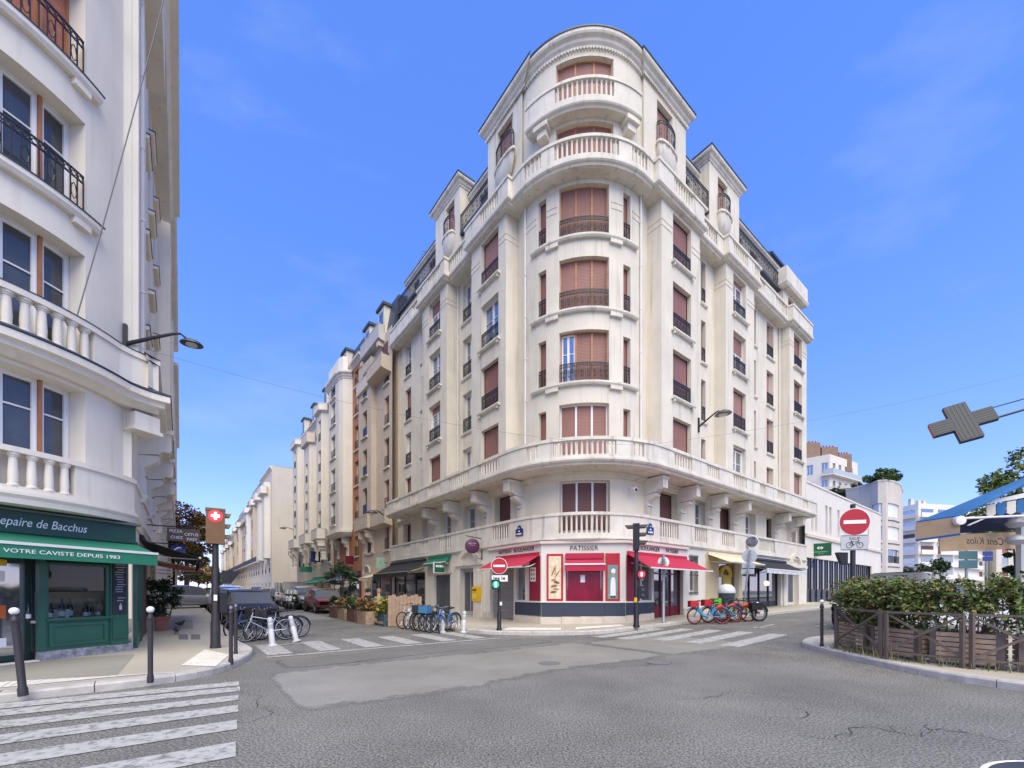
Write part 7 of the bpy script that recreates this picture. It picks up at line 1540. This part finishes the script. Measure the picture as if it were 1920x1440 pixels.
def table_set(label, u, v, m):
    t = thing('cafe_table', label, 'table', P3(u, v, .15)); c = P3(u, v, .15); mb = MB(); mb.lathe([(.3, .72), (.31, .735), (.31, .75), (.02, .752)], 20, c); mb.build('table_top', m, t, True); mb = MB(); mb.lathe([(.2, 0), (.18, .02), (.025, .04), (.025, .72)], 12, c); mb.build('pedestal', IRON, t, True)
def chair(label, u, v, rz, m):
    t = thing('cafe_chair', label, 'chair', P3(u, v, .15), 'bistro chairs on the cafe terrace', rz)
    for x in (-.18, .18):
        for y in (-.18, .18): mb = MB(); mb.tube([(x * 1.1, y * 1.1, 0), (x, y, .45)], .012, 6); mb.build('leg', IRON, t, True, True)
    mb = MB(); mb.box(-.21, .21, -.21, .21, .44, .47); mb.build('seat', m, t, False, True)
    mb = MB(); mb.tube([(-.19, -.2, .46), (-.23, -.2, .88), (-.23, .2, .88), (-.19, .2, .46)], .013, 6); mb.obox((-.225, 0, .76), (.012, .19, .09)); mb.build('backrest', m, t, True, True)
RAT = mat('rattan', (.45, .30, .14), .7, var=.2, vs=20)
for k, u in enumerate((7.6, 9.2, 10.8, 12.2)):
    table_set(('nearest', 'second', 'third', 'farthest')[k] + ' round table on the cafe terrace', u, -4.6, (PAPER, SHUT2, PAPER, SHUT3)[k]); chair(('nearest', 'third', 'fifth', 'seventh')[k] + ' bistro chair along the terrace', u - .55, -4.5, DLA, RAT); chair(('second', 'fourth', 'sixth', 'eighth')[k] + ' bistro chair along the terrace', u + .55, -4.6, DLA + math.pi, SIGNRED if k % 2 else RAT)
# --- people on the terrace: one continuous body each, clothes as children
def person(label, u, v, rz, shirt, trous, hair, seated=True, skin=(.55, .33, .23), dz=.15, group=None):
    t = thing('person', label, 'person', P3(u, v, dz), group, rz)
    hz = .52 if seated else .92
    J = {'pel': (0, 0, hz), 'wst': (0, 0, hz + .17), 'chs': (.02, 0, hz + .36), 'nck': (.03, 0, hz + .53), 'hd0': (.05, 0, hz + .63), 'hd1': (.05, 0, hz + .76)}
    rad = {'pel': (.15, .12), 'wst': (.13, .1), 'chs': (.16, .11), 'nck': (.055, .055), 'hd0': (.085, .075), 'hd1': (.08, .075)}
    E = [('pel', 'wst'), ('wst', 'chs'), ('chs', 'nck'), ('nck', 'hd0'), ('hd0', 'hd1')]
    for s, n in ((1, 'l'), (-1, 'r')):
        if seated: pts = [('hip', (.04, .1 * s, hz), .085), ('kne', (.45, .12 * s, hz + .02), .06), ('ank', (.42, .12 * s, .1), .04), ('toe', (.6, .13 * s, .04), .035)]
        else: pts = [('hip', (0, .09 * s, hz - .06), .085), ('kne', (.06 * s, .1 * s, .5), .06), ('ank', (-.02 + .1 * s, .1 * s, .1), .04), ('toe', (.14 + .1 * s, .11 * s, .04), .035)]
        ar = [('sho', (.01, .18 * s, hz + .46), .055), ('elb', (.1, .25 * s, hz + .2), .043), ('wri', (.33 if seated else .16, .2 * s, hz + (.22 if seated else .0)), .03), ('han', (.42 if seated else .19, .18 * s, hz + (.23 if seated else -.1)), .032)]
        for lst, root in ((pts, 'pel'), (ar, 'chs')):
            pr = root
            for nm, p_, r_ in lst: J[nm + n] = p_; rad[nm + n] = (r_, r_); E.append((pr, nm + n)); pr = nm + n
    names = list(J); me = bpy.data.meshes.new('body'); me.from_pydata([J[k] for k in names], [(names.index(a), names.index(b)) for a, b in E], [])
    o = bpy.data.objects.new('body', me); put(o, t, (0, 0, 0), 0, True); sk = o.modifiers.new('skin', 'SKIN'); sk.use_smooth_shade = True
    if not me.skin_vertices: 
        bm = bmesh.new(); bm.from_mesh(me); bm.verts.layers.skin.verify(); bm.to_mesh(me); bm.free()
    for i, k in enumerate(names): me.skin_vertices[0].data[i].radius = rad[k]
    me.skin_vertices[0].data[names.index('pel')].use_root = True; ss = o.modifiers.new('sub', 'SUBSURF'); ss.levels = 1; ss.render_levels = 2
    m = bpy.data.materials.new('clothed_body'); m.use_nodes = True; tr = m.node_tree; b = tr.nodes['Principled BSDF']; b.inputs['Roughness'].default_value = .75
    tcn = tr.nodes.new('ShaderNodeTexCoord'); sx_ = tr.nodes.new('ShaderNodeSeparateXYZ'); tr.links.new(tcn.outputs['Object'], sx_.inputs[0]); rp = tr.nodes.new('ShaderNodeValToRGB'); rp.color_ramp.interpolation = 'CONSTANT'; mp_ = tr.nodes.new('ShaderNodeMath'); mp_.operation = 'DIVIDE'; mp_.inputs[1].default_value = 2.0; tr.links.new(sx_.outputs[2], mp_.inputs[0]); tr.links.new(mp_.outputs[0], rp.inputs[0])
    e = rp.color_ramp.elements; e[0].color = (.02, .02, .02, 1); e[1].position = .04; e[1].color = (*trous, 1); q = e.new((hz + .1) / 2); q.color = (*shirt, 1); q = e.new((hz + .52) / 2); q.color = (*skin, 1); tr.links.new(rp.outputs[0], b.inputs['Base Color']); me.materials.append(m)
    mb = MB(); mb.lathe([(.02, hz + .66), (.088, hz + .68), (.1, hz + .76), (.085, hz + .83), (.03, hz + .87)], 12, (.035, 0, 0)); mb.build('hair', mat('hair_%s' % hair, {'dark': (.02, .014, .01), 'brown': (.09, .045, .02), 'fair': (.35, .24, .12)}[hair], .7), t, True, True)
    mb = MB(); mb.obox((.135, 0, hz + .69), (.015, .012, .02)); mb.build('nose', mat('skin', skin, .6), t, False, True)
    for s in (-1, 1): mb = MB(); mb.obox((.124, .03 * s, hz + .725), (.008, .012, .006)); mb.build('eye', INK, t, False, True)
person('person in blue jeans sitting at the second terrace table', 8.65, -4.5, DLA, (.28, .3, .12), (.03, .06, .2), 'fair'); person('person in a black top sitting at the second terrace table', 9.75, -4.6, DLA + math.pi, (.02, .02, .025), (.08, .05, .04), 'dark'); person('person in a dark red top sitting at the third terrace table', 10.25, -4.5, DLA, (.25, .03, .03), (.03, .03, .05), 'brown')
for k, (u, v, c1, c2) in enumerate(((46, -7.6, (.03, .08, .3), (.03, .06, .2)), (50, -6.9, (.5, .5, .5), (.05, .05, .06)), (56, -8.3, (.3, .25, .4), (.1, .1, .12)), (63, -7.4, (.7, .68, .65), (.05, .07, .15)))): person(('person in a blue coat walking far down the left street', 'person in a grey top walking far down the left street', 'person in a mauve top walking far down the left street', 'person in a white top walking far down the left street')[k], u, v, DLA + math.pi * (k % 2), c1, c2, 'dark', False, dz=.0)
x, y, z = P3(12.9, -4.9); tree('potted_olive_tree', 'dark potted tree at the far end of the cafe terrace', x, y, z, 3.0, .8, LEAFD, 2200, .07, 91, .05, 18)
# shops on the ground floors beyond
PB = Path([(24.7, .1), (18.5, .1)])
for (r0, a, b, m_) in ((b2, 2.5, 4.2, BLACK), (b2, 4.5, 6.2, DRED)):
    o = MB(); o.sbox(PB, a, b, .0, .06, .25, 2.9); f_ = o.build('shop_front', m_, r0); o = MB(); o.sbox(PB, a + .15, b - .15, .06, .075, .8, 2.4); o.build('pane', GLASS, f_)
PB3 = Path([(33, .13), (24.9, .13)])
for a, b, m_ in ((.4, 2.4, NAVY), (2.6, 5.2, BLACK), (5.4, 7.8, DRED)):
    o = MB(); o.sbox(PB3, a, b, .0, .08, .25, 3.3); f_ = o.build('shop_front', m_, b3); o = MB(); o.sbox(PB3, a + .15, b - .15, .08, .095, .8, 2.5); o.build('pane', GLASS, f_)
aw2 = awning(b2, PB, 2.4, 4.4, 2.9, .05, 2.55, 1.1, CREAMC, .2); awning(b3, PB3, 2.6, 7.8, 3.0, .05, 2.5, 1.6, mat('slate_blue_canvas', (.08, .10, .14), .8), .25)
PB4 = Path([(50, .08), (33.1, .08)]); awning(b4, PB4, 9, 16.4, 3.0, .05, 2.5, 1.3, GREENC, .25)
def wsign(label, P, s, z, o0, wd, hh, m, txt=None, tm=None):
    c = Vector(P.p(s, o0 + wd / 2, z)); n = Vector((*P.nor(s), 0)); t = thing('projecting_sign', label, 'sign', c); mb = MB(); mb.obox(c, (wd / 2, .05, hh / 2), n); f_ = mb.build('panel', m, t); mb = MB(); mb.bar(P.p(s, 0, z), c - n * wd / 2, .04); mb.build('bracket', IRON, t)
    sd_ = Vector((*P.tan(s), 0)) 
    if txt: text('lettering', txt, tm or WHITE, f_, c + sd_ * .053, (-n.x, -n.y), hh * .5, ext=.002)
wsign('green and red box sign on the stone building over the terrace', PB, 5.6, 3.6, .3, .6, .75, mat('pale_green_sign', (.35, .55, .4), .5), 'I', SIGNRED)
wsign('dark square sign on the brick building', PB3, 6.9, 4.2, .3, .7, .7, DRED); wsign('slate blue sign with a white mark on the brick building', PB3, 6.6, 3.3, .3, 1.2, .7, NAVY, 'A'); wsign('blue sign on the cream bay building', PB4, 13, 5.2, .3, .9, 1.1, SIGNBLUE); wsign('green sign on the cream bay building', PB4, 9.5, 4.0, .3, 1.2, .6, GREENC)
lamp_head('wall_lamp', 'small street lamp on the stone building beside the corner block', (*PB.p(6.0, .2, 0)[:2], 6.9), PB.nor(1), .9); lamp_head('wall_lamp', 'distant street lamp on the cream bay building', (*PB4.p(2.0, .1, 0)[:2], 9.2), PB4.nor(1), 1.6)
# signs on the left facade
def lsign(label, u, z, o0, wd, hh, m, lines, tm=WHITE):
    c = Vector((*W(u, -12.66 + o0 + wd / 2), z)); t = thing('projecting_sign', label, 'sign', c); mb = MB(); mb.obox(c, (wd / 2, .05, hh / 2), ey_); f_ = mb.build('panel', m, t); mb = MB(); mb.tube([Vector((*W(u, -12.7), z + hh / 2 + .05)), c + ey_ * wd / 2 + Vector((0, 0, hh / 2 + .05))], .018, 6); mb.build('bracket', IRON, t)
    for i, (tx_, dx, dz) in enumerate(lines): text('lettering', tx_, tm, f_, c - ex_ * .053 + ey_ * dx + Vector((0, 0, dz)), dR, hh * .3, ext=.002)
    return t
lsign('brown pizza signboard hanging over the left pavement', 7.0, 3.37, .55, .85, .42, mat('brown_signboard', (.10, .065, .05), .6), (('PIZZA', -.2, .11), ('CHEZ', -.18, -.09), ('CETUS', .2, .03), ('PASY', .22, -.13)))
ps_ = lsign('blue square phone sign below the pizza board', 8.6, 2.95, .62, .42, .42, SIGNBLUE, ())
q_ = Vector((*W(8.6, -12.66 + .62 + .21), 2.95)) - ex_ * .056; mb = MB(); mb.tube([q_ + ey_ * (-.11) + Vector((0, 0, -.04)), q_ + ey_ * (-.1) + Vector((0, 0, .05)), q_ + ey_ * (-.02) + Vector((0, 0, .12)), q_ + ey_ * .08 + Vector((0, 0, .12))], .025, 6)
mb.tube([q_ + ey_ * (.03 + .08 * math.cos(a_)) + Vector((0, 0, -.1 + .08 * math.sin(a_))) for a_ in [math.pi * i / 8 for i in range(9)]], .014, 5); mb.build('handset_mark', WHITE, ps_)
# potted shrub, pigeons, covers
p = ground(GP(303, 1182, KB), KB); t = thing('plant_pot', 'square terracotta pot at the foot of the left facade', 'plant pot', p); mb = MB(); mb.lathe([(.2, 0), (.24, .36), (.28, .37), (.28, .46), (.23, .46), (.22, .4), (.02, .4)], 4, p); mb.build('pot', mat('terracotta', (.34, .13, .09), .8, var=.1), t)
bush('potted_shrub', 'dark leafy shrub growing in the terracotta pot', (p[0], p[1], p[2] + .4), .32, .32, 1.35, LEAFD, 2600, .055, 71)
def pigeon(label, px, py, rz):
    p = ground(GP(px, py, KB), KB); t = thing('pigeon', label, 'bird', p, 'pigeons on the left pavement', rz); mb = MB(); G = mat('pigeon_grey', (.05, .052, .065), .6, var=.3, vs=30)
    mb.tube([(-.19, 0, .13), (-.12, 0, .135), (-.05, 0, .13), (.05, 0, .135), (.09, 0, .17), (.105, 0, .215), (.125, 0, .235), (.15, 0, .228), (.175, 0, .22)], [.012, .03, .062, .066, .045, .03, .03, .016, .003], 10); mb.build('body', G, t, True, True)
    for s in (-1, 1): mb = MB(); mb.tube([(.0, .025 * s, .08), (.01, .03 * s, .0), (.04, .03 * s, .002)], [.012, .006, .004], 5); mb.build('leg', mat('pigeon_leg', (.4, .1, .08), .6), t, True, True); mb = MB(); mb.tube([(.04, .06 * s, .15), (-.06, .065 * s, .14), (-.18, .03 * s, .13)], [.02, .03, .006], 6); mb.build('wing', mat('pigeon_wing', (.09, .09, .11), .6), t, True, True)
pigeon('pigeon walking farther up the left pavement', 338, 1176, .2); pigeon('pigeon standing nearer on the left pavement', 331, 1189, 2.4)
for k, (px, py) in enumerate(((344, 1195), (367, 1195))):
    a = GP(px - 9, py + 4, KB); b = GP(px + 9, py + 4, KB); c2 = GP(px + 8, py - 5, KB); d2 = GP(px - 9, py - 5, KB); mb = MB(); mb.prism([(q[0], q[1], gz(*q) + KB + .004) for q in (a, b, c2, d2)], (0, 0, .006)); o = mb.build('manhole_cover', mat('rusty_cover', (.17, .16, .15), .7, var=.3, vs=20)); prep(o, ('left', 'right')[k] + ' steel access cover set in the left pavement', kind='structure')
for px, py, r_, lab in ((1030, 1244, .24, 'round manhole cover in the pale road strip'), (1235, 1243, .24, 'manhole cover at the right of the pale strip')):
    q = GP(px, py); mb = MB(); mb.lathe([(r_, .006), (r_, .011), (r_ * .8, .012), (r_ * .78, .009), (.01, .009)], 24, (q[0], q[1], gz(*q))); o = mb.build('manhole_cover', mat('rusty_cover', (.17, .16, .15), .7, var=.3, vs=20)); prep(o, lab, kind='structure')
# ================================================================== HEDGE, PLANTERS AND BARRIER
SLAT = mat('brown_planter_slat', (.46, .33, .22), .75, var=.25, vs=5); RAIL = mat('brown_barrier_paint', (.14, .105, .085), .55, var=.15, vs=4)
FP = [(7.62, 10.35), (7.55, 9.5), (7.5, 8.6), (7.78, 7.95), (8.12, 7.45), (8.8, 6.85), (9.6, 6.3)]
HP = Path([(p[0] + .22, p[1] + .1) for p in FP], False)        # planters stand just behind the barrier
BPth = Path(FP, False)
bar_pts = [(7.70, 10.12), (7.50, 8.58), (8.06, 7.51), (9.0, 6.7)]
names_ = ('far left section of the brown metal barrier before the hedge', 'middle section of the brown metal barrier before the hedge', 'right section of the brown metal barrier before the hedge')
for k in range(3):
    a = Vector((*bar_pts[k], gz(*bar_pts[k]) + KB)); b = Vector((*bar_pts[k + 1], gz(*bar_pts[k + 1]) + KB)); d = (b - a).normalized(); a = a + d * .06; b = b - d * .06; t = thing('street_barrier', names_[k], 'barrier', (a + b) / 2, 'metal barrier sections')
    for q in (a, b): mb = MB(); mb.bar(q, q + Vector((0, 0, .98)), .07, .045); mb.build('post', RAIL, t)
    mb = MB(); mb.bar(a + Vector((0, 0, .95)), b + Vector((0, 0, .95)), .05, .04); mb.build('top_rail', RAIL, t); mb = MB(); mb.bar(a + Vector((0, 0, .16)), b + Vector((0, 0, .16)), .04, .035); mb.build('bottom_rail', RAIL, t)
    for s in (0, 1): mb = MB(); z0, z1 = (.18, .93) if s else (.93, .18); off = Vector((d.y, -d.x, 0)) * .018 * (1 if s else -1); mb.bar(a + Vector((0, 0, z0)) + off, b + Vector((0, 0, z1)) + off, .03, .04); mb.build('cross_bar', RAIL, t)
segs = [((8.02, 10.45), (7.82, 9.35)), ((7.80, 9.2), (7.88, 8.2)), ((7.98, 8.1), (8.48, 7.3)), ((8.6, 7.2), (9.5, 6.5))]
lab_p = ('slatted wooden planter at the far end of the hedge', 'second slatted wooden planter of the hedge', 'third slatted wooden planter of the hedge', 'slatted wooden planter at the right edge of the hedge')
lab_h = ('hedge shrub with browning leaves at the far end', 'second hedge shrub with browning leaves', 'thin hedge shrub with bare stems over the third planter', 'dense green hedge shrub at the right edge')
for k, (p, q) in enumerate(segs):
    a = Vector((*p, gz(*p) + KB)); b = Vector((*q, gz(*q) + KB)); d = (b - a).normalized(); n = Vector((d.y, -d.x, 0)); n = n if n.dot(-a) > 0 else -n; L_ = (b - a).length; m = (a + b) / 2 - n * .22; t = thing('wooden_planter', lab_p[k], 'planter', m, 'slatted hedge planters'); n = n
    for i in range(6):
        z = .07 + .092 * i; mb = MB(); mb.obox((a + b) / 2 + Vector((0, 0, z + .04)), (L_ / 2 - .09, .014, .037), d); mb.build('slat', SLAT, t)
        mb = MB(); mb.obox(m - n * .22 + Vector((0, 0, z + .04)), (L_ / 2 - .05, .014, .037), d); mb.build('slat', SLAT, t)
        for e in (a, b): mb = MB(); mb.obox(e - n * .22 + (d if e is a else -d) * .03 + Vector((0, 0, z + .04)), (.19, .014, .037), n); mb.build('slat', SLAT, t)
    for e, s in ((a, 1), (b, -1)): mb = MB(); mb.obox(e + d * s * .045 - n * .02 + Vector((0, 0, .32)), (.045, .04, .32), d); mb.build('corner_post', RAIL, t)
    mb = MB(); mb.obox(m + Vector((0, 0, .5)), (L_ / 2 - .08, .17, .02), d); mb.build('soil', BARK, t)
    h = thing('hedge_shrub', lab_h[k], 'hedge', m + Vector((0, 0, .52)), 'hedge shrubs in the planters'); rnd = random.Random(80 + k); st = MB(); cl = []
    nst = 16
    for i in range(nst):
        f = (i + rnd.random()) / nst - .5; base_ = m + d * f * L_ * .9 + n * rnd.uniform(-.1, .1) + Vector((0, 0, .5)); top = base_ + d * rnd.uniform(-.2, .2) + n * rnd.uniform(-.2, .2) + Vector((0, 0, rnd.uniform(.75, 1.0))); mid = (base_ + top) / 2 + d * rnd.uniform(-.08, .08); st.tube([base_, mid, top], [.012, .009, .004], 5)
        for j in range(3): e = base_.lerp(top, rnd.uniform(.35, .9)) + d * rnd.uniform(-.18, .18) + n * rnd.uniform(-.2, .2); st.tube([base_.lerp(top, .4), e], [.006, .003], 4)
    shoots = [m + d * rnd.uniform(-.5, .5) * L_ + n * rnd.uniform(-.15, .2) + Vector((0, 0, 1.45)) for i in range(9)]
    for q_ in shoots: st.tube([q_ - Vector((0, 0, .3)), q_ + d * rnd.uniform(-.05, .05) + Vector((0, 0, rnd.uniform(.08, .28)))], [.006, .003], 4)
    st.build('stems', BARK, h); dens = (1, 1, .55, 1.1)[k]
    def fn(lo_=0):
        if rnd.random() < .03: return rnd.choice(shoots) + Vector((rnd.gauss(0, .05), rnd.gauss(0, .05), rnd.uniform(0, .26)))
        while True:
            f = rnd.uniform(-.55, .55); zz = rnd.random(); 
            if zz < .4 and rnd.random() > (.34 if k != 2 else .12): continue
            if math.sin(11 * f + 3 * k) * math.sin(8 * zz + 5 * f + k) + .35 * math.sin(31 * f + 17 * zz) < rnd.uniform(-.9, .1): continue
            w_ = rnd.gauss(0, .17) + .05 * math.sin(9 * f + 7 * zz + k); return m + d * f * L_ + n * w_ + Vector((0, 0, .56 + 1.0 * zz + .05 * math.sin(13 * f + k)))
    leaves(int(5200 * dens), fn, .042, rnd).build('foliage', LEAFH, h, fix=False); leaves(int((2300, 1700, 900, 500)[k]), fn, .04, rnd).build('dry_foliage', LEAFB, h, fix=False)
# weeds along the kerb
rnd = random.Random(99); mb = MB()
for i in range(420):
    s = rnd.uniform(.2, BPth.L - .2); q = Vector(BPth.p(s, rnd.gauss(-.05, .1), 0)); q.z = gz(q.x, q.y) + KB; h = rnd.uniform(.05, .3) * (1.6 if rnd.random() < .1 else 1); a = rnd.uniform(0, 6.28); d = Vector((math.cos(a), math.sin(a), 0)); e = q + d * h * .4 + Vector((0, 0, h)); sd_ = d.cross(Vector((0, 0, 1))) * .008; k = len(mb.v); mb.v += [tuple(q - sd_), tuple(q + sd_), tuple(e)]; mb.f.append((k, k + 1, k + 2))
o = mb.build('weeds', leafmat('weed_blade', (.06, .08, .02), (.32, .28, .12)), None, fix=False); prep(o, 'dry weeds growing along the foot of the barrier', 'weeds', kind='stuff')
# ================================================================== CAFE AWNING, CROSS SIGN, CABLES, SMALL THINGS
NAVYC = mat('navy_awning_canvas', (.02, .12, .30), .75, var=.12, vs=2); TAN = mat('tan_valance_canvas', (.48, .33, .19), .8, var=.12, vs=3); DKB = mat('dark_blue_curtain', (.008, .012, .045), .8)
def pyx(px, py, Y): return Vector(((px - CX) / F * Y, Y, HC + (H - py) / F * Y))
t = thing('cafe_awning', 'blue cafe awning with tan valances at the right edge', 'awning', (11.3, 11, gz(11.3, 11) + KB))
A = pyx(1718, 980, 10.2); Bq = pyx(1800, 968, 9.6); Cq = pyx(1960, 878, 10.4); Dq = pyx(1960, 888, 13.0); A2 = pyx(1716, 978, 10.6)
mb = MB(); mb.prism([A, Bq, pyx(1925, 908, 10.0), Cq, Dq], (0, 0, .03)); mb.build('canopy', NAVYC, t)
mb = MB(); mb.prism([A, Bq, Bq - Vector((0, 0, .38)), A - Vector((0, 0, .40))], (0, .015, 0)); v1 = mb.build('valance', TAN, t); mb = MB(); mb.prism([A - Vector((0, .005, .40)), Bq - Vector((0, .005, .38)), Bq - Vector((0, .005, .43)), A - Vector((0, .005, .45))], (0, .02, 0)); mb.build('valance_trim', NAVYC, v1)
mb = MB(); mb.lathe([(.1, -.05), (.1, .05), (.02, .06)], 18, pyx(1799, 976, 9.6), (-.2, -1, 0)); mb.build('roller_cap', PAPER, t)
mb = MB(); mb.prism([pyx(1762, 1003, 10.3), pyx(1965, 995, 11.2), pyx(1965, 1027, 11.2), pyx(1762, 1034, 10.3)], (0, .015, 0)); v2 = mb.build('lower_valance', TAN, t)
e1 = (pyx(1965, 995, 11.2) - pyx(1762, 1003, 10.3)).normalized(); text('lettering', 'Cent Kilos', INK, v2, pyx(1846, 1013, 10.45) - Vector((0, .03, .03)), (-e1.x, -e1.y), .25, ext=.001, sx=1.2, shear=.2)
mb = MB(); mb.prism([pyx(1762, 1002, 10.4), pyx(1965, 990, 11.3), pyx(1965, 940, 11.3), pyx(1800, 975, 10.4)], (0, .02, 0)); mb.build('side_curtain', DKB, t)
for k in range(6):
    a = 1850 + 19 * k; mb = MB(); mb.prism([pyx(a, 947 - 3 * k, 10.1), pyx(a + 17, 944 - 3 * k, 10.1), pyx(a + 17, 964 - 2 * k, 10.1), pyx(a + 8, 969 - 2 * k, 10.1), pyx(a, 966 - 2 * k, 10.1)], (0, .012, 0)); mb.build('striped_flap', NAVYC if k % 2 else mat('ivory_canvas', (.62, .58, .5), .8, var=.1), t)
mb = MB(); mb.prism([pyx(1848, 940, 10.08), pyx(1965, 915, 10.08), pyx(1965, 925, 10.08), pyx(1848, 946, 10.08)], (0, .02, 0)); mb.build('flap_rail', PIPE, t)
mb = MB(); mb.tube([pyx(1800, 972, 9.62), pyx(1965, 965, 10.2)], .025, 8); mb.build('front_bar', PIPE, t)
mb = MB(); mb.tube([pyx(1815, 985, 9.9), pyx(1850, 970, 10.3), pyx(1965, 968, 10.8)], .02, 6); mb.build('arm', PIPE, t)
q = pyx(1914, 1000, 10.6); mb = MB(); mb.box(q.x - .06, q.x + .09, q.y - .06, q.y + .06, gz(q.x, q.y) + KB, q.z + .6); mb.build('post', mat('grey_post', (.4, .42, .42), .5), t)
for dz in (0, -.42): mb = MB(); mb.lathe([(.03, .12), (.16, .06), (.2, -.02), (.12, -.12), (.02, -.14)], 14, pyx(1905, 987, 10.3) + Vector((0, 0, dz + .1))); mb.build('heater_lamp', mat('grey_lamp_glass', (.35, .36, .38), .3), t, True)
# green pharmacy cross (unlit, seen from below)
c = pyx(1803, 795, 9.0); t = thing('cross_sign', 'grey ribbed cross sign on a thin bracket at the upper right', 'sign', c); xa = (pyx(1852, 778, 8.85) - pyx(1754, 806, 9.15)).normalized(); ya = (pyx(1783, 766, 9.25) - pyx(1817, 827, 8.75)).normalized(); na = xa.cross(ya)
GRC = mat('grey_cross_panel', (.035, .04, .043), .6); RIB = mat('cross_rib', (.06, .066, .07), .6)
aw_ = .19; al = .53; mb = MB(); pl_ = [(-al, -aw_), (-aw_ - .0, -aw_), (-aw_, -al), (aw_, -al), (aw_, -aw_), (al, -aw_), (al, aw_), (aw_, aw_), (aw_, al), (-aw_, al), (-aw_, aw_), (-al, aw_)]
mb.prism([c + xa * x + ya * y for x, y in pl_], na * .08); cb_ = mb.build('cross_panel', GRC, t)
for s in (-1, 1):
    for i in range(5):
        y = -.14 + .28 * i / 4; mb = MB(); base = c + na * (.081 if s > 0 else -.001); mb.bar(base + ya * y * 1.0 + xa * -.5, base + ya * y + xa * -.2, .02, .008, na); mb.build('rib', RIB, cb_); mb = MB(); mb.bar(base + ya * y + xa * .2, base + ya * y + xa * .5, .02, .008, na); mb.build('rib', RIB, cb_); mb = MB(); mb.bar(base + xa * y + ya * -.5, base + xa * y + ya * .5, .02, .008, na); mb.build('rib', RIB, cb_)
mb = MB(); mb.bar(c - xa * al - ya * aw_ + na * .04, c - xa * al + ya * aw_ + na * .04, .008, .075, na); mb.build('red_trim', SIGNRED, cb_)
for dy, r_ in ((.15, .012), (-.15, .022)): mb = MB(); mb.tube([c + xa * al + ya * dy + na * .06, c + xa * 1.0 + ya * (dy * .95) + na * .06, c + xa * 2.2 + ya * (dy * .9) + na * .06], r_, 8); mb.build('bracket_arm', IRON, t)
# cables over the street
CAB = mat('grey_cable', (.12, .12, .13), .6)
def cable(label, a, b, sag, r_=.008):
    t = thing('overhead_cable', label, 'cable', a); mb = MB(); a = Vector(a); b = Vector(b); mb.tube([a.lerp(b, i / 20) - Vector((0, 0, sag * 4 * (i / 20) * (1 - i / 20))) for i in range(21)], r_, 5); mb.build('wire', CAB, t)
cable('thick dark cable slanting across the front of the wine shop building', pyx(145, 590, 8.3), pyx(322, -60, 10.2), .12, .012)
cable('thin cable spanning the crossing in front of the corner block', pyx(264, 652, 10.4), pyx(1206, 835, 16.4), .5, .004); cable('thin cable running from the corner block to the right edge', pyx(1206, 835, 16.4), pyx(1960, 690, 18), .3, .004)
# street bin with domed lid by the cream shop
p = ground(GP(1362, 1156, KB), KB); t = thing('street_bin', 'grey street bin with a pale domed lid beside the rental bicycles', 'bin', p); mb = MB(); mb.lathe([(.26, 0), (.3, .05), (.33, 1.0), (.34, 1.02)], 18, p); mb.build('body', GREY, t, True); mb = MB(); mb.lathe([(.36, 1.02), (.37, 1.08), (.33, 1.25), (.2, 1.38), (.03, 1.42)], 18, p); mb.build('domed_lid', mat('pale_lid', (.62, .62, .62), .35), t, True)
# cafe table whose rim shows at the lower right
c = Vector((2.26, 1.53, 0)); t = thing('cafe_table', 'white rimmed round table at the lower right corner', 'table', c); mb = MB(); mb.lathe([(.36, .69), (.375, .70), (.375, .735), (.36, .745), (.02, .745)], 40, c); mb.build('table_top', mat('dark_table_top', (.05, .05, .055), .4), t, True); mb = MB(); mb.tube([c + Vector((.372 * math.cos(a), .372 * math.sin(a), .725)) for a in [2 * math.pi * i / 48 for i in range(49)]], .02, 8, False); mb.build('white_rim', WHITE, t, True); mb = MB(); mb.lathe([(.22, 0), (.2, .03), (.03, .05), (.03, .69)], 14, c); mb.build('pedestal', IRON, t, True)
# antennas on the roofs
for u, v, z, lab in ((17.0, 2, 24.0, 'television aerial on the left end of the corner block'), (2.6, 21.5, 25.0, 'scrolled iron finial aerial on the right end of the corner block')):
    x, y = W(u, v); t = thing('roof_aerial', lab, 'aerial', (x, y, z - .3)); mb = MB(); mb.tube([(x, y, z - .3), (x, y, z + 1.9)], .02, 5)
    for k in range(4): mb.bar((x - .5 + .08 * k, y, z + 1.2 + .2 * k), (x + .5 - .08 * k, y, z + 1.2 + .2 * k), .015)
    mb.build('mast', IRON, t)
# road signs far behind the hedge
for px, Y, z, lab, m_ in ((1812, 22, 3.3, 'blue green direction sign on a grey pole behind the hedge', mat('teal_sign', (.06, .14, .15), .5)), (1850, 40, 5.0, 'far slim mast with small blue plates under the awning', SIGNBLUE)):
    x, y = atY(px, Y); t = thing('direction_sign', lab, 'road sign', (x, y, gz(x, y))); mb = MB(); mb.lathe([(.07, 0), (.06, z)], 8, (x, y, gz(x, y))); mb.build('pole', GALV, t, True)
    for k in range(2): mb = MB(); mb.box(x - .48, x + .48, y - .1, y - .07, z - .1 - .48 * k, z + .32 - .48 * k); mb.build('panel', m_, t)
